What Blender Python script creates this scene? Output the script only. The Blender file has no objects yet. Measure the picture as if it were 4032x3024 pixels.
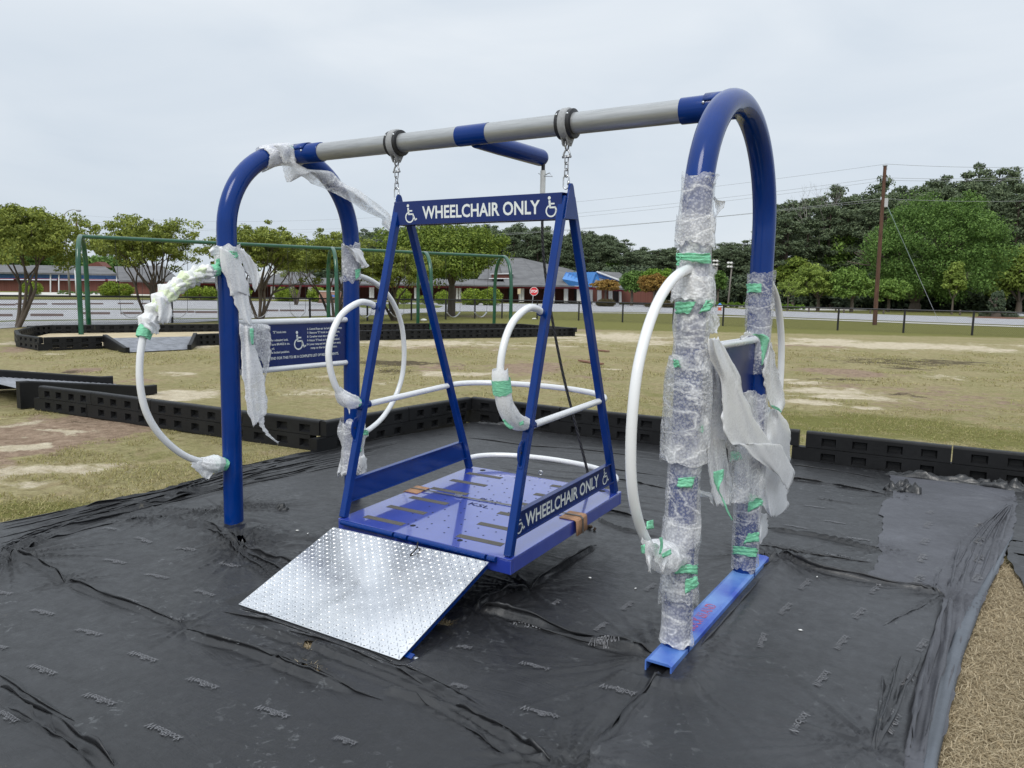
import bpy, math, random
import numpy as np
from mathutils import Vector, Matrix
random.seed(7)
RNG = np.random.default_rng(11)
C = bpy.context.scene.collection

# ------------------------------------------------------------------ camera model (metres; beam along +x, depth +y)
F_PX = 2998.4
CAM = np.array([4.2737, -3.8355, 1.7056])
_pi, _ro, _ya = 0.1208, 0.0194, -0.5614
_f = np.array([math.sin(_ya)*math.cos(_pi), math.cos(_ya)*math.cos(_pi), -math.sin(_pi)])
_r = np.cross(_f, [0, 0, 1]); _r /= np.linalg.norm(_r)
_u = np.cross(_r, _f)
_c, _s = math.cos(_ro), math.sin(_ro)
_r, _u = _r*_c + _u*_s, -_r*_s + _u*_c
FH = np.array([math.sin(_ya), math.cos(_ya), 0.0])      # horizontal forward
RH = np.array([math.cos(_ya), -math.sin(_ya), 0.0])     # horizontal right

def ray(px, py):
    d = _f*F_PX + _r*(px-2016) - _u*(py-1512)
    return d/np.linalg.norm(d)
def atz(px, py, z=0.0):
    d = ray(px, py); return CAM + d*((z-CAM[2])/d[2])
def atx(px, py, x):
    d = ray(px, py); return CAM + d*((x-CAM[0])/d[0])
def aty(px, py, y):
    d = ray(px, py); return CAM + d*((y-CAM[1])/d[1])
def atd(px, py, depth):
    """point on the upright plane that stands `depth` metres ahead"""
    d = ray(px, py); return CAM + d*(depth/(d @ FH))
def zp(ox, oy, s, pts):
    return [(ox + a/s, oy + b/s) for a, b in pts]
def project(P):
    d = np.asarray(P, float) - CAM; z = d @ _f
    return 2016 + F_PX*(d @ _r)/z, 1512 - F_PX*(d @ _u)/z
def vv(pts): return [(a*1.8228, b*1.8228) for a, b in pts]

# ------------------------------------------------------------------ numpy value noise
def _h(ix, iy, iz, seed):
    n = (ix*374761393 + iy*668265263 + iz*2147483647 % 1013904223 + seed*1274126177) & 0xffffffff
    n = ((n ^ (n >> 13))*1274126177) & 0xffffffff
    n = (n ^ (n >> 16)) & 0xffffffff
    return n/4294967295.0*2-1
def noise3(x, y, z=0.0, seed=0):
    x, y, z = np.broadcast_arrays(np.asarray(x, float), np.asarray(y, float), np.asarray(z, float))
    ix, iy, iz = np.floor(x).astype(np.int64), np.floor(y).astype(np.int64), np.floor(z).astype(np.int64)
    fx, fy, fz = x-ix, y-iy, z-iz
    fx, fy, fz = [t*t*(3-2*t) for t in (fx, fy, fz)]
    r = 0
    for dx in (0, 1):
        for dy in (0, 1):
            for dz in (0, 1):
                w = (fx if dx else 1-fx)*(fy if dy else 1-fy)*(fz if dz else 1-fz)
                r = r + w*_h(ix+dx, iy+dy, iz+dz, seed)
    return r
def fbm(x, y, z=0.0, seed=0, o=3):
    r, a, f = 0, 1, 1
    for k in range(o):
        r = r + a*noise3(np.asarray(x)*f, np.asarray(y)*f, np.asarray(z)*f, seed+k*17); a *= .5; f *= 2.03
    return r

# ------------------------------------------------------------------ object helpers
def tag(o, label=None, cat=None, group=None, kind=None):
    if label: o['label'] = label
    if cat: o['category'] = cat
    if group: o['group'] = group
    if kind: o['kind'] = kind
    return o
def empty(name, loc=(0, 0, 0), rz=0.0, label=None, cat=None, group=None):
    o = bpy.data.objects.new(name, None); C.objects.link(o)
    o.location = tuple(float(v) for v in loc); o.rotation_euler = (0, 0, rz); o.empty_display_size = .2
    return tag(o, label, cat, group)
def copy_tree(o, parent=None):
    kids = list(o.children)
    c = o.copy(); C.objects.link(c)
    if parent: c.parent = parent
    for k in kids: copy_tree(k, c)
    return c

class MB:
    """collects shapes, builds ONE mesh object"""
    def __init__(s): s.v = []; s.f = []; s.m = []; s.n = 0
    def add(s, V, Fc, mi=0):
        V = np.asarray(V, float).reshape(-1, 3)
        s.v.append(V)
        for f in Fc: s.f.append(tuple(int(i)+s.n for i in f)); s.m.append(mi)
        s.n += len(V); return s
    def box(s, c, size, M=None, mi=0):
        c = np.asarray(c, float); h = np.asarray(size, float)/2
        V = np.array([[x, y, z] for x in (-1, 1) for y in (-1, 1) for z in (-1, 1)])*h
        if M is not None: V = V @ np.asarray(M, float)[:3, :3].T
        return s.add(V+c, [(0, 1, 3, 2), (4, 6, 7, 5), (0, 4, 5, 1), (2, 3, 7, 6), (0, 2, 6, 4), (1, 5, 7, 3)], mi)
    def hexa(s, a, b, mi=0):
        """prism between quads a (4 pts) and b (4 pts)"""
        V = np.vstack([a, b])
        return s.add(V, [(0, 1, 2, 3), (7, 6, 5, 4), (0, 4, 5, 1), (1, 5, 6, 2), (2, 6, 7, 3), (3, 7, 4, 0)], mi)
    def bar(s, p, q, w, h=None, up=(0, 0, 1), mi=0):
        p, q = np.asarray(p, float), np.asarray(q, float); h = h or w
        d = q-p; L = np.linalg.norm(d); d = d/L
        a = np.cross(d, up)
        if np.linalg.norm(a) < 1e-4: a = np.cross(d, [1, 0, 0])
        a /= np.linalg.norm(a); b = np.cross(a, d)
        M = np.stack([d, a, b], 1)
        return s.box((p+q)/2, (L, w, h), M, mi)
    def tube(s, pts, r, seg=12, closed=False, cap=True, mi=0, rough=None):
        P = np.asarray(pts, float); n = len(P)
        R = np.broadcast_to(np.asarray(r, float), (n,)) if np.ndim(r) < 2 else None
        T = np.zeros_like(P)
        if closed: T = np.roll(P, -1, 0) - np.roll(P, 1, 0)
        else: T[1:-1] = P[2:]-P[:-2]; T[0] = P[1]-P[0]; T[-1] = P[-1]-P[-2]
        T /= np.linalg.norm(T, axis=1)[:, None]+1e-12
        ref = np.array([0, 0, 1.]) if abs(T[0][2]) < .9 else np.array([1., 0, 0])
        u = np.cross(T[0], ref); u /= np.linalg.norm(u)
        V = []
        th = np.arange(seg)/seg*2*math.pi
        for i in range(n):
            u = u - T[i]*(u @ T[i]); u /= np.linalg.norm(u); w = np.cross(T[i], u)
            rr = R[i] if R is not None else np.asarray(r)[i][:, None]
            V.append(P[i] + rr*(np.cos(th)[:, None]*u + np.sin(th)[:, None]*w))
        V = np.vstack(V); Fc = []
        m = n if closed else n-1
        for i in range(m):
            j = (i+1) % n
            for k in range(seg):
                l = (k+1) % seg
                Fc.append((i*seg+k, i*seg+l, j*seg+l, j*seg+k))
        if cap and not closed:
            Fc.append(tuple(range(seg))[::-1]); Fc.append(tuple(range((n-1)*seg, n*seg)))
        return s.add(V, Fc, mi)
    def cyl(s, p, q, r, seg=16, mi=0): return s.tube([p, q], r, seg, mi=mi)
    def disc_prism(s, outline, n, t, mi=0):
        """extrude a planar outline (k,3) along n by t"""
        A = np.asarray(outline, float); B = A + np.asarray(n, float)*t; k = len(A)
        F_ = [tuple(range(k))[::-1], tuple(range(k, 2*k))]
        F_ += [(i, (i+1) % k, k+(i+1) % k, k+i) for i in range(k)]
        return s.add(np.vstack([A, B]), F_, mi)
    def grid(s, P, mi=0, wrap=False):
        """P: (n,m,3) surface"""
        n, m = P.shape[:2]; Fc = []
        for i in range(n-1):
            for j in range(m if wrap else m-1):
                k = (j+1) % m
                Fc.append((i*m+j, i*m+k, (i+1)*m+k, (i+1)*m+j))
        return s.add(P.reshape(-1, 3), Fc, mi)
    def sphere(s, c, r, nu=10, nv=8, mi=0, amp=0, seed=0):
        c = np.asarray(c, float); r = np.broadcast_to(np.asarray(r, float), (3,))
        th = np.linspace(0.02, math.pi-.02, nv); ph = np.arange(nu)/nu*2*math.pi
        T, Ph = np.meshgrid(th, ph, indexing='ij')
        D = np.stack([np.sin(T)*np.cos(Ph), np.sin(T)*np.sin(Ph), np.cos(T)], -1)
        k = 1 + (amp*fbm(D[..., 0]*2+seed, D[..., 1]*2, D[..., 2]*2, seed) if amp else 0)
        P = c + D*r*np.asarray(k)[..., None] if amp else c + D*r
        return s.grid(P[::-1], mi, wrap=True)
    def build(s, name, mat, parent=None, smooth=False, bevel=0, solid=0, auto=None, bseg=2):
        me = bpy.data.meshes.new(name)
        V = np.vstack(s.v) if s.v else np.zeros((0, 3))
        me.from_pydata(V.tolist(), [], s.f)
        mats = mat if isinstance(mat, (list, tuple)) else [mat]
        for m in mats: me.materials.append(m)
        if len(mats) > 1: me.polygons.foreach_set('material_index', s.m)
        if smooth: me.polygons.foreach_set('use_smooth', [True]*len(me.polygons))
        me.update()
        o = bpy.data.objects.new(name, me); C.objects.link(o)
        if parent is not None: o.parent = parent
        if smooth and auto:
            try: me.set_sharp_from_angle(angle=math.radians(auto))
            except Exception: pass
        if bevel:
            b = o.modifiers.new('b', 'BEVEL'); b.width = bevel; b.segments = bseg; b.limit_method = 'ANGLE'; b.angle_limit = .7
        if solid:
            b = o.modifiers.new('s', 'SOLIDIFY'); b.thickness = solid; b.offset = 0
        return o

def fast_mesh(name, V, quads, mat, parent=None, smooth=False):
    """V (n,3), quads (m,k) arrays"""
    me = bpy.data.meshes.new(name); V = np.ascontiguousarray(V, dtype=np.float32); Q = np.ascontiguousarray(quads, dtype=np.int32)
    m, k = Q.shape
    me.vertices.add(len(V)); me.vertices.foreach_set('co', V.ravel())
    me.loops.add(m*k); me.loops.foreach_set('vertex_index', Q.ravel())
    me.polygons.add(m); me.polygons.foreach_set('loop_start', np.arange(m, dtype=np.int32)*k)
    if smooth: me.polygons.foreach_set('use_smooth', np.ones(m, bool))
    me.update(calc_edges=True); me.validate()
    me.materials.append(mat)
    o = bpy.data.objects.new(name, me); C.objects.link(o)
    if parent is not None: o.parent = parent
    return o

def catmull(pts, n=8, closed=False):
    P = np.asarray(pts, float); m = len(P); out = []
    rng = range(m) if closed else range(m-1)
    for i in rng:
        if closed: p0, p1, p2, p3 = P[(i-1) % m], P[i], P[(i+1) % m], P[(i+2) % m]
        else: p0, p1, p2, p3 = P[max(i-1, 0)], P[i], P[i+1], P[min(i+2, m-1)]
        for k in range(n):
            t = k/n
            out.append(.5*((2*p1)+(-p0+p2)*t+(2*p0-5*p1+4*p2-p3)*t*t+(-p0+3*p1-3*p2+p3)*t**3))
    if not closed: out.append(P[-1])
    return np.array(out)
def resample(P, n):
    P = np.asarray(P, float); d = np.r_[0, np.cumsum(np.linalg.norm(np.diff(P, axis=0), axis=1))]
    t = np.linspace(0, d[-1], n)
    return np.stack([np.interp(t, d, P[:, k]) for k in range(P.shape[1])], 1)

# ------------------------------------------------------------------ materials
class Mt:
    def __init__(s, name):
        s.m = bpy.data.materials.new(name); s.m.use_nodes = True
        s.t = s.m.node_tree; s.N = s.t.nodes; s.L = s.t.links
        s.b = s.N['Principled BSDF']; s.out = s.N['Material Output']
    def n(s, ty, **kw):
        nd = s.N.new(ty)
        for k, v in kw.items():
            if k.startswith('i_'):
                nd.inputs[int(k[2:]) if k[2:].isdigit() else k[2:].replace('_', ' ')].default_value = v
            else: setattr(nd, k, v)
        return nd
    def k(s, a, b): s.L.new(a, b)
    def set(s, **kw):
        for k, v in kw.items():
            i = s.b.inputs[k.replace('_', ' ')]
            i.default_value = (v+(1,)) if isinstance(v, tuple) and len(v) == 3 else v
        return s
    def coord(s, kind='Object'): return s.n('ShaderNodeTexCoord').outputs[kind]
    def noise(s, scale, detail=4, rough=.55, vec=None, dist=0.0, stretch=None):
        nd = s.n('ShaderNodeTexNoise'); nd.inputs['Scale'].default_value = scale
        nd.inputs['Detail'].default_value = detail; nd.inputs['Roughness'].default_value = rough; nd.inputs['Distortion'].default_value = dist
        v = vec if vec is not None else s.coord()
        if stretch:
            mp = s.n('ShaderNodeMapping'); mp.inputs['Scale'].default_value = stretch; s.k(v, mp.inputs['Vector']); v = mp.outputs[0]
        s.k(v, nd.inputs['Vector']); return nd.outputs['Fac']
    def ramp(s, fac, stops):
        r = s.n('ShaderNodeValToRGB'); e = r.color_ramp.elements
        while len(e) < len(stops): e.new(.5)
        for x, (p, c) in zip(e, stops):
            x.position = p; x.color = (c+(1,)) if len(c) == 3 else c
        s.k(fac, r.inputs['Fac']); return r.outputs['Color']
    def mix(s, fac, a, b, mode='MIX'):
        m = s.n('ShaderNodeMix', data_type='RGBA', blend_type=mode)
        for x, i in ((fac, 0), (a, 6), (b, 7)):
            if isinstance(x, bpy.types.NodeSocket): s.k(x, m.inputs[i])
            else: m.inputs[i].default_value = x if not isinstance(x, tuple) else ((x+(1,)) if len(x) == 3 else x)
        return m.outputs[2]
    def math(s, op, a, b=0.0, clamp=False):
        m = s.n('ShaderNodeMath', operation=op, use_clamp=clamp)
        for x, i in ((a, 0), (b, 1)):
            if isinstance(x, bpy.types.NodeSocket): s.k(x, m.inputs[i])
            else: m.inputs[i].default_value = x
        return m.outputs[0]
    def bump(s, h, strength=.3, dist=.01, prev=None):
        b = s.n('ShaderNodeBump'); b.inputs['Strength'].default_value = strength; b.inputs['Distance'].default_value = dist
        s.k(h, b.inputs['Height'])
        if prev is not None: s.k(prev, b.inputs['Normal'])
        s.k(b.outputs[0], s.b.inputs['Normal']); return b.outputs[0]
    def col(s, sock): s.k(sock, s.b.inputs['Base Color']); return s
    def rough(s, sock): s.k(sock, s.b.inputs['Roughness']); return s

def simple(name, c, rough=.5, metal=0.0, var=.12, scale=20, bump=0.0, coat=0.0, rvar=.1):
    m = Mt(name); m.set(Metallic=metal)
    n = m.noise(scale, 4)
    c1 = tuple(v*(1-var) for v in c); c2 = tuple(min(1, v*(1+var)) for v in c)
    m.col(m.ramp(n, [(.3, c1), (.7, c2)]))
    r = m.ramp(m.noise(scale*.37, 3), [(.3, (max(.02, rough-rvar),)*3), (.7, (min(1, rough+rvar),)*3)])
    m.rough(r)
    if bump: m.bump(n, bump, .004)
    if coat: m.set(Coat_Weight=coat, Coat_Roughness=.04)
    return m.m

M = {}
m = Mt('blue_powder_coat'); n = m.noise(6, 5); m.col(m.mix(m.ramp(m.noise(3.3, 6, .7, dist=.5), [(.60, (0,)*3), (.76, (.22,)*3)]), m.ramp(n, [(.3, (.0006, .026, .165)), (.7, (.0008, .032, .200))]), (.05, .07, .17)))
m.rough(m.ramp(m.noise(9, 6, .7), [(.35, (.09,)*3), (.7, (.22,)*3)])); m.b.inputs['Specular IOR Level'].default_value = .32; M['blue'] = m.m
M['blue_sign'] = simple('blue_sign_face', (.0006, .016, .125), .28, var=.05, scale=6)
M['white'] = simple('white_powder_coat', (.78, .79, .80), .28, var=.03, scale=9, coat=.6, rvar=.05)
M['letter'] = simple('white_vinyl', (.74, .78, .76), .5, var=.02)
M['galv'] = None
m = Mt('galvanized_steel'); m.set(Metallic=.55)
n1 = m.noise(7, 6, .65, stretch=(14, 1, 1) if False else (1, 12, 12)); n2 = m.noise(45, 5, .7)
c = m.ramp(n1, [(.3, (.31, .32, .325)), (.6, (.40, .41, .415))])
c = m.mix(m.ramp(n2, [(.66, (0, 0, 0)), (.75, (.6, .6, .6))]), c, (.17, .14, .10))
m.col(c); m.rough(m.ramp(n1, [(.3, (.5,)*3), (.7, (.3,)*3)])); m.bump(n2, .15, .002); M['galv'] = m.m
M['cast'] = simple('grey_cast_metal', (.30, .305, .31), .5, 0.0, .12, bump=.2, scale=60)
M['bushing'] = simple('black_plastic_bushing', (.015, .015, .017), .45)
M['bolt'] = simple('zinc_bolt', (.6, .62, .64), .3, .9)
M['chain'] = simple('zinc_chain', (.42, .43, .45), .38, .9, scale=80)
M['rope'] = None
m = Mt('black_rope'); w = m.n('ShaderNodeTexWave', wave_type='BANDS', bands_direction='DIAGONAL'); w.inputs['Scale'].default_value = 22
m.k(m.coord(), w.inputs['Vector']); m.col(m.ramp(w.outputs['Fac'], [(0, (.006, .006, .007)), (1, (.03, .03, .034))])); m.set(Roughness=.7); m.bump(w.outputs['Fac'], .8, .004); M['rope'] = m.m
# diamond plate
m = Mt('aluminium_plate'); m.set(Metallic=1.0)
n = m.noise(5, 5, .6); m.col(m.ramp(n, [(.3, (.62, .64, .67)), (.7, (.80, .81, .83))]))
m.rough(m.ramp(m.noise(11, 5), [(.3, (.16,)*3), (.7, (.30,)*3)])); m.bump(m.noise(1.6, 2, .4), .12, .03); M['plate'] = m.m
M['grip'] = simple('grit_tape', (.095, .09, .078), .9, scale=300, bump=.5, var=.3)
M['cardboard'] = simple('brown_cardboard', (.42, .235, .135), .8, scale=25, var=.12, bump=.15)
M['strap'] = simple('grey_strap', (.10, .095, .085), .4)
M['tape'] = None
m = Mt('green_masking_tape'); n = m.noise(38, 4, .6, stretch=(1, 1, 3)); m.col(m.ramp(n, [(.3, (.17, .55, .33)), (.7, (.30, .76, .50))])); m.set(Roughness=.6); m.bump(n, .9, .012); M['tape'] = m.m
m = Mt('yellow_green_tape'); n = m.noise(38, 4, .6); m.col(m.ramp(n, [(.3, (.60, .70, .42)), (.7, (.76, .82, .62))])); m.set(Roughness=.6); m.bump(n, .9, .012); M['ytape'] = m.m

def bubble(name, lo, hi, white=.90, tl_=.5, bscale=95, nscale=14, bstr=.8):
    m = Mt(name)
    co = m.coord()
    nz = m.noise(nscale, 5, .62, co, dist=.35, stretch=(1, 1, .7))
    nz2 = m.noise(nscale*.35, 3, .5, co)
    vo = m.n('ShaderNodeTexVoronoi', feature='F1'); vo.inputs['Scale'].default_value = bscale
    m.k(co, vo.inputs['Vector'])
    cell = m.ramp(vo.outputs['Distance'], [(.0, (1,)*3), (.35, (.8,)*3), (.6, (0,)*3)])
    m.set(Base_Color=(white, white, white*1.01), Roughness=.22)
    
    h = m.math('ADD', m.math('MULTIPLY', cell, .35), m.math('MULTIPLY', nz, 1.4))
    m.bump(h, bstr, .005)
    # coverage: creases and doubled layers are whiter
    fac = m.math('ADD', m.math('MULTIPLY', nz, 1.0), m.math('MULTIPLY', nz2, .8))
    fac = m.ramp(m.math('MULTIPLY', fac, .5), [(.36, (lo,)*3), (.56, (hi,)*3)])
    cz = m.noise(nscale*.9, 3, .5, co, dist=.4, stretch=(1, 1, 2.2))
    cr = m.ramp(m.math('ABSOLUTE', m.math('SUBTRACT', cz, .5)), [(0.0, (.42,)*3), (.02, (.10,)*3), (.05, (0,)*3)])
    fac = m.math('ADD', fac, m.math('ADD', cr, m.math('MULTIPLY', cell, .22)), clamp=True)
    tr = m.n('ShaderNodeBsdfTransparent'); tr.inputs[0].default_value = (.93, .94, .95, 1)
    tl = m.n('ShaderNodeBsdfTranslucent'); tl.inputs[0].default_value = (.93, .94, .95, 1)
    mx = m.n('ShaderNodeMixShader'); mx.inputs[0].default_value = tl_
    m.k(m.b.outputs[0], mx.inputs[1]); m.k(tl.outputs[0], mx.inputs[2])
    m2 = m.n('ShaderNodeMixShader'); m.k(fac, m2.inputs[0]); m.k(tr.outputs[0], m2.inputs[1]); m.k(mx.outputs[0], m2.inputs[2])
    m.k(m2.outputs[0], m.out.inputs['Surface'])
    return m.m
M['bubble'] = bubble('clear_bubble_wrap', .12, .60, nscale=5, bscale=80, bstr=.8, tl_=.12)
M['foam'] = bubble('milky_foam_wrap', .80, .98, nscale=7, bscale=110, bstr=.30, white=.95, tl_=.30)
M['foamthin'] = bubble('thin_foam_wrap', .52, .90, nscale=8, bscale=110, bstr=.4, white=.95, tl_=.25)

# black fabrics
def fabric(name, base, rough=.62, patch=.5, spec=.35, dirt=.5):
    m = Mt(name); co = m.coord()
    n = m.noise(1.3, 6, .6, co); n2 = m.noise(16, 6, .72, co); n3 = m.noise(160, 2, .5, co)
    c = m.ramp(n, [(.3, tuple(v*.72 for v in base)), (.7, tuple(v*1.25 for v in base))])
    dust = m.ramp(m.noise(3.1, 7, .72, co, dist=.4), [(.56, (0,)*3), (.74, (patch*.55,)*3)])
    c = m.mix(dust, c, tuple(v*2.6+.02 for v in base))
    # dried water marks and splashes of mud
    sp = m.ramp(m.noise(22, 5, .7, co, dist=.8), [(.60, (0,)*3), (.625, (1,)*3)])
    ms = m.ramp(m.noise(1.7, 3, .5, co), [(.50, (0,)*3), (.60, (.6,)*3)])
    c = m.mix(m.math('MULTIPLY', sp, ms), c, (.105, .11, .115))
    dk = m.ramp(m.noise(26, 4, .6, co, dist=.5), [(.64, (0,)*3), (.67, (.55,)*3)])
    c = m.mix(m.math('MULTIPLY', dk, m.ramp(m.noise(1.1, 2, .5, co), [(.5, (0,)*3), (.6, (1,)*3)])), c, tuple(v*.5 for v in base))
    tan = m.ramp(m.noise(9, 5, .7, co, dist=1.), [(.70, (0,)*3), (.76, (dirt,)*3)])
    c = m.mix(tan, c, (.16, .14, .10))
    m.col(c); m.rough(m.ramp(n2, [(.3, (rough-.12,)*3), (.7, (rough+.12,)*3)]))
    m.b.inputs['Specular IOR Level'].default_value = spec
    b = m.bump(n2, .16, .005); b = m.bump(n3, .12, .0015, b)
    mp = m.noise(2.6, 6, .65, co, stretch=(1, 3.2, 1), dist=.8); b = m.bump(mp, .25, .03, b); mp = m.noise(5.5, 5, .65, co, stretch=(3.0, 1, 1), dist=1.0); m.bump(mp, .12, .02, b)
    return m.m
M['fab'] = fabric('black_weed_fabric', (.0105, .011, .0127), rough=.42, spec=.6)
M['fab_dark'] = fabric('darker_weed_fabric', (.009, .0095, .011), rough=.38, spec=.7)
M['fab_grey'] = fabric('sheen_grey_weed_fabric', (.070, .072, .083), rough=.55, patch=.3, dirt=.2)  # sky sheen at grazing angles is put into this paler base colour
M['fab_mid'] = fabric('grey_black_weed_fabric', (.021, .022, .0255), rough=.44, spec=.65, patch=.35)
M['hem'] = fabric('turned_fabric_hem', (.10, .112, .13), rough=.7, patch=.2, dirt=.1)
M['print'] = simple('grey_print', (.125, .126, .135), .6)
m = Mt('black_border_plastic'); n = m.noise(30, 4); m.col(m.ramp(m.noise(2.2, 5, .65), [(.35, (.0045, .0047, .0055)), (.75, (.012, .0125, .014))])); m.rough(m.ramp(n, [(.3, (.42,)*3), (.7, (.6,)*3)])); m.bump(m.noise(120, 3), .15, .002); m.b.inputs['Specular IOR Level'].default_value = .3; M['plastic'] = m.m
M['green'] = simple('green_swing_paint', (.004, .07, .033), .3, coat=.5, scale=4, var=.15)
M['belt'] = simple('grey_rubber_belt', (.25, .26, .27), .5)
M['blackpaint'] = simple('black_fence_paint', (.012, .012, .014), .45)
M['wire'] = simple('black_chain_link', (.016, .016, .018), .6)
# ------------------------------------------------------------------ lettering and symbols
def text_mesh(s, bold=0.012, align='LEFT'):
    cu = bpy.data.curves.new('txt', 'FONT'); cu.body = s; cu.offset = bold; cu.resolution_u = 3
    o = bpy.data.objects.new('txt', cu); C.objects.link(o)
    bpy.context.view_layer.update()
    me = bpy.data.meshes.new_from_object(o)
    V = np.array([v.co[:] for v in me.vertices]); Fc = [tuple(p.vertices) for p in me.polygons]
    bpy.data.objects.remove(o); bpy.data.curves.remove(cu); bpy.data.meshes.remove(me)
    return V, Fc
def put_text(mb, s, o, xd, yd, height, width=None, align='L', bold=0.012, mi=0):
    """cap height `height`; optional overall width; o = baseline start/centre/end"""
    V, Fc = text_mesh(s, bold)
    o, xd, yd = np.asarray(o, float), np.asarray(xd, float), np.asarray(yd, float)
    cap = text_mesh('H', bold)[0][:, 1].max()
    x0, x1 = V[:, 0].min(), V[:, 0].max()
    sy = height/cap; sx = sy if width is None else width/(x1-x0)
    W_ = (x1-x0)*sx; sh = {'L': 0, 'C': -W_/2, 'R': -W_}[align]
    P = o + ((V[:, :1]-x0)*sx+sh)*xd + V[:, 1:2]*sy*yd
    mb.add(P, Fc, mi)
def stroke2(pts, w):
    P = np.asarray(pts, float); out = []; F_ = []
    T = np.gradient(P, axis=0); T /= np.linalg.norm(T, axis=1)[:, None]; N_ = np.stack([-T[:, 1], T[:, 0]], 1)
    A = P+N_*w/2; B = P-N_*w/2; n = len(P)
    V = np.vstack([A, B]); F_ = [(i, i+1, n+i+1, n+i)[::-1] for i in range(n-1)]
    return V, F_
def isa_symbol(mb, o, xd, yd, size, mi=0):
    o, xd, yd = [np.asarray(t, float) for t in (o, xd, yd)]
    def put(V, F_): mb.add(o + (V[:, :1]*xd + V[:, 1:]*yd)*size, F_, mi)
    a = np.linspace(0, 2*math.pi, 15)[:-1]
    put(np.stack([.30+.085*np.cos(a), .92+.085*np.sin(a)], 1), [tuple(range(14))])
    put(*stroke2([(.305, .80), (.325, .64), (.34, .46)], .11))
    put(*stroke2([(.32, .635), (.45, .635), (.60, .635)], .075))
    put(*stroke2([(.31, .455), (.48, .455), (.655, .455)], .085))
    put(*stroke2([(.63, .47), (.71, .30), (.79, .125)], .09))
    put(*stroke2([(.76, .12), (.84, .155), (.92, .20)], .075))
    t = np.radians(np.linspace(118, 372, 26))
    put(*stroke2(np.stack([.40+.275*np.cos(t), .29+.275*np.sin(t)], 1), .075))

# ------------------------------------------------------------------ the blue steel frame with its arches
HB = 2.63; LB = 3.146; HW = 0.569; RT = 0.0635
frame = empty('arched_swing_stand', (0, 0, 0), label='blue arched steel frame whose galvanized top beam carries the wheelchair swing platform', cat='swing stand')
def arch(x, zbase):
    P = [(x, -HW, zbase)] + [(x, -HW, z) for z in np.linspace(zbase+.3, HB-HW-.02, 8)]
    for t in np.linspace(180, 0, 40): P.append((x, HW*math.cos(math.radians(t)), HB-HW+HW*math.sin(math.radians(t))))
    P += [(x, HW, z) for z in np.linspace(HB-HW-.02, zbase+.3, 8)] + [(x, HW, zbase)]
    o = MB().tube(P, RT, 32).build('arch', M['blue'], frame, smooth=True, auto=50); return o
arch(0, -.05); arch(LB, .075)
b = MB(); b.tube([(0.05, 0, HB), (LB-.05, 0, HB)], .0585, 32); b.build('crossbeam', M['galv'], frame, smooth=True, auto=50)
for x0, x1, r in ((.02, .29, .0655), (1.45, 1.67, .0605), (2.85, LB-.02, .0655)):
    b = MB(); b.tube([(x0, 0, HB), (x1-.004, 0, HB), (x1, 0, HB)] if r > .062 else [(x0, 0, HB), (x1, 0, HB)], [r, r, r-.003] if r > .062 else r, 32); b.build('sleeve', M['blue'], frame, smooth=True, auto=40)
for x, sgn in ((0, 1), (LB, -1)):
    b = MB(); th = np.radians(np.linspace(20, 160, 14)); P = np.array([[[x+sgn*(.03+u), .0705*math.cos(t), HB+.0705*math.sin(t)] for t in th] for u in (0, .14)])
    b.grid(P); b.build('saddle', M['blue'], frame, smooth=True, solid=.006)
for x, y, z in ((.155, -.067, 2.64), (2.98, -.067, 2.645), (3.1, -.05, 2.565)):
    MB().sphere((x, y, z), (.008, .006, .008), 8, 6).build('bolt', M['bolt'], frame, smooth=True)
# arm behind the beam
P = [(1.56, .03, 2.612), (1.575, .25, 2.607), (1.61, .70, 2.602)]
P += [(1.61+.002*k, .70+.014*k, 2.602) for k in (1, 2, 3, 4)]
MB().tube(P, [.056, .056, .056, .054, .049, .038, .018], 28).build('support_arm', M['blue'], frame, smooth=True, auto=60)
MB().tube([(1.635, .70, 2.57), (1.635, .70, 2.49)], .0125, 12).build('arm_pin', M['bushing'], frame, smooth=True, auto=40)
# base tube under right arch : a channel open at the near end
b = MB()
def chan(y0, y1):
    o = [(-.062, .002), (-.062, .078), (-.045, .086), (.045, .086), (.062, .078), (.062, .002), (.055, .002), (.055, .074), (-.055, .074), (-.055, .002)]
    A = [(LB+.0+a-.0105*0, y0, z) for a, z in o]; B = [(LB+a+.0, y1, z) for a, z in o]
    n = len(o); b.add(np.array(A+B), [(i, (i+1) % n, n+(i+1) % n, n+i) for i in range(n)] + [(0, 9, 8, 1), (1, 8, 2), (2, 8, 7, 3), (3, 7, 4), (4, 7, 6, 5)] + [tuple(n+i for i in f[::-1]) for f in ((0, 9, 8, 1), (1, 8, 2), (2, 8, 7, 3), (3, 7, 4), (4, 7, 6, 5))])
chan(-.79, .90)
b.v = [v+np.array([0, 0, .016]) for v in b.v]
m = Mt('weathered_blue_base'); n = m.noise(3.0, 4, .5); n2 = m.noise(14, 6, .7, stretch=(1, .35, 1))
c = m.ramp(n, [(.36, (.014, .06, .42)), (.58, (.13, .27, .60))]); c = m.mix(m.ramp(n2, [(.62, (0,)*3), (.8, (.6,)*3)]), c, (.22, .26, .30))
m.col(c); m.set(Roughness=.42, Coat_Weight=.25); M['base'] = m.m
base = b.build('base_beam', M['base'], frame)
m = Mt('red_stencil'); m.set(Base_Color=(.60, .10, .12), Roughness=.7)
nz = m.noise(60, 4, .7); tr = m.n('ShaderNodeBsdfTransparent'); mx = m.n('ShaderNodeMixShader'); m.k(m.ramp(nz, [(.42, (.15,)*3), (.58, (.8,)*3)]), mx.inputs[0]); m.k(tr.outputs[0], mx.inputs[1]); m.k(m.b.outputs[0], mx.inputs[2]); m.k(mx.outputs[0], m.out.inputs['Surface'])
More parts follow.
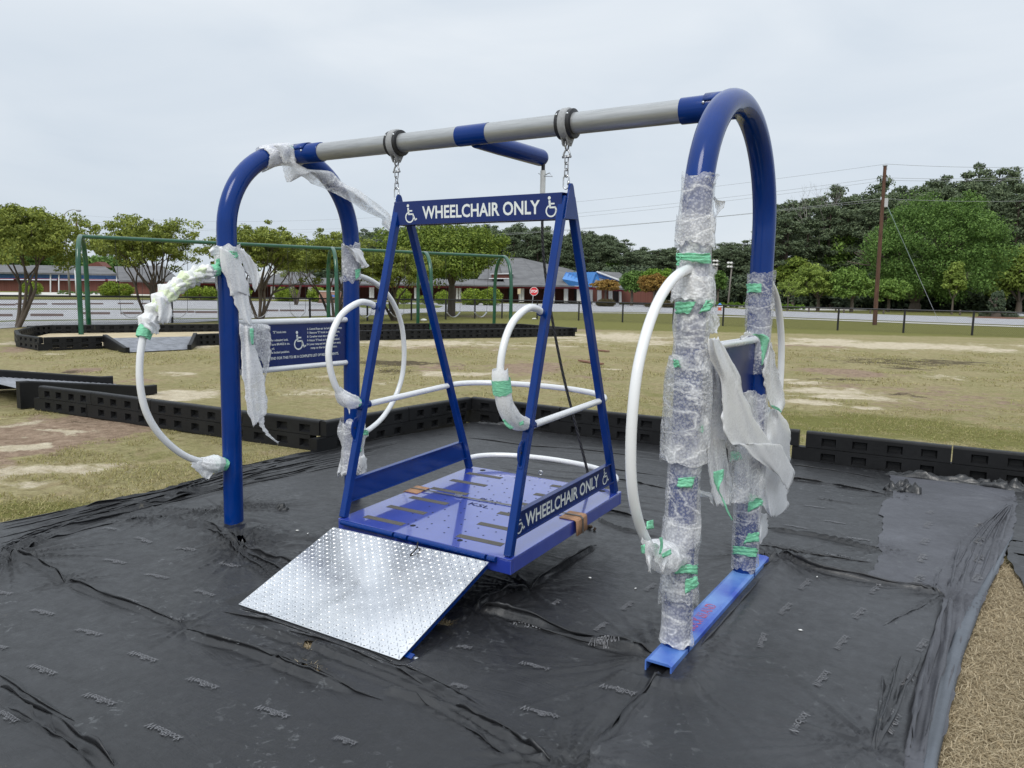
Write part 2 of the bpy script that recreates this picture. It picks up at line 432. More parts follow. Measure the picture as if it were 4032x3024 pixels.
b = MB(); put_text(b, 'ROCK ISLAND', (LB+.028, -.40, .1035), (0, 1, 0), (-1, 0, 0), .055, .36, bold=.02)
b.build('red_stencil', m.m, base)

LOOPF = [(-.575, 1.812), (-.62, 1.810), (-.75, 1.785), (-.88, 1.735), (-1.0, 1.655), (-1.10, 1.54), (-1.175, 1.39), (-1.205, 1.20), (-1.195, 1.03), (-1.15, .89), (-1.06, .755), (-.93, .635), (-.79, .565), (-.65, .525), (-.575, .515)]
LP = catmull([(y, z) for y, z in LOOPF], 5)
def loop_path(x, sgn): return np.array([(x, -sgn*y if sgn > 0 else y, z) for y, z in LP]) if sgn > 0 else np.array([(x, y, z) for y, z in LP])
for x in (0, LB):
    for sg in (-1, 1):
        P = loop_path(x, sg)
        if x > 0: P = P.copy(); P[:, 2] += .01; P[:, 1] *= .985
        MB().tube(P, .0212, 16).build('grab_loop', M['white'], frame, smooth=True, auto=50)
        for e in (P[0], P[-1]):
            q = np.array([x, (HW-.005)*np.sign(e[1]), e[2]]); q2 = q+np.array([0, .072*np.sign(e[1]), 0])
            MB().cyl(q, q2, .0265, 16).build('loop_socket', M['blue'], frame, smooth=True)
for x in (0, LB):
    for z in (1.463, 1.128):
        MB().tube([(x, -.52, z), (x, .52, z)], .0205, 16).build('sign_rail', M['white'], frame, smooth=True, auto=50)
    b = MB(); b.box((x, 0, 1.2955), (.012, 1.03, .295)); pn = b.build('instruction_sign', M['blue_sign'], frame, bevel=.002)
    if x == 0:
        b = MB(); xf = .0075; Y, Z_ = (0, 1, 0), (0, 0, 1)
        R_ = ['6- Control Rope can  be held to prevent sway.', '7- Remove "S" hook to begin motion.', '8- Caregiver must stay with occupant.', '9- Return "S" hook to hole when finished.', '10- Lower ramp and exit Glider, return entry', '       ramp to the locked position.']
        Wd = [.355, .33, .31, .33, .345, .31]
        for i, s in enumerate(R_):
            put_text(b, s.strip() if i == 5 else s, (xf, .103 if i < 4 else (.098 if i == 4 else .135), 1.440-.044-.0283*i), Y, Z_, .0155, Wd[i] if i < 5 else .27, bold=.02)
        for i, (s, ye, dz) in enumerate((('"S" hook into', -.094, .058), ('by releasing lock.', -.076, .114), ('sure BRAKE is on.', -.062, .143), ('ed.', -.20, .172), ('the locked position.', -.066, .20))):
            put_text(b, s, (xf, ye, 1.440-dz), Y, Z_, .0155, None, 'R', bold=.02)
        put_text(b, 'DO NOT INTEND FOR THIS TO BE A COMPLETE LIST OF REQUIREMENTS.', (xf, .42, 1.440-.243), Y, Z_, .0185, .80, 'R', bold=.022)
        b.build('instruction_lettering', M['letter'], pn)
        b = MB(); isa_symbol(b, (xf, -.035, 1.440-.183), Y, Z_, .135); b.build('wheelchair_symbol', M['letter'], pn)

# beam clamps
A1, A2 = .956, 2.192
for x in (A1, A2):
    b = MB(); z = HB
    for dx in (-.034, .034): b.tube([(x+dx-.013, 0, z), (x+dx-.011, 0, z), (x+dx+.011, 0, z), (x+dx+.013, 0, z)], [.074, .080, .080, .074], 28)
    cl = b.build('beam_clamp', M['bushing'], frame, smooth=True, auto=40)
    b = MB(); b.tube([(x-.024, 0, z), (x-.018, 0, z), (x+.018, 0, z), (x+.024, 0, z)], [.081, .087, .087, .081], 28)
    for dx in (-.016, .016):
        b.disc_prism([(x+dx-.004, -.045, z-.072), (x+dx-.004, .045, z-.072), (x+dx-.004, .016, z-.118), (x+dx-.004, -.016, z-.118)], (1, 0, 0), .008)
    b.tube([(x-.03, 0, z-.100), (x+.03, 0, z-.100)], .009, 10)
    b.build('pendulum_ring', M['cast'], cl, smooth=True, auto=35)
    for dx in (-.034, .034):
        for a in (-150, -35): MB().sphere((x+dx, .081*math.cos(math.radians(a+0)), z+.081*math.sin(math.radians(a+180))), .007, 6, 5).build('clamp_screw', M['bolt'], cl, smooth=True)

# hanging chains (a thing each)
def link_path(c, w, h, turn, n=20):
    t = np.linspace(0, 2*math.pi, n, endpoint=False)
    x = np.sign(np.cos(t))*np.minimum(abs(np.cos(t))*1.25, 1)*w/2; zz = np.sin(t)*h/2
    d = np.array([math.cos(turn), math.sin(turn), 0])
    return np.asarray(c)+x[:, None]*d+np.stack([0*x, 0*x, zz], 1)
for i, x in enumerate((A1, A2)):
    ch = empty('swing_chain', (x, 0, HB-.12), label=['short zinc chain hanging from the left clamp of the galvanized beam', 'short zinc chain hanging from the right clamp, beside the steel rope fitting'][i], cat='chain', group='chains that carry the swing platform')
    def loc(P): return np.asarray(P)-np.array([x, 0, HB-.12])
    s1 = MB(); s1.tube(loc([(x-.0, -.015, 2.532), (x, -.019, 2.515), (x, -.014, 2.497), (x, 0, 2.490), (x, .014, 2.497), (x, .019, 2.515), (x, .015, 2.532)]), .0055, 8); s1.tube(loc([(x, -.024, 2.53), (x, .024, 2.53)]), .006, 8)
    s1.build('shackle', M['chain'], ch, smooth=True)
    s1 = MB(); s1.tube(loc([(x-.019, 0, 2.452), (x-.019, 0, 2.472), (x-.010, 0, 2.488), (x, 0, 2.493), (x+.010, 0, 2.488), (x+.019, 0, 2.472), (x+.019, 0, 2.452)]), .0055, 8); s1.tube(loc([(x-.027, 0, 2.455), (x+.027, 0, 2.455)]), .0075, 8)
    s1.build('shackle', M['chain'], ch, smooth=True)
    for k in range(3):
        MB().tube(loc(link_path((x, 0, 2.437-k*.0345), .024, .047, (1.2 if k % 2 == 0 else -.3))), .0037, 6, closed=True).build('link', M['chain'], ch, smooth=True)
    q = MB(); q.tube(loc(link_path((x, 0, 2.318), .032, .076, .15)), .0045, 8, closed=True); q.tube(loc([(x+.016, 0, 2.30), (x+.016, 0, 2.325)]), .0075, 6)
    q.build('quick_link', M['bolt'], ch, smooth=True)

# control rope
rp = empty('control_rope', (1.635, .70, 2.5), label='black twisted control rope running from the blue arm down to the swing platform', cat='rope')
def rl(P): return np.asarray(P)-np.array([1.635, .70, 2.5])
MB().tube(rl([(1.635, .70, 2.515), (1.635, .70, 2.365)]), .0185, 14).build('rope_fitting', simple('white_swage_fitting', (.62, .62, .60), .35, metal=.3), rp, smooth=True, auto=40)
MB().tube(rl([(1.60, .70, 2.50), (1.62, .69, 2.49), (1.66, .69, 2.475), (1.72, .68, 2.468), (1.69, .69, 2.495), (1.655, .70, 2.487)]), .003, 6).build('safety_pin', M['bolt'], rp, smooth=True)
P = catmull([(1.635, .70, 2.37), (1.645, .705, 2.0), (1.70, .73, 1.6), (1.79, .77, 1.15), (1.89, .82, .75), (1.965, .855, .45), (1.97, .86, .36)], 10)
MB().tube(rl(P), .0095, 10).build('rope', M['rope'], rp, smooth=True)

# ------------------------------------------------------------------ wheelchair swing platform (leans 2.7 degrees on its ramp)
PHI = math.radians(2.7); PIV = np.array([0, 0, 2.285]); cP, sP = math.cos(PHI), math.sin(PHI)
gl = empty('wheelchair_swing', PIV, label='blue wheelchair swing platform with white rails and WHEELCHAIR ONLY signs, ramp lowered', cat='swing platform'); gl.rotation_euler = (PHI, 0, 0)
RXI = np.array([[1, 0, 0], [0, cP, sP], [0, -sP, cP]])
def toL(P): return (np.asarray(P, float)-PIV) @ RXI.T
def toW(P): return np.asarray(P, float) @ RXI + PIV
ZD = -1.945; YF, YR = -.665, .735; XL, XR = .985, 2.235
def deckpt(px, py, z=ZD):
    o = toL(CAM); d = RXI @ ray(px, py); return o+d*((z-o[2])/d[2])
b = MB()
# deck: folded steel pan
b.box(((XL+XR)/2, (YF+YR)/2, ZD-.004), (XR-XL, YR-YF, .008))
b.box(((XL+XR)/2, YF+.012, ZD-.047), (XR-XL-.002, .022, .078)); b.box(((XL+XR)/2, YR-.012, ZD-.047), (XR-XL-.002, .022, .078))
b.box((XL+.012, (YF+YR)/2, ZD-.047), (.022, YR-YF-.05, .078)); b.box((XR-.012, (YF+YR)/2, ZD-.047), (.022, YR-YF-.05, .078))
m = Mt('blue_deck_paint'); n = m.noise(6, 4); m.col(m.ramp(n, [(.3, (.02, .045, .33)), (.7, (.035, .065, .38))])); m.set(Coat_Weight=1.0, Coat_Roughness=.05, Roughness=.28); m.b.inputs['Specular IOR Level'].default_value = .8; m.b.inputs['Coat IOR'].default_value = 1.75; m.bump(m.noise(3.0, 3), .05, .02); M['deck'] = m.m
deck = b.build('deck', M['deck'], gl, bevel=.003)
b = MB()
for i in range(13):
    for j in range(15):
        x = 1.32+.062*i+(.02 if j % 2 else 0)*1.5; y = YF+.14+j*.083
        if x > 2.15: continue
        if (i+j) % 2: continue
        a = np.linspace(0, 2*math.pi, 9)[:-1]; b.add(np.stack([x+.0065*np.cos(a), y+.0065*np.sin(a), 0*a+ZD+.0006], 1), [tuple(range(8))])
for x, y, r in ((1.46, YF+.14, .017), (1.84, YF+.09, .017), (1.13, YR-.05, .022), (2.12, YR-.06, .022), (1.50, YF+.13, .007), (1.42, YF+.145, .007), (1.88, YF+.09, .006), (1.80, YF+.10, .006)):
    a = np.linspace(0, 2*math.pi, 17)[:-1]; b.add(np.stack([x+r*np.cos(a), y+r*np.sin(a), 0*a+ZD+.0009], 1), [tuple(range(16))])
b.build('drain_hole_discs', simple('drain_hole_shade', (.003, .004, .012), .8), deck)  # flat dark discs paint the shade inside the deck holes
S3 = lambda L: zp(1200, 1300, 1.7015, L)
strips = [((405, 1247), (680, 1298)), ((560, 1178), (830, 1228)), ((710, 1118), (970, 1160)), ((850, 1057), (1105, 1098)), ((980, 1003), (1230, 1040)), ((1090, 957), (1335, 985)),
          ((1025, 1375), (1340, 1432)), ((1165, 1293), (1480, 1350)), ((1300, 1222), (1600, 1278)), ((1425, 1158), (1720, 1205)), ((1540, 1097), (1835, 1138)), ((1650, 1040), (1935, 1080))]
for p, q in strips:
    P_, Q_ = [deckpt(*t) for t in S3([p, q])]
    Q_ = P_ + np.array([np.clip(Q_[0]-P_[0], .24, .30), (Q_[1]-P_[1])*.3, 0])
    MB().bar(P_+[0, 0, .0007], Q_+[0, 0, .0007], .048, .0012).build('grip_strip', M['grip'], deck)
b = MB(); put_text(b, 'KSL', deckpt(*S3([(1105, 1160)])[0], ZD+.001)+[0, -.02, .0008], (.99, -.05, 0), (.05, .99, 0), .045, .16, bold=.0); put_text(b, 'PLAY', deckpt(*S3([(1150, 1140)])[0], ZD+.001)+[0, 0.02, .0008], (.99, -.05, 0), (.05, .99, 0), .045, .16, bold=.0)
b.build('paint_lettering', simple('dark_marker', (.004, .008, .05), .7), deck)
# legs
LT = .045
legs = []
for x in (1.0, 2.2):
    for y0, y1 in ((-.035, YF+.035), (.04, YR-.04)):
        p = np.array([x, y0, -.05]); q = np.array([x, y1, ZD])
        b = MB(); b.bar(p, q, LT, LT, up=(1, 0, 0)); b.build('leg_bar', M['blue'], gl, bevel=.006, bseg=3)
    # head gusset with ear
    b = MB(); xs = x+.018 if x > 2 else x-.030
    b.disc_prism([(xs, -.028, -.012), (xs, -.022, .012), (xs, -.010, .024), (xs, .010, .024), (xs, .022, .012), (xs, .030, -.012), (xs, .082, -.172), (xs, -.082, -.172)], (1, 0, 0), .012)
    b.build('head_gusset', M['blue'], gl, bevel=.002)
# top sign channel
b = MB(); zt, zb = -.028, -.172
b.box((1.6, -.068, (zt+zb)/2), (1.21, .007, zt-zb)); b.box((1.6, .0, zt-.002), (1.21, .135, .006)); b.box((1.6, -.052, zb+.003), (1.21, .030, .006)); b.box((1.6, .066, (zt+zb)/2), (1.21, .007, zt-zb))
ts = b.build('top_sign', M['blue_sign'], gl, bevel=.0015)
b = MB(); yf = -.0722
put_text(b, 'WHEELCHAIR ONLY', (1.644, yf, -.1375), (1, 0, 0), (0, 0, 1), .074, .843, 'C', bold=.022)
b.build('sign_lettering', M['letter'], ts)
for sx in (1.075, 2.093): b = MB(); isa_symbol(b, (sx, yf, -.158), (1, 0, 0), (0, 0, 1), .112); b.build('wheelchair_symbol', M['letter'], ts)
# side panels between the legs
def leg_y(front, z):  # leg centre line
    y0, y1 = (-.035, YF+.035) if front else (.04, YR-.04); return y0+(y1-y0)*((-.05-z)/(-.05-ZD))
PZ1, PZ0 = ZD+.225, ZD+.085
for x in (1.0, 2.2):
    b = MB(); xo = x+(.004 if x > 2 else .0)
    b.disc_prism([(xo, leg_y(1, PZ0)+.01, PZ0), (xo, leg_y(0, PZ0)-.01, PZ0), (xo, leg_y(0, PZ1)-.01, PZ1), (xo, leg_y(1, PZ1)+.01, PZ1)], (1, 0, 0), .006)
    b.box((xo+.0, (leg_y(1, PZ1)+leg_y(0, PZ1))/2, PZ1-.003), (.035, leg_y(0, PZ1)-leg_y(1, PZ1)-.03, .0075)); b.box((xo+.0, (leg_y(1, PZ0)+leg_y(0, PZ0))/2, PZ0+.003), (.035, leg_y(0, PZ0)-leg_y(1, PZ0)-.03, .0075))
    sp = b.build('side_panel', M['blue_sign'] if x > 2 else M['blue'], gl, bevel=.0015)
    if x > 2:
        b = MB(); xf = xo+.0073
        put_text(b, 'WHEELCHAIR ONLY', (xf, -.024, PZ0+.032), (0, 1, 0), (0, 0, 1), .076, .905, 'C', bold=.022)
        for sy in (-.588, .475): b2 = MB(); isa_symbol(b2, (xf, sy, PZ0+.017), (0, 1, 0), (0, 0, 1), .112); b2.build('wheelchair_symbol', M['letter'], sp)
        b.build('sign_lettering', M['letter'], sp)
# white rails
for x in (1.0, 2.2):
    z = ZD+.665
    ya, yb = leg_y(1, z), leg_y(0, z)
    MB().tube([(x, ya, z), (x, yb, z)], .0195, 16).build('side_rail', M['white'], gl, smooth=True, auto=50)
    for yy, sg in ((ya, 1),): MB().cyl((x, yy-.045, z), (x, yy+.05, z), .0235, 16).build('rail_socket', M['blue'], gl, smooth=True)
def arc(zl, y0, bul):
    t = np.linspace(0, math.pi, 30); return [(1.6-.60*math.cos(a), y0+bul*math.sin(a)**.9, zl) for a in t]
MB().tube(arc(ZD+.665, leg_y(0, ZD+.665)+.01, .30), .0195, 16).build('rear_rail', M['white'], gl, smooth=True, auto=50)
MB().tube(arc(ZD+.075, leg_y(0, ZD+.075)+.01, .30), .0195, 16).build('rear_rail', M['white'], gl, smooth=True, auto=50)
# grab loops on the platform
GLL = [(-.255, 1.60), (-.31, 1.618), (-.40, 1.62), (-.53, 1.56), (-.61, 1.465), (-.65, 1.34), (-.635, 1.22), (-.585, 1.11), (-.51, 1.04), (-.44, 1.015), (-.40, 1.01)]
GP = catmull(GLL, 5)
for x in (1.0, 2.2):
    P = toL(np.array([(x, y, z) for y, z in GP]))
    MB().tube(P, .0195, 16).build('grab_loop', M['white'], gl, smooth=True, auto=50)
    for e in (0, -1): MB().cyl(P[e], P[e]+np.array([0, -.012, 0]), .0235, 16).build('loop_socket', M['blue'], gl, smooth=True)
    zc = ZD+.525; yc = leg_y(1, zc)-.018; a = np.linspace(90, 270, 16)
    prof = [(x-.005, yc-.0+.058*math.cos(math.radians(t))*.9, zc+.075*math.sin(math.radians(t))) for t in a]
    MB().disc_prism(prof, (1, 0, 0), .01).build('latch_plate', M['blue'], gl, bevel=.002)
    MB().cyl((x+.0052, yc-.025, zc+.012), (x+.0062, yc-.025, zc+.012), .007, 12).build('latch_hole_disc', M['bushing'], gl)  # flat black disc paints the dark inside of the hole
    MB().bar((x, leg_y(1, zc+.08)-.012, zc+.08), (x, leg_y(1, zc-.08)-.012, zc-.08), .03, .03, up=(1, 0, 0)).build('latch_sleeve', M['blue'], gl, bevel=.004)
# hinge + ramp
hz = ZD-.012
b = MB()
for x0, x1 in ((XL+.045, 1.44), (1.455, 1.545), (1.56, 2.085), (2.10, 2.15)): b.tube([(x0, YF-.014, hz), (x1, YF-.014, hz)], .0155, 12)
b.build('ramp_hinge', M['blue'], gl, smooth=True, auto=40)
A = toL(atz(1312, 2075, .285)); B = toL(atz(1925, 2213, .285)); Cc = toL(atz(939, 2379, .012)); D = toL(atz(1573, 2598, .012))
ex = (B-A); ey = (Cc-A); nn = np.cross(ey, ex); nn /= np.linalg.norm(nn); nn = nn if nn[2] > 0 else -nn
b = MB(); b.hexa([A, B, D, Cc], [A-nn*.005, B-nn*.005, D-nn*.005, Cc-nn*.005])
def rq(u, v): return A*(1-u)*(1-v)+B*u*(1-v)+Cc*(1-u)*v+D*u*v
LW, LHt = np.linalg.norm(ex), np.linalg.norm(ey); du, dv = ex/LW, ey/LHt
nx_, ny_ = 38, 25
for i in range(nx_):
    for j in range(ny_):
        u, v = (i+.5)/nx_, (j+.5)/ny_
        c0 = rq(u, v); s = 1 if (i+j) % 2 else -1
        a = (du*s*.62+dv*.78) if s > 0 else (du*.78+dv*.62*-1)
        a = a/np.linalg.norm(a); w = np.cross(nn, a); L_, W_, H_ = (.0205 if s > 0 else .0165), .0042, .0040
        b.add([c0-a*L_, c0-w*W_, c0+a*L_, c0+w*W_, c0+nn*H_-a*.006, c0+nn*H_+a*.006], [(0, 1, 4), (1, 5, 4), (1, 2, 5), (2, 3, 5), (3, 4, 5), (3, 0, 4)])
rampo = b.build('ramp_plate', M['plate'], gl)
b = MB()
for u in (.985, .015):
    b = MB(); p, q = rq(u, .0)-nn*.026, rq(u, .95)-nn*.024
    b.bar(p, q, .010, .034, up=nn)
    if u > .5: b.bar(rq(.97, .93)-nn*.03, rq(1.03, .93)-nn*.03, .03, .03, up=nn)
    b.build('ramp_edge', M['blue'], rampo, bevel=.002)
MB().tube([rq(1.03, .93)-nn*.03, rq(1.055, .93)-nn*.03, rq(1.06, .93)-nn*.03], [.012, .012, .007], 12).build('ramp_pin', M['bolt'], rampo, smooth=True)
b = MB(); p0 = rq(.60, .02)
b.tube([p0+nn*.0, p0+nn*.02+dv*.02, p0+nn*.03+dv*.045+du*.01], .004, 6); b.tube([p0+nn*.02+dv*.02, p0+nn*.035-dv*.01-du*.015], .004, 6); b.tube([p0+nn*.018+dv*.02, p0+nn*.004+dv*.07-du*.012], .004, 6)
b.build('tie_wrap', M['bushing'], gl, smooth=True)

# cardboard guards and the strap
def guard(x, ysgn, yc, label):
    """cardboard folded over the deck edge, width along y"""
    c = toW([x, yc, ZD]); o = empty('cardboard_guard', c, label=label, cat='cardboard', group='cardboard edge guards under the strap'); o.rotation_euler = (PHI, 0, 0)
    s = 1 if x > 1.6 else -1; w = .072
    prof = [(-s*.10, .004), (-s*.02, .005), (s*.008, .004), (s*.016, -.004), (s*.018, -.03), (s*.020, -.092)]
    P = np.array([[[px_, yy+.01*math.sin(k*2.0), pz+.002*math.sin(yy*40)] for px_, pz in prof] for k, yy in enumerate(np.linspace(-w, w, 6))])
    f = MB(); f.grid(P); f.build('folded_sheet', M['cardboard'], o, smooth=True, solid=.006, auto=40)
    return o
pr = deckpt(*S3([(1735, 1235)])[0]); pl = deckpt(*S3([(745, 1070)])[0])
guard(XR, 1, pr[1], 'brown cardboard guard folded over the right edge of the blue deck below the lettered panel')
guard(XL, -1, pl[1], 'brown cardboard guard on the left edge of the blue deck')
stp = [(XL-.008, pl[1], ZD+.0115), (XL+.10, pl[1]-.0, ZD+.012), (1.35, pl[1]+(pr[1]-pl[1])*.33, ZD+.006), (1.8, pl[1]+(pr[1]-pl[1])*.66, ZD+.006), (XR-.10, pr[1], ZD+.012), (XR+.008, pr[1], ZD+.0125), (XR+.024, pr[1], ZD-.003), (XR+.027, pr[1], ZD-.095)]
st = MB(); P = np.array([toW([(x, y-.008, z), (x, y+.008, z)]) for x, y, z in stp]); st.grid(P)
so = st.build('packing_strap', M['strap'], None, solid=.0015); tag(so, 'thin grey packing strap stretched across the blue deck between two cardboard guards', 'strap')
k = deckpt(*S3([(1045, 1120)])[0]); b = MB(); b.box(toW([1.36, pl[1]+(pr[1]-pl[1])*.33, ZD+.010]), (.05, .024, .012)); b.build('buckle', M['bolt'], so)
# eye bolt on deck
ep = deckpt(*S3([(1580, 970)])[0]); q = MB(); q.tube(link_path(ep+[0, 0, .016], .026, .03, .3, 14), .004, 6, closed=True); q.build('eye_bolt', M['bolt'], gl, smooth=True)
# ------------------------------------------------------------------ ground sheet with its worn patches
def axis(lo, hi, a, b, fine, g=1.07):
    c = list(np.arange(a, b, fine)); s = fine; x = b
    while x < hi: c.append(x); s *= g; x += s
    c.append(hi); s = fine*g; x = a-s; l = []
    while x > lo: l.append(x); s *= g; x -= s
    l.append(lo); return np.array(l[::-1]+c)
gx, gy = axis(-520, 380, -14, 6, .12), axis(-80, 620, -5, 13, .12)
X_, Y_ = np.meshgrid(gx, gy, indexing='ij')
def depth_of(x, y): return (x-CAM[0])*FH[0]+(y-CAM[1])*FH[1]
def lat_of(x, y): return (x-CAM[0])*RH[0]+(y-CAM[1])*RH[1]
DP, LT_ = depth_of(X_, Y_), lat_of(X_, Y_)
att = {k: np.zeros_like(X_) for k in ('sand', 'dirt', 'dark', 'green', 'straw')}
wob = fbm(X_*.9, Y_*.9, 0, 5, 4)*.28
def patch(px, py, rx, ry, ch, s=1.0):
    c = atz(px, py); d = depth_of(c[0], c[1]); l = lat_of(c[0], c[1])
    a = atz(px, py-ry); b = atz(px, py+ry); ry_w = max(.05, (depth_of(a[0], a[1])-depth_of(b[0], b[1]))/2); rx_w = rx*d/F_PX
    q = np.sqrt(((LT_-l)/rx_w)**2+((DP-d)/ry_w)**2)+wob*2
    v = np.clip((1.9-q)/1.5, 0, 1)**1.2*s
    att[ch][:] = np.maximum(att[ch], v)
for a in [(3513, 1360, 350, 12, 'sand', 1), (3250, 1338, 160, 6, 'sand', .8), (3820, 1372, 260, 6, 'sand', .7), (3900, 1356, 170, 4, 'sand', .6), (3200, 1535, 150, 11, 'sand', .9),
          (3300, 1558, 170, 10, 'sand', .9), (3190, 1582, 120, 12, 'sand', 1), (3410, 1603, 60, 7, 'sand', .9), (3150, 1500, 60, 8, 'sand', .5), (3240, 1362, 220, 7, 'dirt', .8), (3500, 1420, 280, 14, 'dark', .55),
          (3370, 1467, 150, 14, 'dirt', .75), (3300, 1492, 110, 5, 'dark', .9), (3560, 1450, 80, 8, 'dark', .75), (3700, 1425, 200, 9, 'dark', .6), (3600, 1560, 450, 60, 'dirt', .38), (3560, 1553, 60, 7, 'dark', .5), (3700, 1480, 90, 8, 'sand', .4),
          (54, 1467, 70, 9, 'sand', 1), (200, 1472, 110, 7, 'dirt', .6), (343, 1454, 55, 10, 'dirt', .85), (278, 1461, 40, 6, 'dark', .6), (480, 1500, 120, 10, 'dirt', .5), (723, 1550, 120, 16, 'sand', .85), (690, 1466, 90, 8, 'sand', .5), (560, 1440, 120, 5, 'sand', .35),
          (181, 1712, 300, 120, 'dirt', 1), (72, 1756, 100, 16, 'sand', .9), (260, 1690, 140, 14, 'sand', .45), (80, 1660, 120, 14, 'sand', .35), (253, 1843, 270, 30, 'sand', .75), (60, 1900, 140, 30, 'sand', .55), (325, 1658, 75, 14, 'dark', .55), (361, 1785, 170, 13, 'dark', .6), (150, 1810, 110, 9, 'dark', .4),
          (95, 1990, 200, 35, 'green', .9), (560, 1790, 180, 25, 'green', .35), (640, 1850, 120, 30, 'straw', .4), (3400, 1665, 480, 60, 'green', .85), (3950, 1720, 260, 60, 'green', .7), (2560, 1560, 120, 60, 'green', .3), (2900, 1600, 200, 60, 'green', .5),
          (1750, 1350, 420, 12, 'sand', .75), (1750, 1362, 420, 10, 'dirt', .5), (2440, 1325, 230, 16, 'sand', .8), (2300, 1300, 120, 8, 'dirt', .5), (2600, 1335, 120, 10, 'dirt', .6), (2700, 1345, 150, 8, 'dark', .35), (790, 1362, 90, 9, 'sand', .7), (90, 1372, 80, 14, 'dirt', .8), (60, 1350, 60, 8, 'sand', .6), (190, 1392, 50, 4, 'sand', .6),
          (1560, 1428, 160, 9, 'dark', .85), (1530, 1458, 70, 9, 'dark', .7), (1700, 1440, 120, 14, 'dirt', .6), (1820, 1470, 130, 9, 'sand', .55), (1500, 1505, 60, 7, 'sand', .6), (1330, 1480, 120, 10, 'sand', .35), (2080, 1440, 130, 28, 'dirt', .65), (2130, 1500, 80, 12, 'sand', .5), (2410, 1451, 34, 3, 'sand', 1), (2300, 1480, 110, 12, 'dirt', .45), (2250, 1400, 160, 10, 'dirt', .4), (1200, 1540, 140, 16, 'sand', .4), (1120, 1500, 140, 10, 'dirt', .4),
          (3960, 2700, 700, 900, 'straw', 1), (1900, 1245, 90, 6, 'dirt', .5), (1150, 1650, 300, 40, 'straw', .35)]: patch(*a)
att['straw'] = np.maximum(att['straw'], np.clip((4.6-DP)/.8, 0, 1)*np.clip((Y_+4-DP*0)*.5+1, 0, 1))
att['green'] = np.maximum(att['green'], np.clip((DP-35)/2.0, 0, 1)*.95)
encl = [(-15.9, 6.4), (-21.6, 9.2), (-12.5, 30), (-10.2, 23.4)]
zz_ = -.012+fbm(X_*.55, Y_*.55, 0, 3, 4)*.012*np.clip(1-abs(DP-10)/40, 0, 1) + att['dirt']*fbm(X_*4, Y_*4, 0, 8, 3)*.012 - .006
zz_ = np.where(DP > 33, -.012, zz_)
n_, m_ = X_.shape; V = np.stack([X_, Y_, zz_], -1).reshape(-1, 3)
I = np.arange(n_*m_).reshape(n_, m_); Q = np.stack([I[:-1, :-1], I[1:, :-1], I[1:, 1:], I[:-1, 1:]], -1).reshape(-1, 4)
m = Mt('dormant_lawn'); co = m.coord(); m.set(Roughness=.95); m.b.inputs['Specular IOR Level'].default_value = .1
def A_(name): nd = m.n('ShaderNodeAttribute'); nd.attribute_name = name; return nd.outputs['Fac']
nb = m.noise(.55, 5, .6, co); nf = m.noise(9, 5, .7, co, stretch=(1, 1, 1)); nff = m.noise(42, 4, .7, co); nh = m.noise(2.3, 5, .65, co, dist=.5)
c = m.ramp(nf, [(.30, (.22, .18, .095)), (.5, (.345, .30, .155)), (.72, (.48, .42, .25))])
c = m.mix(m.ramp(nb, [(.42, (0,)*3), (.62, (.55,)*3)]), c, (.25, .24, .10))
c = m.mix(m.ramp(nh, [(.50, (0,)*3), (.66, (.6,)*3)]), c, (.36, .275, .17))
gcol = m.ramp(nff, [(.3, (.075, .085, .018)), (.7, (.23, .23, .058))])
def thr(att_, lo=.25, hi=.55, amt=.5):
    s = m.math('ADD', A_(att_), m.math('MULTIPLY', m.math('SUBTRACT', m.noise(2.2, 8, .78, co, dist=.3), .5), amt*4.2))
    return m.ramp(s, [(lo, (0,)*3), (hi, (1,)*3)])
c = m.mix(m.math('MULTIPLY', thr('green', .2, .7, .45), .85), c, gcol)
straw = m.ramp(m.noise(60, 5, .7, co), [(.3, (.13, .10, .06)), (.55, (.32, .25, .15)), (.75, (.50, .41, .27))])
c = m.mix(thr('straw', .3, .7, .3), c, straw)
dirt = m.ramp(m.noise(7, 6, .7, co), [(.32, (.21, .145, .10)), (.6, (.38, .28, .205)), (.75, (.48, .38, .285))])
c = m.mix(thr('dirt', .34, .54, .55), c, dirt)
dark = m.ramp(nf, [(.35, (.055, .042, .028)), (.7, (.13, .10, .065))])
c = m.mix(m.math('MULTIPLY', thr('dark', .38, .56, .7), .9), c, dark)
sand = m.ramp(m.noise(5, 6, .7, co), [(.3, (.46, .38, .26)), (.65, (.70, .62, .47))])
c = m.mix(thr('sand', .30, .56, .6), c, sand)
c = m.mix(m.ramp(nff, [(.35, (.30,)*3), (.62, (0,)*3)]), c, (.06, .05, .022))
m.col(c); b1 = m.bump(nf, 1, .05); m.bump(nff, .9, .02, b1)
g = fast_mesh('ground', V, Q, m.m, smooth=True); tag(g, kind='structure')
for k, a in att.items():
    at = g.data.attributes.new(k, 'FLOAT', 'POINT'); at.data.foreach_set('value', a.ravel().astype(np.float32))

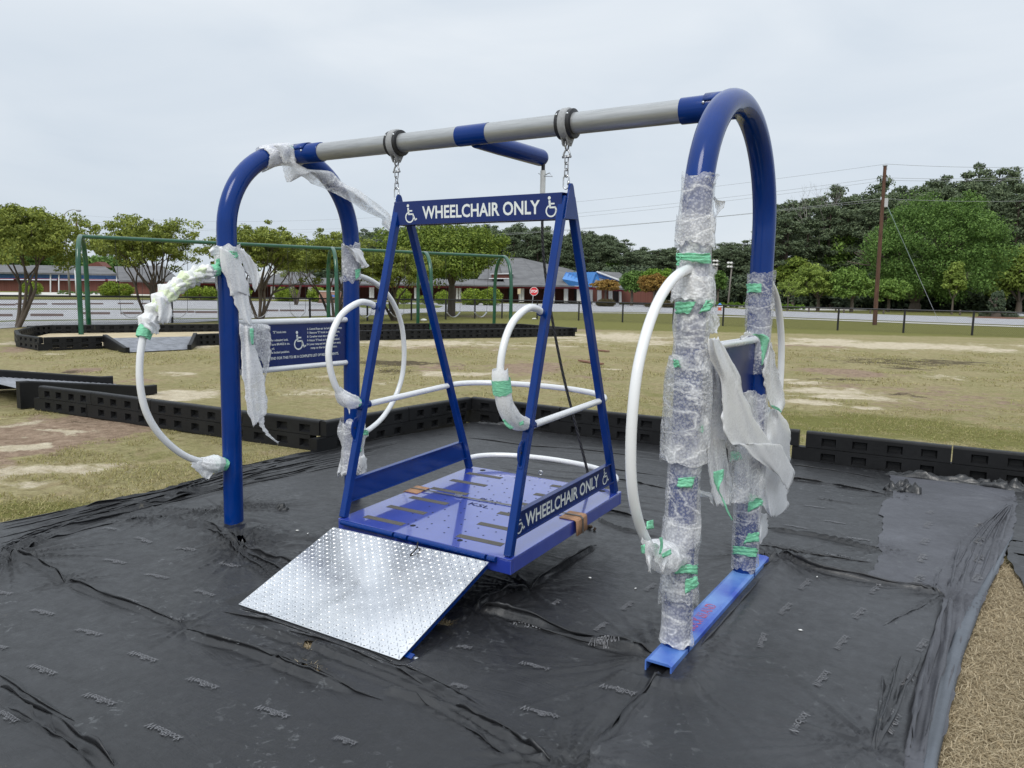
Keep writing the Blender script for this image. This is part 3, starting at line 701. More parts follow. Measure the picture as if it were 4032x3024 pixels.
def sheet_poly(name, pts, z, mat, kind='structure', px=True):
    P = [atz(a, b)[:2] for a, b in pts] if px else pts
    me = bpy.data.meshes.new(name); me.from_pydata([(p[0], p[1], z) for p in P], [], [tuple(range(len(P)))]); me.materials.append(mat); me.update()
    if me.polygons[0].normal.z < 0: me.flip_normals()
    o = bpy.data.objects.new(name, me); C.objects.link(o); return tag(o, kind=kind)
def flat_mat(name, c1, c2, scale=.6, rough=.9):
    m = Mt(name); co = m.coord(); n = m.noise(scale, 6, .65, co); n2 = m.noise(scale*18, 4, .7, co)
    c = m.ramp(n, [(.3, c1), (.7, c2)]); c = m.mix(m.ramp(n2, [(.35, (.35,)*3), (.65, (0,)*3)]), c, tuple(v*.75 for v in c1)); m.col(c); m.set(Roughness=rough); m.b.inputs['Specular IOR Level'].default_value = .2
    return m.m
M['lot'] = flat_mat('worn_light_asphalt', (.36, .36, .375), (.47, .47, .485)); M['conc'] = flat_mat('pale_concrete', (.52, .50, .46), (.62, .60, .56))
M['grass2'] = flat_mat('mown_verge_grass', (.075, .10, .016), (.18, .19, .04), 1.2)
sheet_poly('parking_lot', [(-900, 1348), (-300, 1312), (99, 1287), (457, 1278), (753, 1270), (1040, 1250), (1300, 1243), (1480, 1241), (1650, 1232), (1790, 1226), (2100, 1227), (2450, 1228), (2700, 1233), (2850, 1239), (3041, 1247), (3480, 1262), (4032, 1281), (4700, 1306), (4700, 1275), (4032, 1252), (3700, 1245), (3555, 1241), (3200, 1229), (3041, 1224), (2833, 1211), (2646, 1197), (2298, 1196), (2090, 1196), (1746, 1194), (1400, 1188), (1050, 1186), (821, 1182), (497, 1180), (50, 1180), (-300, 1178), (-900, 1176)], .004, M['lot'])
sheet_poly('driveway', [(-900, 1160), (50, 1162), (497, 1163), (821, 1165), (1050, 1178), (1400, 1182), (1746, 1187), (2000, 1191), (2298, 1194), (2570, 1194), (2833, 1207), (3041, 1216), (3180, 1222), (3420, 1222), (3380, 1215), (3041, 1204), (2833, 1198), (2570, 1189), (2348, 1189), (2094, 1186), (1746, 1176), (1400, 1171), (1050, 1169), (821, 1152), (-900, 1150)], .004, M['conc'])
sheet_poly('grass_island', [(1413, 1203), (1450, 1198), (1560, 1197), (1680, 1199), (1746, 1205), (1730, 1212), (1600, 1217), (1480, 1216), (1420, 1211)], .010, M['grass2'])
sheet_poly('grass_median', [(-900, 1214), (0, 1215), (650, 1216), (860, 1217), (860, 1219), (650, 1219), (0, 1219), (-900, 1218)], .010, M['grass2'])
sheet_poly('grass_median', [(-900, 1296), (50, 1262), (300, 1259), (650, 1255), (900, 1252), (900, 1255), (650, 1258), (300, 1262), (50, 1266), (-900, 1301)], .010, M['grass2'])
sheet_poly('gutter', [(2283, 1230), (2646, 1234), (2833, 1244), (3042, 1251), (3555, 1268), (4032, 1285), (4700, 1311), (4700, 1315), (4032, 1289), (3555, 1272), (3042, 1254), (2833, 1247), (2646, 1236), (2283, 1232)], .010, M['conc'])
sheet_poly('gutter', [(-900, 1177), (50, 1179), (497, 1180), (821, 1182), (1050, 1185), (1050, 1187), (821, 1185), (497, 1182), (50, 1181), (-900, 1179)], .012, flat_mat('dark_kerb', (.06, .055, .05), (.10, .095, .09)))
sheet_poly('road', [(3930, 1234), (4032, 1232), (4700, 1236), (4700, 1250), (4032, 1246), (3960, 1243)], .016, M['lot'])

# parking wheel stops
ws = [(-20, 50, 1246), (120, 250, 1245), (308, 433, 1238), (475, 565, 1237), (680, 765, 1232), (770, 855, 1233), (1040, 1095, 1226), (1103, 1197, 1226), (1215, 1293, 1225), (0, 60, 1203), (62, 185, 1200), (205, 300, 1200), (335, 405, 1199), (465, 525, 1198), (560, 640, 1198)]
M['stop'] = simple('weathered_wheel_stop', (.16, .12, .11), .9, scale=3)
for i, (a, b_, y) in enumerate(ws):
    p, q = atz(a, y), atz(b_, y); mb = MB(); L = np.linalg.norm(q-p); L = min(L, 2.6)
    mb.add([(-L/2, -.09, .004), (L/2, -.09, .004), (L/2, -.05, .13), (-L/2, -.05, .13), (-L/2, .09, .004), (L/2, .09, .004), (L/2, .05, .13), (-L/2, .05, .13)], [(0, 1, 2, 3), (7, 6, 5, 4), (3, 2, 6, 7), (0, 3, 7, 4), (1, 5, 6, 2)])
    o = mb.build('wheel_stop', M['stop'], None); o.location = (p+q)/2; o.rotation_euler = (0, 0, math.atan2(q[1]-p[1], q[0]-p[0]))
    tag(o, 'low brown wheel stop lying in the parking lot behind the black fence', 'wheel stop', 'wheel stops in the parking lot')
# ------------------------------------------------------------------ black weed-control fabric: shared relief of folds
def W2(L): return np.array([atz(a, b)[:2] for a, b in L])
RIDGES = []
def ridge(pts, h, w, px=True, v=True, tap=.15):
    P = W2(vv(pts) if v else pts) if px else np.asarray(pts, float)
    RIDGES.append((catmull(P, 4) if len(P) > 2 else P, h, w, tap))
EA = [(0, 1137), (200, 1098), (400, 1050), (530, 1010), (690, 975), (860, 935), (960, 915)]
EB = [(0, 1205), (100, 1168), (300, 1115), (430, 1082), (560, 1050), (690, 1025), (760, 1012)]
rr = random.Random(4)
for k in range(21):
    t = (k+.5)/21*1.0; t = t+rr.uniform(-.02, .02)
    pts = [(a[0]*(1-t)+b_[0]*t+rr.uniform(-6, 6), a[1]*(1-t)+b_[1]*t+rr.uniform(-2, 2)) for a, b_ in zip(EA, EB)]
    s = rr.choice([0, 0, 1]); e = rr.choice([7, 7, 6, 5])
    ridge(pts[s:e], rr.uniform(.010, .024), rr.uniform(.013, .022))
ridge([(0, 1203), (80, 1172), (180, 1142), (300, 1110), (420, 1070), (480, 1056)], .04, .028)
ridge([(0, 1210), (100, 1182), (210, 1152), (330, 1125)], .022, .02)
ridge([(21, 1208), (70, 1222), (142, 1264)], .045, .030); ridge([(21, 1205), (60, 1228), (120, 1262)], .02, .016)
ridge([(142, 1264), (200, 1285), (243, 1302), (320, 1332), (399, 1366)], .030, .026)
ridge([(399, 1366), (451, 1392), (530, 1412), (601, 1444), (690, 1478), (768, 1507)], .035, .035)
ridge([(430, 1380), (520, 1400), (640, 1432), (740, 1480)], .016, .02)
for i in range(9):
    a = (480+rr.uniform(-60, 40)+i*14, 1318+i*8); ridge([a, (a[0]+150, a[1]+45+rr.uniform(-6, 6)), (a[0]+330, a[1]+115+rr.uniform(-8, 8)), (a[0]+520, a[1]+215+rr.uniform(-8, 8))], rr.uniform(.010, .022), rr.uniform(.014, .028))
ridge([(0, 1500), (60, 1548), (130, 1588), (190, 1630), (250, 1675)], .055, .035); ridge([(0, 1492), (80, 1552), (150, 1592), (230, 1640)], .018, .018); ridge([(60, 1570), (140, 1625), (200, 1680)], .03, .02)
ridge([(345, 1130), (400, 1148), (450, 1168), (490, 1186), (521, 1200)], .05, .026); ridge([(360, 1140), (420, 1158), (500, 1200)], .02, .016)
for i in range(6): ridge([(521, 1200+i), (590, 1222+i*9), (650, 1240+i*16), (700, 1260+i*22)], .022-.001*i, .016)
ridge([(430, 1160), (520, 1215), (590, 1262), (640, 1300)], .02, .014); ridge([(520, 1230), (570, 1258), (610, 1285)], .02, .013)
ridge([(1026, 1327), (1090, 1338), (1150, 1355), (1279, 1398), (1421, 1440)], .05, .032); ridge([(1080, 1350), (1200, 1378), (1330, 1418), (1421, 1445)], .018, .02)
ridge([(1290, 1190), (1258, 1207), (1200, 1245), (1144, 1283)], .035, .022); ridge([(1144, 1283), (1100, 1290), (1050, 1310), (1026, 1327)], .035, .022)
ridge([(1452, 1464), (1410, 1505), (1369, 1547), (1320, 1600), (1276, 1658)], .035, .020); ridge([(1440, 1470), (1400, 1530), (1330, 1600), (1290, 1660)], .012, .02)
ridge([(987, 1544), (1060, 1585), (1130, 1628), (1182, 1662)], .06, .032); ridge([(960, 1545), (1050, 1602), (1140, 1670)], .022, .02); ridge([(830, 1500), (900, 1520), (987, 1550)], .03, .04); ridge([(900, 1530), (1000, 1590), (1080, 1660)], .02, .018)
ridge([(1675, 1222), (1760, 1250), (1900, 1278), (2040, 1303)], .045, .030); ridge([(1690, 1235), (1800, 1272), (1950, 1290), (2035, 1306)], .015, .015)
ridge([(1485, 1425), (1560, 1330), (1640, 1250), (1680, 1222)], .05, .028); ridge([(1500, 1430), (1580, 1340), (1650, 1262)], .018, .018)
ridge([(2042, 1303), (2020, 1400), (1985, 1520), (1960, 1665)], .045, .026); ridge([(2052, 1290), (2045, 1400), (2020, 1520), (1990, 1665)], .035, .022); ridge([(2075, 1290), (2070, 1380), (2045, 1480)], .022, .02)
ridge([(1887, 1634), (1915, 1540), (1945, 1440)], .035, .018); ridge([(1892, 1634), (1935, 1550), (1985, 1430)], .03, .018); ridge([(1880, 1636), (1900, 1560), (1905, 1480)], .02, .02)
ridge([(2036, 1300), (1960, 1340), (1900, 1370)], .016, .018); ridge([(2036, 1303), (1980, 1345)], .014, .014)
ridge([(1700, 1040), (1790, 1052), (1914, 1075)], .025, .02); ridge([(1655, 1150), (1760, 1165), (1908, 1202)], .035, .022); ridge([(1645, 1180), (1760, 1205), (1890, 1228)], .015, .03)
ridge([(1750, 1082), (1830, 1095), (1905, 1102)], .015, .02)
for i in range(7): ridge([(2190-2*i, 1092), (2160-14*i, 1180), (2140-20*i, 1260+4*i)], rr.uniform(.012, .028), .018)
ridge([(2048, 1295), (2060, 1240), (2072, 1180)], .03, .020); ridge([(2068, 1300), (2085, 1240), (2095, 1180)], .02, .018); ridge([(2010, 1290), (2030, 1240)], .015, .02)
for i in range(10):
    y = 960+i*14; ridge([(1010+i*10, y-18), (1180, y+6), (1360, y+18), (1450, y+30)], rr.uniform(.008, .02), rr.uniform(.018, .03))
ridge([(1290, 1130), (1340, 1152), (1420, 1170)], .03, .02); ridge([(1275, 1110), (1350, 1120), (1440, 1150)], .02, .02)
PINCH = [((21, 1208), .55, .05, 7), ((142, 1264), .22, .025, 6), ((321, 1129), .30, .03, 6), ((521, 1198), .35, .04, 8), ((399, 1364), .2, .02, 5), ((1421, 1447), .50, .025, 9), ((1675, 1222), .45, .035, 8),
         ((2040, 1302), .35, .035, 7), ((1887, 1636), .4, .026, 7), ((1907, 1199), .25, .03, 6), ((1230, 1664), .35, .026, 8), ((1144, 1283), .25, .03, 6), ((1026, 1327), .4, .025, 9), ((1928, 1077), .3, .03, 6), ((2197, 1090), .4, .03, 7), ((640, 1440), .35, .02, 6), ((487, 1114), .5, .06, 6), ((1500, 1400), .25, .03, 7)]
PINCH = [(W2(vv([p]))[0], R, a, n) for p, R, a, n in PINCH]
POST = np.array([0.0, -HW])
def Hfab(x, y):
    x, y = np.asarray(x, float), np.asarray(y, float)
    if x.ndim == 0: return float(Hfab(x[None], y[None])[0])
    z = .026+.010*fbm(x*1.2, y*1.2, 0, 31, 2)+.0015*np.abs(fbm(x*7, y*7, 0, 37, 2))
    # directional puckers
    z = z+.0025*np.abs(noise3(x*3.0+fbm(x, y, 0, 2, 2), y*16, 0, 41))*np.clip(noise3(x*.8, y*.8, 0, 43)+.35, 0, 1)
    d0 = np.hypot(x-POST[0], y-POST[1])
    cr = np.exp(-(np.hypot((x-.35)/.85, (y+.55)/.45))**2)
    z = z+.08*np.exp(-(d0/.34)**2)+cr*.038*np.abs(fbm(x*4.0, y*4.0, 0, 51, 3))
    for c, R, a, n in PINCH:
        dx, dy = x-c[0], y-c[1]; r = np.hypot(dx, dy); msk = r < R*3
        if not np.any(msk): continue
        th = np.arctan2(dy, dx)
        f = (1-np.abs(noise3(np.cos(th)*n*.9+10, np.sin(th)*n*.9, 0, int(abs(c[0]*100)))))**6+.5*(1-np.abs(noise3(np.cos(th)*n*1.7+3, np.sin(th)*n*1.7, r*2, 9+n)))**6
        z = z+np.where(msk, 1.0*a*f*np.exp(-r/(R*.55))*np.clip(r/.05, .1, 1), 0)-np.where(msk, .01*np.exp(-(r/.04)**2), 0)
    for P, h, w, tap in RIDGES:
        mn, mx = P.min(0)-5*w, P.max(0)+5*w
        msk = (x > mn[0]) & (x < mx[0]) & (y > mn[1]) & (y < mx[1])
        if not np.any(msk): continue
        xs, ys = x[msk], y[msk]; best = np.full(xs.shape, 1e9); tt = np.zeros_like(xs); sd = np.zeros_like(xs); n = len(P)-1
        for i in range(n):
            a, b = P[i], P[i+1]; ab = b-a; L2 = ab@ab+1e-12
            t = np.clip(((xs-a[0])*ab[0]+(ys-a[1])*ab[1])/L2, 0, 1)
            qx, qy = xs-a[0]-t*ab[0], ys-a[1]-t*ab[1]; d = np.hypot(qx, qy); u = d < best
            best = np.where(u, d, best); tt = np.where(u, (i+t)/n, tt); sd = np.where(u, np.sign(ab[0]*qy-ab[1]*qx), sd)
        s = best*sd/w; tp = np.clip(tt/tap, 0, 1)*np.clip((1-tt)/tap, 0, 1)
        hh = h*.85*(.75+.5*noise3(tt*6, h*100, 0, 3)); s = s*1.9
        prof = np.exp(-np.where(s > 0, (s/.55)**2, (s/1.25)**2)) - .45*np.exp(-((s-1.1)/.45)**2) - .2*np.exp(-((s+1.9)/.7)**2)
        z[msk] = z[msk]+hh*prof*tp
    z = np.maximum(z, .003)
    dx = np.maximum(np.abs(x-LB)-.070, 0); dy = np.maximum(np.maximum(-.80-y, y-.91), 0); d = np.hypot(dx, dy); zb_ = .056-.012*np.exp(-((y+.85)/.1)**2)
    z = z*(1-np.exp(-(d/.05)**2))+zb_*np.exp(-(d/.05)**2)+np.where(x > LB, .03, .018)*np.exp(-((d-.07)/.08)**2)*(1-np.exp(-(d/.05)**2))
    dx = np.maximum(np.maximum(.93-x, x-2.12), 0); dy = np.maximum(np.maximum(-1.31-y, y+.95), 0); d = np.hypot(dx, dy); z = np.minimum(z, .006+np.clip(d-.01, 0, 1)*.6)
    return z

def poly_mesh(name, poly, step, off, mat, holes=(), parent=None, rag=0.0):
    P = np.asarray(poly, float); n = len(P)
    if rag:
        Q = []; 
        for i in range(n):
            a, b = P[i], P[(i+1) % n]; k = max(1, int(np.linalg.norm(b-a)/.05))
            for j in range(k): Q.append(a+(b-a)*j/k+np.array([noise3(a[0]*9+j*.7, i, 0, 1), noise3(a[1]*9+j*.7, i, 5, 2)]).ravel()*rag)
        P = np.array(Q); n = len(P)
    x0, y0 = P.min(0)-step; x1, y1 = P.max(0)+step
    xs, ys = np.arange(x0, x1, step), np.arange(y0, y1, step); X, Y = np.meshgrid(xs, ys, indexing='ij')
    inside = np.zeros(X.shape, bool); bd = np.full(X.shape, 1e9); bx, by = X.copy(), Y.copy()
    for i in range(n):
        a, b = P[i], P[(i+1) % n]
        if a[1] != b[1]:
            c_ = ((a[1] > Y) != (b[1] > Y)) & (X < (b[0]-a[0])*(Y-a[1])/(b[1]-a[1])+a[0]); inside ^= c_
        ab = b-a; m0, m1 = np.minimum(a, b)-2*step, np.maximum(a, b)+2*step
        i0, i1 = np.searchsorted(xs, [m0[0], m1[0]]); j0, j1 = np.searchsorted(ys, [m0[1], m1[1]])
        if i1 <= i0 or j1 <= j0: continue
        sx, sy = X[i0:i1, j0:j1], Y[i0:i1, j0:j1]
        t = np.clip(((sx-a[0])*ab[0]+(sy-a[1])*ab[1])/(ab@ab+1e-12), 0, 1); qx, qy = a[0]+t*ab[0], a[1]+t*ab[1]; d = np.hypot(sx-qx, sy-qy)
        S = bd[i0:i1, j0:j1]; u = d < S; S[u] = d[u]; bx[i0:i1, j0:j1][u] = qx[u]; by[i0:i1, j0:j1][u] = qy[u]
    cell = inside[:-1, :-1] | inside[1:, :-1] | inside[1:, 1:] | inside[:-1, 1:]
    snap = ~inside & (bd < 2*step); X = np.where(snap, bx, X); Y = np.where(snap, by, Y)
    cx, cy = (X[:-1, :-1]+X[1:, 1:])/2, (Y[:-1, :-1]+Y[1:, 1:])/2
    for hx, hy, a, b, ang in holes:
        ca, sa = math.cos(ang), math.sin(ang); u, v = (cx-hx)*ca+(cy-hy)*sa, -(cx-hx)*sa+(cy-hy)*ca
        cell &= ((u/a)**2+(v/b)**2) > 1+.5*noise3(u*30, v*30, 0, 4)
    I = np.arange(X.size).reshape(X.shape); Q = np.stack([I[:-1, :-1], I[1:, :-1], I[1:, 1:], I[:-1, 1:]], -1)[cell]
    used = np.unique(Q); remap = np.zeros(X.size, np.int64); remap[used] = np.arange(len(used))
    xv, yv = X.ravel()[used], Y.ravel()[used]; zv = Hfab(xv, yv)+off
    edge = bd.ravel()[used] < step*.6
    return fast_mesh(name, np.stack([xv, yv, zv], 1), remap[Q], mat, parent, smooth=True)

def hole(px, py, a, b, ang=0): c = atz(px, py); return (c[0], c[1], a, b, ang)
HOLES = [hole(1225, 2655, .060, .022, -.2), hole(1215, 2567, .028, .016, -.2), hole(950, 2170, .045, .022, 0), hole(850, 2034, .09, .045, .3), hole(1405, 1862, .07, .04, .4), hole(2290, 2085, .05, .02, .3), hole(1750, 2470, .05, .025, 0), hole(2995, 2222, .11, .028, 1.55)]
left = W2([(0, 2073), (365, 2001), (729, 1914), (966, 1841), (1180, 1790), (1250, 1781)])
dirn = left[0]-left[2]; dirn /= np.linalg.norm(dirn)
polyA = [left[0]+dirn*3.5]+list(left)+[np.array(p) for p in ((-1.46, 1.80), (-1.42, 3.05), (-1.30, 4.09), (0.0, 4.08), (1.0, 4.2), (2.6, 4.34), (3.6, 4.36), (4.5, 4.37), (4.48, 3.8), (4.2, 2.9), (4.05, 2.0), (4.0, 1.0), (4.15, 0), (4.3, -1.5), (4.4, -2.6), (4.0, -3.2), (2.5, -3.6), (.5, -4.6))]
fa = poly_mesh('weed_fabric', polyA, .0125, 0, M['fab'], HOLES)
tag(fa, 'widest black weed fabric sheet, lying wrinkled under the swing platform and silver ramp', 'weed fabric', 'black weed fabric sheets')
hemo = [(4005, 1986), (3990, 2110), (3950, 2217), (3880, 2362), (3791, 2601), (3736, 2824), (3691, 3024), (3640, 3420)]
polyB = W2([(3501, 1872), (3700, 1892), (3985, 1926)]+hemo+[(3300, 3420), (3480, 2900), (3620, 2480), (3560, 2380), (3330, 2330), (3399, 2303), (3437, 2268), (3460, 2216), (3478, 2188), (3450, 2170), (3468, 2114), (3478, 2053), (3455, 2042), (3476, 1991), (3514, 1963)])
fb = poly_mesh('weed_fabric', polyB, .0125, .007, M['fab_grey'], (), rag=.012)
tag(fb, 'grey fabric sheet with painted sheen at the right, beside the dry straw', 'weed fabric', 'black weed fabric sheets')
polyC = W2([(3053, 2232), (3230, 2275), (3399, 2305), (3560, 2338), (3722, 2368), (3700, 2450), (3655, 2560), (3600, 2750), (3560, 3024), (3500, 3420), (2200, 3420), (2326, 3017), (2495, 2820), (2650, 2672), (2760, 2560), (2880, 2420), (3000, 2262)])
fc = poly_mesh('weed_fabric', polyC, .0125, .016, M['fab_mid'], (), rag=.006)
tag(fc, 'smooth charcoal fabric sheet in the right foreground, beside the blue base beam', 'weed fabric', 'black weed fabric sheets')
polyD = W2([(3998, 1934), (4060, 1942), (4500, 1995), (4500, 2800), (4032, 2330), (3990, 2260), (3958, 2212), (3985, 2130)])
fd = poly_mesh('weed_fabric', polyD, .02, .003, M['fab'], [hole(3995, 2148, .05, .015, .3), hole(4015, 2205, .04, .015, -.2)], rag=.012)
tag(fd, 'torn black fabric flap at the right edge, beyond the straw', 'weed fabric', 'black weed fabric sheets')
hi = [(3981, 2144), (3903, 2256), (3802, 2434), (3758, 2512), (3708, 2657), (3663, 2824), (3636, 3024), (3560, 3420)]
ho = W2(hemo[1:]); hi = W2(hi); ho, hi = resample(ho, 60), resample(hi, 60)
P = np.zeros((60, 7, 3))
for j in range(7):
    t = j/6; xy = hi*(1-t)+ho*t; P[:, j, :2] = xy; P[:, j, 2] = Hfab(xy[:, 0], xy[:, 1])*.6+.018+.010*math.sin(math.pi*t)+(0 if j < 6 else -.012)
b = MB(); b.grid(P); h = b.build('turned_hem', M['hem'], fb, smooth=True, solid=.002)
# bunched scraps against the border
def scrap(px, py, lx, ly, hgt, seed, label, rz=0.0):
    c = atz(px, py, .02); u = np.linspace(-1, 1, 26); v = np.linspace(-1, 1, 16); U, Vv = np.meshgrid(u, v, indexing='ij')
    n1 = fbm(U*2.2+seed, Vv*2.2, 0, seed, 4); n2 = fbm(U*2.2+seed+9, Vv*2.2, 3, seed+5, 4)
    e = np.clip(1-np.abs(U)**4, 0, 1)*np.clip(1-np.abs(Vv)**3, 0, 1)
    x = U*lx*(1+.15*n2)+.02*n1; y = Vv*ly*(1+.3*n1); z = .012+hgt*np.abs(n1+.25)*e*1.3+hgt*.25*e
    b = MB(); b.grid(np.stack([x, y, z], -1)); o = b.build('fabric_scrap', M['fab_dark'], None, smooth=True, solid=.002); o.location = (c[0], c[1], 0.01); o.rotation_euler = (0, 0, rz)
    tag(o, label, 'fabric scrap')
scrap(3548, 1935, .14, .09, .07, 3, 'crumpled black fabric scrap on the top corner of the pale grey sheet')
scrap(3690, 1893, .42, .05, .05, 5, 'bunched black fabric roll along the foot of the right border', 0)
scrap(3945, 1926, .22, .07, .08, 8, 'crumpled black fabric end at the border foot, farthest right', -.2)
scrap(1085, 1950+60, .10, .05, .03, 12, 'small black fabric scrap beside the left blue post', .2)
scrap(1950, 1675, .32, .03, .03, 14, 'torn black fabric edge in the far border corner', .1)

# printed maker's lettering
def prints(name, parent, off, lists, h=.034):
    b = MB(); V0, F0 = text_mesh('WeedBlock', .012); x0, x1 = V0[:, 0].min(), V0[:, 0].max(); y1 = V0[:, 1].max()
    for (ox, oy, s, L) in lists:
        for q in L:
            p0, p1 = zp(ox, oy, s, [q[:2], q[2:4]]); A_0, A_1 = atz(*p0)[:2], atz(*p1)[:2]
            if np.linalg.norm(A_1-A_0) > .22: A_1 = A_0+(A_1-A_0)/np.linalg.norm(A_1-A_0)*.20
            d = A_1-A_0; nr = np.array([-d[1], d[0]])/np.linalg.norm(d)*h*(-1 if len(q) < 5 else 1)
            u = (V0[:, :1]-x0)/(x1-x0); v = V0[:, 1:2]/y1
            xy = A_0+u*d+(v-.5)*nr
            zz2 = Hfab(xy[:, 0], xy[:, 1])+off+.0045
            b.add(np.column_stack([xy, zz2]), F0)
    return b.build('printed_lettering', M['print'], parent)

# taut pleats and overlapping seams: narrow folded lips that overhang a little
def pleats(parent, mat, off, runs):
    for pts, h, w in runs:
        P2 = W2(vv(pts)); P2 = resample(catmull(P2, 8) if len(P2) > 2 else P2, max(24, int(np.linalg.norm(P2[-1]-P2[0])/.02))); n = len(P2); t = np.linspace(0, 1, n)
        P2 = P2+np.stack([fbm(t*5+h*900, w*70, 0, 5, 2), fbm(t*5+h*700, w*90, 3, 6, 2)], 1)*.006
        T = np.gradient(P2, axis=0); T /= np.linalg.norm(T, axis=1)[:, None]; N_ = np.stack([-T[:, 1], T[:, 0]], 1)
        tp = np.clip(t/.12, 0, 1)**.7*np.clip((1-t)/.12, 0, 1)**.7*(.7+.5*fbm(t*7+w*300, 0, 0, 9, 2)); tp = np.clip(tp, 0.02, 2)
        if N_[n//2] @ (CAM[:2]-P2[n//2]) < 0: N_ = -N_      # the overhang faces the near side
        prof = [(-1.3, -.08), (-.55, .30), (-.12, .92), (.12, 1.0), (.30, .72), (.22, .25), (.10, -.2)]
        S = np.zeros((n, len(prof), 3))
        z0 = Hfab(P2[:, 0], P2[:, 1])+off
        for j, (a, c_) in enumerate(prof):
            q = P2+N_*(a*w*tp)[:, None]; zz_ = Hfab(q[:, 0], q[:, 1])+off if j in (0, 1) else z0
            S[:, j, :2] = q; S[:, j, 2] = zz_+c_*h*tp
        b = MB(); b.grid(S); b.build('seam_fold', mat, parent, smooth=True)
RA = []
for k in range(11):
    t = (k+.6)/11.5
    pts = [(a[0]*(1-t)+b_[0]*t+rr.uniform(-8, 8), a[1]*(1-t)+b_[1]*t+rr.uniform(-1.5, 1.5)) for a, b_ in zip(EA, EB)]
    s = rr.choice([0, 0, 1]); e = rr.choice([7, 7, 6, 5]); RA.append((pts[s:e], rr.uniform(.010, .017), rr.uniform(.018, .028)))
RA += [([(0, 1201), (80, 1170), (180, 1140), (300, 1108), (420, 1068), (480, 1054)], .030, .032), ([(30, 1207), (100, 1180), (210, 1150), (320, 1128)], .014, .02),
 ([(21, 1208), (70, 1222), (142, 1264)], .024, .03), ([(142, 1264), (200, 1285), (243, 1302), (320, 1332), (399, 1366)], .016, .024), ([(399, 1366), (451, 1392), (530, 1412), (601, 1444), (690, 1478), (768, 1507), (830, 1528)], .018, .028),
 ([(440, 1388), (540, 1412), (640, 1440), (720, 1478)], .010, .018), ([(480, 1330), (640, 1366), (800, 1432), (960, 1520)], .010, .018), ([(520, 1318), (700, 1362), (860, 1440), (1040, 1540)], .009, .016), ([(620, 1372), (790, 1420), (950, 1490)], .008, .016),
 ([(0, 1499), (60, 1548), (130, 1588), (190, 1630), (250, 1675)], .034, .034), ([(20, 1540), (110, 1600), (170, 1650)], .014, .022), ([(0, 1470), (90, 1530), (160, 1575)], .010, .02),
 ([(345, 1128), (400, 1146), (450, 1166), (490, 1184), (521, 1200)], .028, .026), ([(521, 1200), (590, 1222), (650, 1240), (720, 1262)], .018, .02), ([(526, 1206), (590, 1240), (660, 1275)], .010, .015), ([(440, 1168), (520, 1214), (590, 1262), (635, 1298)], .012, .014),
 ([(1026, 1327), (1090, 1338), (1150, 1355), (1279, 1398), (1421, 1440)], .024, .03), ([(1090, 1352), (1200, 1380), (1330, 1420)], .010, .018), ([(1290, 1188), (1258, 1205), (1200, 1243), (1144, 1283)], .020, .022), ([(1144, 1283), (1090, 1292), (1050, 1308), (1026, 1327)], .020, .02),
 ([(1450, 1466), (1410, 1505), (1369, 1547), (1320, 1600), (1276, 1660)], .018, .022), ([(980, 1542), (1060, 1585), (1130, 1628), (1190, 1668)], .030, .034), ([(900, 1522), (1000, 1585), (1090, 1650)], .012, .02), ([(1655, 1148), (1760, 1163), (1908, 1200)], .020, .024),
 ([(1700, 1040), (1790, 1052), (1914, 1075)], .014, .02), ([(1290, 1130), (1340, 1150), (1420, 1168)], .016, .02), ([(1280, 1110), (1350, 1120), (1440, 1148)], .012, .018), ([(1010, 952), (1180, 970), (1440, 1000)], .010, .018), ([(1050, 985), (1200, 1005), (1450, 1035)], .012, .018), ([(1330, 1040), (1440, 1062)], .010, .016), ([(1700, 1010), (1800, 1022), (1900, 1040)], .010, .016), ([(1640, 1186), (1760, 1208), (1880, 1228)], .010, .02)]
pleats(fa, M['fab'], .001, RA)
pleats(fc, M['fab_mid'], .016, [([(1675, 1223), (1760, 1251), (1900, 1279), (2040, 1304)], .026, .028), ([(1490, 1422), (1560, 1334), (1640, 1254), (1678, 1226)], .026, .024), ([(1512, 1428), (1584, 1342), (1650, 1266)], .012, .018), ([(1887, 1636), (1915, 1540), (1948, 1436)], .016, .018), ([(1892, 1638), (1938, 1550), (1990, 1430)], .014, .016), ([(2034, 1304), (1960, 1342), (1900, 1372)], .008, .014), ([(1878, 1640), (1896, 1560), (1902, 1480)], .009, .014)])
pleats(fb, M['fab_grey'], .007, [([(2046, 1300), (2026, 1400), (1990, 1520), (1966, 1668)], .022, .024), ([(2058, 1296), (2046, 1400), (2022, 1520), (1996, 1668)], .016, .02), ([(2080, 1300), (2072, 1400), (2050, 1480), (2022, 1600)], .012, .018)]+[([(2188-3*i, 1098), (2160-16*i, 1180), (2138-24*i, 1275+3*i)], .012+.003*(i % 2), .016) for i in range(5)]+[([(2050, 1290), (2062, 1235), (2074, 1180)], .014, .018), ([(2016, 1286), (2032, 1236)], .009, .014), ([(2072, 1296), (2088, 1238), (2098, 1180)], .010, .016)])
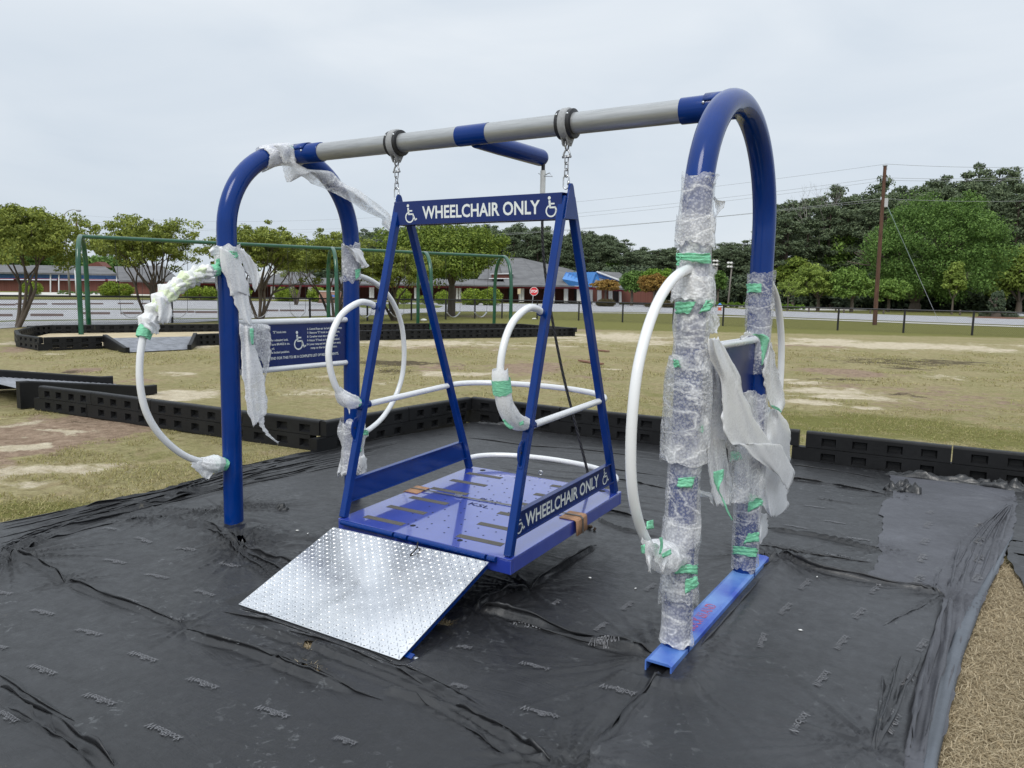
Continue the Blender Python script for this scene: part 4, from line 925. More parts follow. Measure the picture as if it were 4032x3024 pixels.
prints('a', fa, 0, [(0, 2000, 1.58, [(200, 655, 330, 690), (480, 785, 625, 830), (810, 935, 970, 990), (190, 1020, 340, 1080), (530, 1200, 710, 1270), (920, 1395, 1120, 1490), (1170, 1095, 1350, 1160), (1600, 1275, 1790, 1350), (715, 575, 850, 620), (1420, 865, 1560, 915), (445, 485, 555, 512), (650, 345, 780, 375), (850, 215, 955, 265), (1100, 290, 1215, 320), (1215, 540, 1330, 575), (910, 440, 1045, 470), (1540, 665, 1680, 705), (1890, 790, 2020, 835), (1020, 715, 1130, 745), (-60, 540, 70, 565), (-60, 890, 40, 910), (1375, 380, 1500, 410), (2080, 1480, 2212, 1530), (0, 1310, 100, 1380), (640, 160, 720, 170)]),
    (1800, 2200, 1.58, [(390, 680, 575, 730), (890, 830, 1110, 905), (400, 970, 630, 1045), (340, 430, 520, 475), (820, 565, 1010, 605), (1170, 235, 1235, 190), (1025, 360, 1095, 305), (855, 490, 935, 440), (0, 575, 90, 590), (-40, 820, 60, 850), (590, 330, 640, 300)]),
    (2900, 1500, 1.954, [(640, 935, 785, 955), (515, 985, 680, 1008), (670, 1103, 840, 1133), (365, 1135, 545, 1170), (840, 1235, 1030, 1265), (680, 1365, 880, 1408), (845, 1540, 975, 1568), (330, 1040, 390, 1045)])])
prints('c', fc, .016, [(2900, 2100, 1.795, [(445, 460, 520, 390), (300, 640, 385, 560), (945, 495, 1010, 435), (830, 670, 900, 595), (700, 890, 780, 795), (555, 1155, 645, 1045), (390, 1500, 495, 1350), (1275, 905, 1340, 820), (1175, 1165, 1245, 1065), (1060, 1495, 1135, 1360), (160, 880, 200, 780)])])
prints('b', fb, .007, [(3500, 1850, 3.317, [(510, 645, 570, 600), (475, 840, 540, 765), (435, 1045, 500, 970), (395, 1290, 465, 1190), (355, 1590, 430, 1470), (1140, 835, 1210, 770), (1145, 1050, 1215, 965), (1135, 1290, 1205, 1195), (1115, 1550, 1190, 1450)])], .05)

# ------------------------------------------------------------------ straw, grass
def blades(name, pts, lo, hi_, wd, lean, mat, seed=1, up=.5, seg=2):
    r = np.random.default_rng(seed); n = len(pts); a = r.uniform(0, 2*math.pi, n); L = r.uniform(lo, hi_, n); el = r.uniform(0, up, n)
    d = np.stack([np.cos(a)*np.cos(el), np.sin(a)*np.cos(el), np.sin(el)], 1); s = np.stack([-np.sin(a), np.cos(a), 0*a], 1)*wd*r.uniform(.6, 1.3, n)[:, None]
    mid = pts+d*L[:, None]*.5+np.stack([r.normal(0, .12, n), r.normal(0, .12, n), np.abs(r.normal(0, .08, n))], 1)*L[:, None]
    tip = pts+d*L[:, None]+np.stack([r.normal(0, .2, n), r.normal(0, .2, n), -np.sin(el)*lean], 1)*L[:, None]; tip[:, 2] = np.maximum(tip[:, 2], pts[:, 2]+.001)
    V = np.stack([pts-s, pts+s, mid+s*.8, mid-s*.8, tip+s*.2, tip-s*.2], 1).reshape(-1, 3); I = np.arange(n)[:, None]*6
    Q = np.vstack([I+[0, 1, 2, 3], I+[3, 2, 4, 5]])
    return fast_mesh(name, V, Q, mat)
def island_mat(name, stops, rough=.8, trans=.25):
    m = Mt(name); g = m.n('ShaderNodeNewGeometry'); n = m.noise(.9, 3, .5)
    f = m.math('ADD', m.math('MULTIPLY', g.outputs['Random Per Island'], .62), m.math('MULTIPLY', n, .40))
    c = m.ramp(f, stops); m.col(c); m.set(Roughness=rough); m.b.inputs['Specular IOR Level'].default_value = .25
    if trans:
        t = m.n('ShaderNodeBsdfTranslucent'); m.k(c, t.inputs[0]); mx = m.n('ShaderNodeMixShader'); mx.inputs[0].default_value = trans
        m.k(m.b.outputs[0], mx.inputs[1]); m.k(t.outputs[0], mx.inputs[2]); m.k(mx.outputs[0], m.out.inputs['Surface'])
    return m.m
M['strawb'] = island_mat('dry_straw', [(.15, (.15, .11, .06)), (.4, (.36, .29, .18)), (.65, (.56, .47, .32)), (.85, (.42, .32, .19)), (.95, (.33, .33, .16))])
M['grassb'] = island_mat('short_grass', [(.15, (.17, .155, .05)), (.4, (.31, .27, .11)), (.6, (.45, .38, .20)), (.85, (.26, .28, .08))])
def in_poly(x, y, P):
    ins = np.zeros(x.shape, bool); n = len(P)
    for i in range(n):
        a, b = P[i], P[(i+1) % n]
        if a[1] != b[1]: ins ^= ((a[1] > y) != (b[1] > y)) & (x < (b[0]-a[0])*(y-a[1])/(b[1]-a[1])+a[0])
    return ins
sp_ = W2([(3950, 2205), (3870, 2362), (3780, 2601), (3725, 2824), (3680, 3024), (3600, 3500), (4700, 3500), (4700, 2700), (4032, 2315)])
r = np.random.default_rng(3); x, y = r.uniform(sp_[:, 0].min(), sp_[:, 0].max(), 90000), r.uniform(sp_[:, 1].min(), sp_[:, 1].max(), 90000); k = in_poly(x, y, sp_)
x, y = x[k][:42000], y[k][:42000]
o = blades('straw', np.stack([x, y, r.uniform(0, .012, len(x))-.008], 1), .025, .085, .0017, .6, M['strawb'], 5, .45); tag(o, 'dry tan straw and dead grass on the ground at the lower right', 'straw', kind='stuff')
pts = []
for hx, hy, a, b_, an in HOLES:
    n = 260; u, v = r.normal(0, .5, n)*a, r.normal(0, .5, n)*b_; pts.append(np.stack([hx+u*math.cos(an)-v*math.sin(an), hy+u*math.sin(an)+v*math.cos(an), 0*u+.004], 1))
o = blades('straw', np.vstack(pts), .02, .055, .0016, .2, M['strawb'], 8, 1.2); tag(o, 'small tan straw tufts poking through tears in the black fabric', 'straw', kind='stuff')
# short turf behind the right border and on the left
def turf(n, xlo, xhi, ylo, yhi, seed, mask): 
    r = np.random.default_rng(seed); x, y = r.uniform(xlo, xhi, n), r.uniform(ylo, yhi, n); k = mask(x, y) & (fbm(x*1.7, y*1.7, 0, 12, 3) > -.35); x, y = x[k], y[k]
    return np.stack([x, y, 0*x-.015], 1)
fabP = np.array(polyA)
P1 = turf(95000, -2.5, 9, 3.4, 12, 4, lambda x, y: (~in_poly(x, y, fabP)) & (depth_of(x, y) < 12.5) & (np.abs(lat_of(x, y)) < depth_of(x, y)*.72) & (y > 4.5))
P2 = turf(70000, -6.5, 0, -2.5, 2.2, 6, lambda x, y: (~in_poly(x, y, fabP)) & (depth_of(x, y) < 10.5) & (np.abs(lat_of(x, y)) < depth_of(x, y)*.72))
# bare ground stays bare
def bare(P): 
    i = np.clip(np.searchsorted(gx, P[:, 0]), 0, len(gx)-1); j = np.clip(np.searchsorted(gy, P[:, 1]), 0, len(gy)-1)
    return P[(att['dirt'][i, j] < .35) & (att['sand'][i, j] < .3)]
P3 = turf(150000, -16, 9, 4, 26, 14, lambda x, y: (depth_of(x, y) > 12) & (depth_of(x, y) < 26) & (np.abs(lat_of(x, y)) < depth_of(x, y)*.70) & (fbm(x*.7, y*.7, 0, 3, 3) > -.1))
o2 = blades('field_grass', bare(P3), .03, .07, .006, .1, M['grassb'], 19, 1.0); tag(o2, 'thin tan and green tufts across the open playing field', 'grass', kind='stuff')
o = blades('grass', np.vstack([bare(P1), bare(P2)]), .014, .042, .003, .1, M['grassb'], 9, 1.3); tag(o, 'short tan and green grass around the black playground border', 'grass', kind='stuff')
# ------------------------------------------------------------------ torn bubble wrap, foam sheets and green tape
def zcol(py, x, y):
    lo, hi = -.5, 4.
    for _ in range(40):
        m_ = (lo+hi)/2
        if project((x, y, m_))[1] < py: hi = m_
        else: lo = m_
    return (lo+hi)/2
def sleeve(name, axis, rad, mat, parent, seed, amp=.10, hel=1.2, nr=60, seg=56, rag=.012, freq=9.0, squash=None):
    A = resample(catmull(axis, 6), nr); R_ = np.interp(np.linspace(0, 1, nr), np.linspace(0, 1, len(rad)), rad)
    d = np.r_[0, np.cumsum(np.linalg.norm(np.diff(A, axis=0), axis=1))]; th = np.arange(seg)/seg*2*math.pi
    T = np.gradient(A, axis=0); T /= np.linalg.norm(T, axis=1)[:, None]
    ref = np.array([1., 0, 0]) if abs(T[0][0]) < .9 else np.array([0, 0, 1.])
    P = np.zeros((nr, seg, 3)); u = np.cross(T[0], ref); u /= np.linalg.norm(u)
    for i in range(nr):
        u = u-T[i]*(u@T[i]); u /= np.linalg.norm(u); w = np.cross(T[i], u)
        s = d[i]; c, sn = np.cos(th), np.sin(th)
        ph = s*freq*hel+th*1.0
        n1 = np.abs(noise3(c*1.3+seed, sn*1.3, s*freq-hel*1.2*np.sin(th+seed), seed)); n2 = fbm(c*2.6+seed, sn*2.6, s*freq*2.2+2*np.sin(th), seed+7, 3)
        rid = 1-np.abs(np.sin(ph*.5+1.4*noise3(c, sn, s*4, seed+3)))**.35
        r = R_[i]*(1+amp*(1.5*n1-.35)+amp*.16*n2+amp*.8*rid)
        off = 0
        if i in (0, nr-1): off = rag*1.6*fbm(c*1.6+seed, sn*1.6, 0, seed+i, 3)
        P[i] = A[i]+T[i]*np.asarray(off)[..., None] + r[:, None]*(c[:, None]*u+sn[:, None]*w) if np.ndim(off) else A[i]+r[:, None]*(c[:, None]*u+sn[:, None]*w)
    b = MB(); b.grid(P, wrap=True); return b.build(name, mat, parent, smooth=True)
def cylhit(px, py, x0, y0, R_):
    d = ray(px, py); a = d[0]**2+d[1]**2; ox, oy = CAM[0]-x0, CAM[1]-y0; bq = ox*d[0]+oy*d[1]; cq = ox*ox+oy*oy-R_*R_; D_ = bq*bq-a*cq
    t = (-bq-math.sqrt(D_))/a if D_ > 0 else -bq/a
    P = CAM+d*t
    if D_ <= 0:
        v = P[:2]-[x0, y0]; v = v/np.linalg.norm(v)*min(np.linalg.norm(v), R_*1.25); P = np.array([x0+v[0], y0+v[1], P[2]])
    return P
def tape(parent, quad, x0, y0, R_, seed=0, n=9, m=14, mat='tape'):
    """quad in px: tl, tr, br, bl"""
    q = [np.array(p, float) for p in quad]; P = np.zeros((n, m, 3))
    for i in range(n):
        for j in range(m):
            v, u = i/(n-1), j/(m-1); p = (q[0]*(1-u)+q[1]*u)*(1-v)+(q[3]*(1-u)+q[2]*u)*v
            if i in (0, n-1): p = p+[0, 3*float(noise3(u*9, seed, i, 3))]
            h = cylhit(p[0], p[1], x0, y0, R_); w = h[:2]-[x0, y0]; w = w/np.linalg.norm(w); k = .006*float(noise3(u*6, v*9, seed, 5))+.003*math.sin(v*16+u*3)
            P[i, j] = h+np.array([w[0], w[1], 0])*k
    b = MB(); b.grid(P); return b.build('green_tape', M[mat], parent, smooth=True, solid=.0015)
def flap(name, L, R_, x0, mat, parent, seed, amp=.02, fold=5, rows=40, cols=22, rag=5, plane=None, slope=0):
    A, B = resample(catmull(L, 5), rows), resample(catmull(R_, 5), rows); P = np.zeros((rows, cols, 3))
    for i in range(rows):
        for j in range(cols):
            u, v = j/(cols-1), i/(rows-1); p = A[i]*(1-u)+B[i]*u
            if j in (0, cols-1): p = p+[rag*float(fbm(v*14, j, seed, 4, 3)), 0]
            if i in (0, rows-1): p = p+[0, rag*float(fbm(u*8, i, seed, 6, 3))]
            xx = x0+slope*v+amp*float(fbm(u*fold*.8+v*.8, v*1.3, seed, 3, 2))+amp*.15*math.sin(u*fold*1.3+v*2+seed)
            P[i, j] = atx(p[0], p[1], xx) if plane is None else plane(p[0], p[1], xx)
    b = MB(); b.grid(P); return b.build(name, mat, parent, smooth=True, solid=.0012)
def wrap(label, cat='bubble wrap', loc=(0, 0, 0), name='bubble_wrap'): return empty(name, loc, label=label, cat=cat)
zz5 = lambda L: zp(800, 500, 2.4578, L)
zz6 = lambda L: zp(500, 1000, 1.843, L)
s8 = lambda L: zp(2400, 1000, 2.212, L)
s9 = lambda L: zp(2400, 1700, 1.659, L)
s7 = lambda L: zp(2400, 300, 2.212, L)
LF, LR, RF, RR = (0, -HW), (0, HW), (LB, -HW), (LB, HW)

# left front leg: torn foam tied with green tape
w = wrap('torn white foam tied with green tape round the left front blue leg', 'foam sheet', name='foam_sheet')
zt, zb = zcol(975, *LF), zcol(1035, *LF)
sleeve('tied_band', [(0, -HW, zt+.01), (0, -HW, (zt+zb)/2), (0, -HW, zb)], [.075, .074, .080], M['foamthin'], w, 3, .16, nr=20)
tape(w, zz5([(180, 1208), (330, 1205), (335, 1270), (185, 1290)]), *LF, .086, 1); tape(w, zz5([(120, 1290), (165, 1270), (160, 1330), (125, 1350)]), *LF, .088, 2)
flap('torn_strip', zz5([(150, 1150), (165, 1240), (175, 1340), (200, 1430), (235, 1510), (265, 1640)])+zz6([(760, 300), (800, 400), (850, 490), (888, 515)]), zz5([(330, 1250), (370, 1330), (400, 1400), (432, 1520), (436, 1640)])+zz6([(880, 250), (900, 400), (905, 470), (900, 520)]), .085, M['foam'], w, 5, .016, 4)
flap('torn_strip', zz5([(325, 1175), (355, 1260), (400, 1370), (450, 1450), (490, 1560), (495, 1590)]), zz5([(385, 1190), (450, 1245), (500, 1320), (535, 1430), (536, 1520), (505, 1590)]), .06, M['foam'], w, 8, .02, 3, rows=26)
flap('torn_strip', zz5([(52, 1185), (95, 1250), (108, 1350), (112, 1440), (118, 1530), (145, 1590)]), zz5([(140, 1145), (185, 1190), (200, 1270), (165, 1340), (150, 1450), (152, 1590)]), -.02, M['foam'], w, 11, .02, 3, rows=26)
flap('torn_strip', zz5([(60, 1190), (100, 1160), (150, 1150)]), zz5([(75, 1250), (120, 1240), (185, 1230)]), .04, M['foam'], w, 12, .02, 3, rows=16, cols=12)
# strip hanging from the sign rail
w = wrap('long torn foam strip with frayed tail hanging from the left sign rail', 'foam sheet', name='foam_sheet')
flap('torn_strip', zz6([(822, 508), (824, 600), (828, 720), (832, 820), (845, 950), (862, 1080), (888, 1180), (915, 1262)]), zz6([(905, 530), (915, 620), (940, 700), (975, 800), (1000, 920), (1012, 1040), (1016, 1150), (985, 1180)]), .085, M['foamthin'], w, 15, .014, 4, rows=44)
flap('frayed_tail', zz6([(925, 1150), (955, 1230), (1000, 1300), (1040, 1335), (1096, 1372)]), zz6([(990, 1170), (1000, 1240), (1035, 1310), (1060, 1330), (1100, 1368)]), .085, M['foamthin'], w, 17, .008, 2, rows=26, cols=8, rag=4)
flap('torn_strip', zz6([(900, 508), (915, 580), (925, 660), (960, 740), (985, 800), (1000, 900)]), zz6([(1010, 518), (1046, 575), (1046, 660), (1035, 760), (1022, 830), (1004, 905)]), .055, M['bubble'], w, 19, .010, 3, rows=36)
t_ = flap('green_tape', zz6([(890, 540), (895, 600), (905, 660)]), zz6([(918, 540), (920, 600), (918, 660)]), .105, M['tape'], w, 20, .003, 2, rows=12, cols=6, rag=1)
flap('rail_wrap', zz6([(822, 515), (900, 508), (1000, 508), (1040, 530)]), zz6([(825, 560), (900, 560), (1000, 560), (1040, 560)]), .045, M['foamthin'], w, 21, .01, 3, rows=16, cols=10)

# top left: strip blowing from the arch top
w = wrap('long pale foam streamer knotted on top of the left blue arch', 'foam sheet', name='foam_sheet')
th = np.radians(np.linspace(118, 84, 8)); sleeve('tied_band', [(0, HW*math.cos(t), HB-HW+HW*math.sin(t)) for t in th], [.074, .076, .074], M['foamthin'], w, 23, .10, nr=36, rag=.03)
tape(w, zz5([(815, 178), (855, 178), (880, 210), (835, 215)]), 0, 0, .10, 9, 5, 6)
flap('streamer', zz5([(748, 345), (790, 440), (832, 540), (900, 460), (1000, 500), (1090, 560), (1350, 680), (1550, 810), (1720, 885), (1722, 945), (1802, 995)]), zz5([(890, 330), (930, 365), (980, 395), (1050, 412), (1250, 435), (1360, 540), (1500, 600), (1640, 700), (1740, 800), (1820, 890), (1806, 996)]), .10, M['bubble'], w, 25, .03, 3, rows=70, cols=16, rag=7)
flap('torn_strip', zz5([(680, 175), (720, 220), (760, 300), (780, 345)]), zz5([(830, 180), (890, 220), (893, 300), (895, 350)]), .085, M['foamthin'], w, 27, .012, 3, rows=22, cols=14)

# left rear leg, upper sleeve
w = wrap('bubble wrap sleeve with a green tape patch on the upper left rear blue leg')
zt, zb = zcol(965, *LR), zcol(1108, *LR)
sleeve('wrap_sleeve', [(0, HW, zt), (0, HW, (zt+zb)/2), (0, HW, zb)], [.073, .072, .071], M['bubble'], w, 30, .06, nr=30, rag=.02)
flap('torn_flap', zz5([(1345, 1132), (1400, 1180), (1470, 1280), (1520, 1330), (1530, 1365)]), zz5([(1400, 1165), (1530, 1185), (1550, 1240), (1595, 1340), (1560, 1368)]), .09, M['foam'], w, 31, .02, 3, rows=26, cols=16)
tape(w, zz5([(1470, 1385), (1525, 1365), (1510, 1440), (1478, 1482)]), *LR, .082, 33)
# left rear leg, lower sleeve
w = wrap('crumpled bubble wrap low on the left rear blue leg, beside the platform leg')
zt, zb = zcol(1655, *LR), zcol(1865, *LR)
sleeve('wrap_sleeve', [(0, HW, zt), (0, HW, (zt+zb)/2), (0, HW, zb)], [.084, .095, .082, .094, .100], M['bubble'], w, 34, .20, nr=40, rag=.05)
tape(w, S3([(330, 785), (378, 780), (380, 815), (332, 820)]), *LR, .105, 35); tape(w, S3([(385, 665), (425, 668), (425, 710), (388, 700)]), 0, HW, .12, 36)
P = [p for p in loop_path(0, 1)][-9:]; sleeve('loop_wrap', P, [.030, .042, .05, .045], M['foam'], w, 37, .25, nr=24, rag=.01)
flap('torn_flap', S3([(350, 860), (372, 920), (372, 990)]), S3([(400, 840), (420, 900), (385, 985)]), .11, M['foamthin'], w, 38, .01, 2, rows=14, cols=8)

# left loop: bunched foam with tape
w = wrap('bunched white foam twisted round the top of the leftmost white loop', 'foam sheet', name='foam_wrap')
LPF = loop_path(0, -1); seg_ = LPF[8:29]
A_ = np.array(seg_); n0 = len(A_)
sleeve('bunched_foam', A_, [.032, .046, .034, .050, .036, .054, .034, .048, .036, .058, .036, .056, .032, .050, .034, .048, .034], M['foam'], w, 40, .36, hel=2.6, nr=150, seg=44, rag=.01, freq=13)
sleeve('bunched_foam', A_[2:-3]+[.004, 0, 0], [.034, .040, .044, .034, .044, .036, .036], M['ytape'], w, 46, .40, hel=3.2, nr=110, seg=36, rag=.0, freq=15)
sleeve('green_tape', LPF[6:9], [.034, .038, .036], M['tape'], w, 41, .10, nr=16, rag=.004); sleeve('green_tape', LPF[28:31], [.040, .042, .038], M['tape'], w, 42, .12, nr=16, rag=.004)
flap('torn_flap', zz6([(205, 320), (215, 400), (230, 480), (245, 503)]), zz6([(290, 310), (325, 400), (332, 450), (300, 500)]), .05, M['foam'], w, 43, .03, 3, rows=22, cols=14)
flap('torn_flap', zz6([(100, 500), (130, 530), (165, 560), (180, 582)]), zz6([(180, 485), (230, 510), (243, 530), (225, 580)]), .06, M['foam'], w, 44, .03, 3, rows=16, cols=12)
# left loop: lower end bag
w = wrap('small foam bag and green tape at the lower end of leftmost white loop', 'foam sheet', name='foam_wrap')
sleeve('bunched_foam', LPF[59:66], [.026, .045, .058, .040], M['foamthin'], w, 47, .25, nr=34, rag=.012)
sleeve('green_tape', [(0, -.735, .548), (0, -.68, .533), (0, -.625, .522)], [.036, .040, .042], M['tape'], w, 48, .10, nr=14, rag=.004)
flap('torn_flap', zz6([(458, 1512), (490, 1560), (540, 1610), (572, 1634)]), zz6([(640, 1490), (645, 1540), (625, 1590), (598, 1634)]), .03, M['foamthin'], w, 49, .02, 3, rows=18, cols=14)

# platform loops
w = wrap('bubble wrap at the lower end of the left loop on the swing platform')
G_ = np.array([(1.0, y, z) for y, z in GP]); sleeve('loop_wrap', G_[36:47], [.026, .040, .044, .034], M['foam'], w, 50, .25, nr=34, rag=.012); sleeve('green_tape', [G_[46], G_[48], G_[49]], [.028, .030, .028], M['tape'], w, 51, .06, nr=12, rag=.003)
flap('torn_flap', S3([(245, 420), (262, 470), (285, 520), (299, 562)]), S3([(303, 430), (304, 470), (303, 510), (302, 562)]), 1.03, M['foam'], w, 52, .01, 2, rows=14, cols=8, rag=2)
w = wrap('white foam sleeve with a green tape band on the right loop of the swing platform', 'foam sleeve', name='foam_sleeve')
G_ = np.array([(2.2, y, z) for y, z in GP]); sleeve('foam_tube', G_[26:49], [.036, .040, .044, .046, .042, .036], M['foam'], w, 53, .12, nr=60, rag=.008); sleeve('green_tape', G_[28:32], [.047, .048], M['tape'], w, 54, .06, nr=12, rag=.004)
flap('green_tape', S3([(1327, 600), (1345, 640), (1375, 665)]), S3([(1338, 598), (1370, 630), (1402, 655)]), 2.25, M['tape'], w, 55, .006, 2, rows=10, cols=6, rag=1); flap('green_tape', S3([(1438, 620), (1440, 640)]), S3([(1465, 605), (1468, 632)]), 2.25, M['tape'], w, 56, .004, 2, rows=6, cols=6, rag=1)

# right front leg: full bubble wrap
w = wrap('bubble wrap covering the whole right front blue leg, bound with green tape')
prof = [(692, .0705), (760, .069), (850, .074), (905, .082), (950, .070), (1010, .068), (1055, .074), (1100, .082), (1140, .084), (1170, .078), (1210, .076), (1290, .082), (1340, .072), (1430, .080), (1500, .098), (1580, .102), (1680, .092), (1760, .084), (1814, .092), (1818, .072), (1880, .070), (1950, .074), (2060, .078), (2130, .082), (2170, .076), (2205, .079), (2250, .070), (2300, .078), (2335, .080), (2342, .072), (2430, .070), (2490, .072), (2520, .078)]
ys = np.array([zcol(p[0], *RF) for p in prof]); order = np.linspace(ys[0], ys[-1], 150); rad = np.interp(-order, -ys, [p[1] for p in prof])
sleeve('wrap_sleeve', [(LB, -HW, z) for z in order[::6]]+[(LB, -HW, order[-1])], rad, M['bubble'], w, 60, .085, hel=1.0, nr=240, seg=80, rag=.012, freq=4.2)
for q in ([(582, -5), (880, -5), (885, 90), (590, 45)], [(570, 420), (752, 418), (700, 515), (572, 520)], [(845, 405), (912, 400), (895, 488), (775, 515)], [(550, 920), (600, 925), (615, 985), (560, 990)], [(800, 1500), (822, 1495), (812, 1560), (795, 1558)]): tape(w, s8(q), *RF, .098, q[0][0])
tape(w, s8([(582, -5), (625, 30), (600, 100), (586, 105)]), *RF, .10, 3)
for q in ([(450, 305), (560, 292), (540, 370), (440, 360)], [(415, 880), (578, 865), (572, 930), (425, 925)], [(495, 965), (575, 940), (580, 1010), (492, 1060)]): tape(w, s9(q), *RF, .088, q[0][0])
# layered collars and hanging skirts of film
for (a, b_, r1, r2, sd) in ((860, 955, .080, .088, 61), (1480, 1816, .098, .112, 62), (1400, 1500, .086, .096, 63), (2040, 2130, .084, .090, 64), (2230, 2345, .076, .090, 65), (1085, 1180, .084, .094, 66)):
    z0, z1 = zcol(a, *RF), zcol(b_, *RF); sleeve('film_skirt', [(LB, -HW, z0), (LB, -HW, (z0+z1)/2), (LB, -HW, z1)], [r1, (r1+r2)/2, r2], M['bubble'], w, sd, .09, nr=36, rag=.022, freq=8)
flap('torn_flap', s7([(900, 1060), (920, 1120), (930, 1200), (905, 1250)]), s7([(920, 1055), (960, 1085), (1015, 1098), (920, 1230)]), LB+.03, M['bubble'], w, 67, .012, 2, rows=14, cols=12)
flap('torn_flap', s7([(840, 880), (870, 900), (880, 960)]), s7([(900, 850), (952, 860), (915, 960)]), LB+.06, M['bubble'], w, 68, .01, 2, rows=12, cols=10)
flap('torn_flap', s8([(855, 120), (870, 180), (860, 250)]), s8([(900, 88), (935, 140), (905, 200)]), LB+.05, M['bubble'], w, 69, .02, 2, rows=12, cols=10)
flap('torn_flap', s8([(850, 500), (870, 600), (875, 690)]), s8([(910, 490), (965, 590), (930, 690)]), LB+.05, M['bubble'], w, 70, .02, 3, rows=18, cols=12)
# right front loop lower end
w = wrap('shredded foam and tape at the lower end of the right front white loop', 'foam sheet', name='foam_wrap')
LPR = loop_path(LB, -1)*[1, .985, 1]+[0, 0, .01]
sleeve('bunched_foam', LPR[56:68], [.030, .058, .066, .050, .050], M['foamthin'], w, 72, .30, nr=44, rag=.015)
flap('torn_flap', s9([(205, 690), (215, 760), (240, 840), (258, 915)]), s9([(330, 740), (300, 800), (275, 830), (264, 916)]), LB+.04, M['foamthin'], w, 73, .02, 2, rows=18, cols=12)
flap('torn_flap', s9([(270, 760), (300, 840), (330, 880), (346, 920)]), s9([(380, 760), (385, 830), (365, 880), (350, 922)]), LB+.05, M['foamthin'], w, 74, .02, 2, rows=18, cols=12)
for k, (L_, R2) in enumerate(((((243, 585), (242, 640)), ((285, 575), (290, 632))), (((325, 690), (332, 740), (322, 800)), ((345, 690), (350, 735), (335, 800))), (((340, 800), (400, 765)), ((350, 825), (405, 800))), (((205, 745), (208, 795)), ((232, 735), (232, 795))))):
    flap('green_tape', s9(L_), s9(R2), LB+.075, M['tape'], w, 75+k, .006, 2, rows=8, cols=6, rag=1)

# right rear leg
w = wrap('bubble wrap with square green tape patch on the upper right rear blue leg')
pr2 = [(1076, .077), (1120, .076), (1180, .075), (1200, .080), (1250, .074), (1330, .072), (1400, .070), (1470, .074), (1500, .078)]
ys = np.array([zcol(p[0], *RR) for p in pr2]); od = np.linspace(ys[0], ys[-1], 60); rad = np.interp(-od, -ys, [p[1] for p in pr2])
sleeve('wrap_sleeve', [(LB, HW, z) for z in od[::6]], rad, M['bubble'], w, 80, .07, nr=90, seg=60, rag=.012, freq=7)
tape(w, s8([(1197, 262), (1324, 258), (1322, 333), (1197, 337)]), *RR, .086, 81)
flap('torn_flap', s8([(1130, 740), (1165, 700), (1200, 670)]), s8([(1160, 750), (1230, 710), (1290, 720)]), LB+.09, M['foamthin'], w, 82, .01, 2, rows=10, cols=10)
flap('green_tape', s8([(1245, 700), (1300, 730), (1320, 800), (1325, 900), (1322, 972)]), s8([(1325, 695), (1390, 735), (1370, 830), (1350, 900), (1328, 972)]), LB+.10, M['tape'], w, 83, .012, 3, rows=24, cols=8, rag=2)
flap('torn_flap', s8([(1385, 780), (1350, 900), (1340, 1020), (1345, 1150), (1370, 1250), (1400, 1330)]), s8([(1412, 770), (1445, 930), (1480, 1080), (1515, 1200), (1525, 1310), (1500, 1385)]), LB+.06, M['foamthin'], w, 84, .02, 3, rows=36, cols=18)
flap('green_tape', s8([(1405, 1318), (1430, 1345), (1470, 1365)]), s8([(1425, 1318), (1480, 1345), (1500, 1385)]), LB+.10, M['tape'], w, 85, .006, 2, rows=8, cols=6, rag=1)
w = wrap('bubble wrap round the lower right rear blue leg with several green tape bands')
pr3 = [(1550, .072), (1600, .080), (1700, .078), (1790, .080), (1880, .084), (1960, .080), (2010, .078), (2100, .076), (2180, .075), (2228, .076)]
ys = np.array([zcol(p[0], *RR) for p in pr3]); od = np.linspace(ys[0], ys[-1], 60); rad = np.interp(-od, -ys, [p[1] for p in pr3])
sleeve('wrap_sleeve', [(LB, HW, z) for z in od[::6]]+[(LB, HW, od[-1])], rad, M['bubble'], w, 86, .07, nr=120, seg=60, rag=.02, freq=7)
for q in ([(750, 135), (885, 118), (885, 182), (750, 198)], [(915, 400), (1000, 440), (1000, 480), (900, 530)], [(905, 665), (980, 655), (975, 715), (875, 728)], [(806, 745), (965, 762), (962, 822), (806, 800)]): tape(w, s9(q), *RR, .088, q[0][0])
flap('green_tape', s9([(680, 262), (680, 310), (700, 370), (735, 440), (770, 530), (800, 578)]), s9([(748, 245), (745, 300), (715, 372), (745, 440), (785, 530), (806, 575)]), LB+.12, M['tape'], w, 88, .008, 2, rows=26, cols=6, rag=1.5)

# the big drape between the right legs
w = wrap('large milky foam sheet hanging between the wrapped right legs, with a ragged hem', 'foam sheet', name='foam_drape')
flap('foam_fold', s8([(862, 735), (862, 850), (900, 960), (960, 1100), (975, 1250), (985, 1420), (1010, 1560), (1060, 1659)])+s9([(860, 80), (930, 160), (1010, 215), (1085, 262)]), s8([(950, 735), (1015, 830), (1085, 960), (1135, 1070), (1150, 1190), (1250, 1400), (1340, 1560), (1420, 1655)])+s9([(1120, 90), (1195, 245), (1200, 290), (1165, 380)]), LB+.10, M['foam'], w, 90, .028, 3, rows=70, cols=30, rag=6)
flap('foam_fold', s8([(868, 900), (880, 1100), (850, 1300), (815, 1450), (830, 1600)])+s9([(635, 60), (638, 200), (650, 300), (670, 380), (690, 480)]), s8([(960, 1000), (1010, 1200), (1040, 1350), (1050, 1500), (1060, 1640)])+s9([(760, 60), (780, 200), (790, 330), (795, 420), (790, 480)]), LB+.03, M['foamthin'], w, 91, .03, 4, rows=70, cols=26, rag=7)
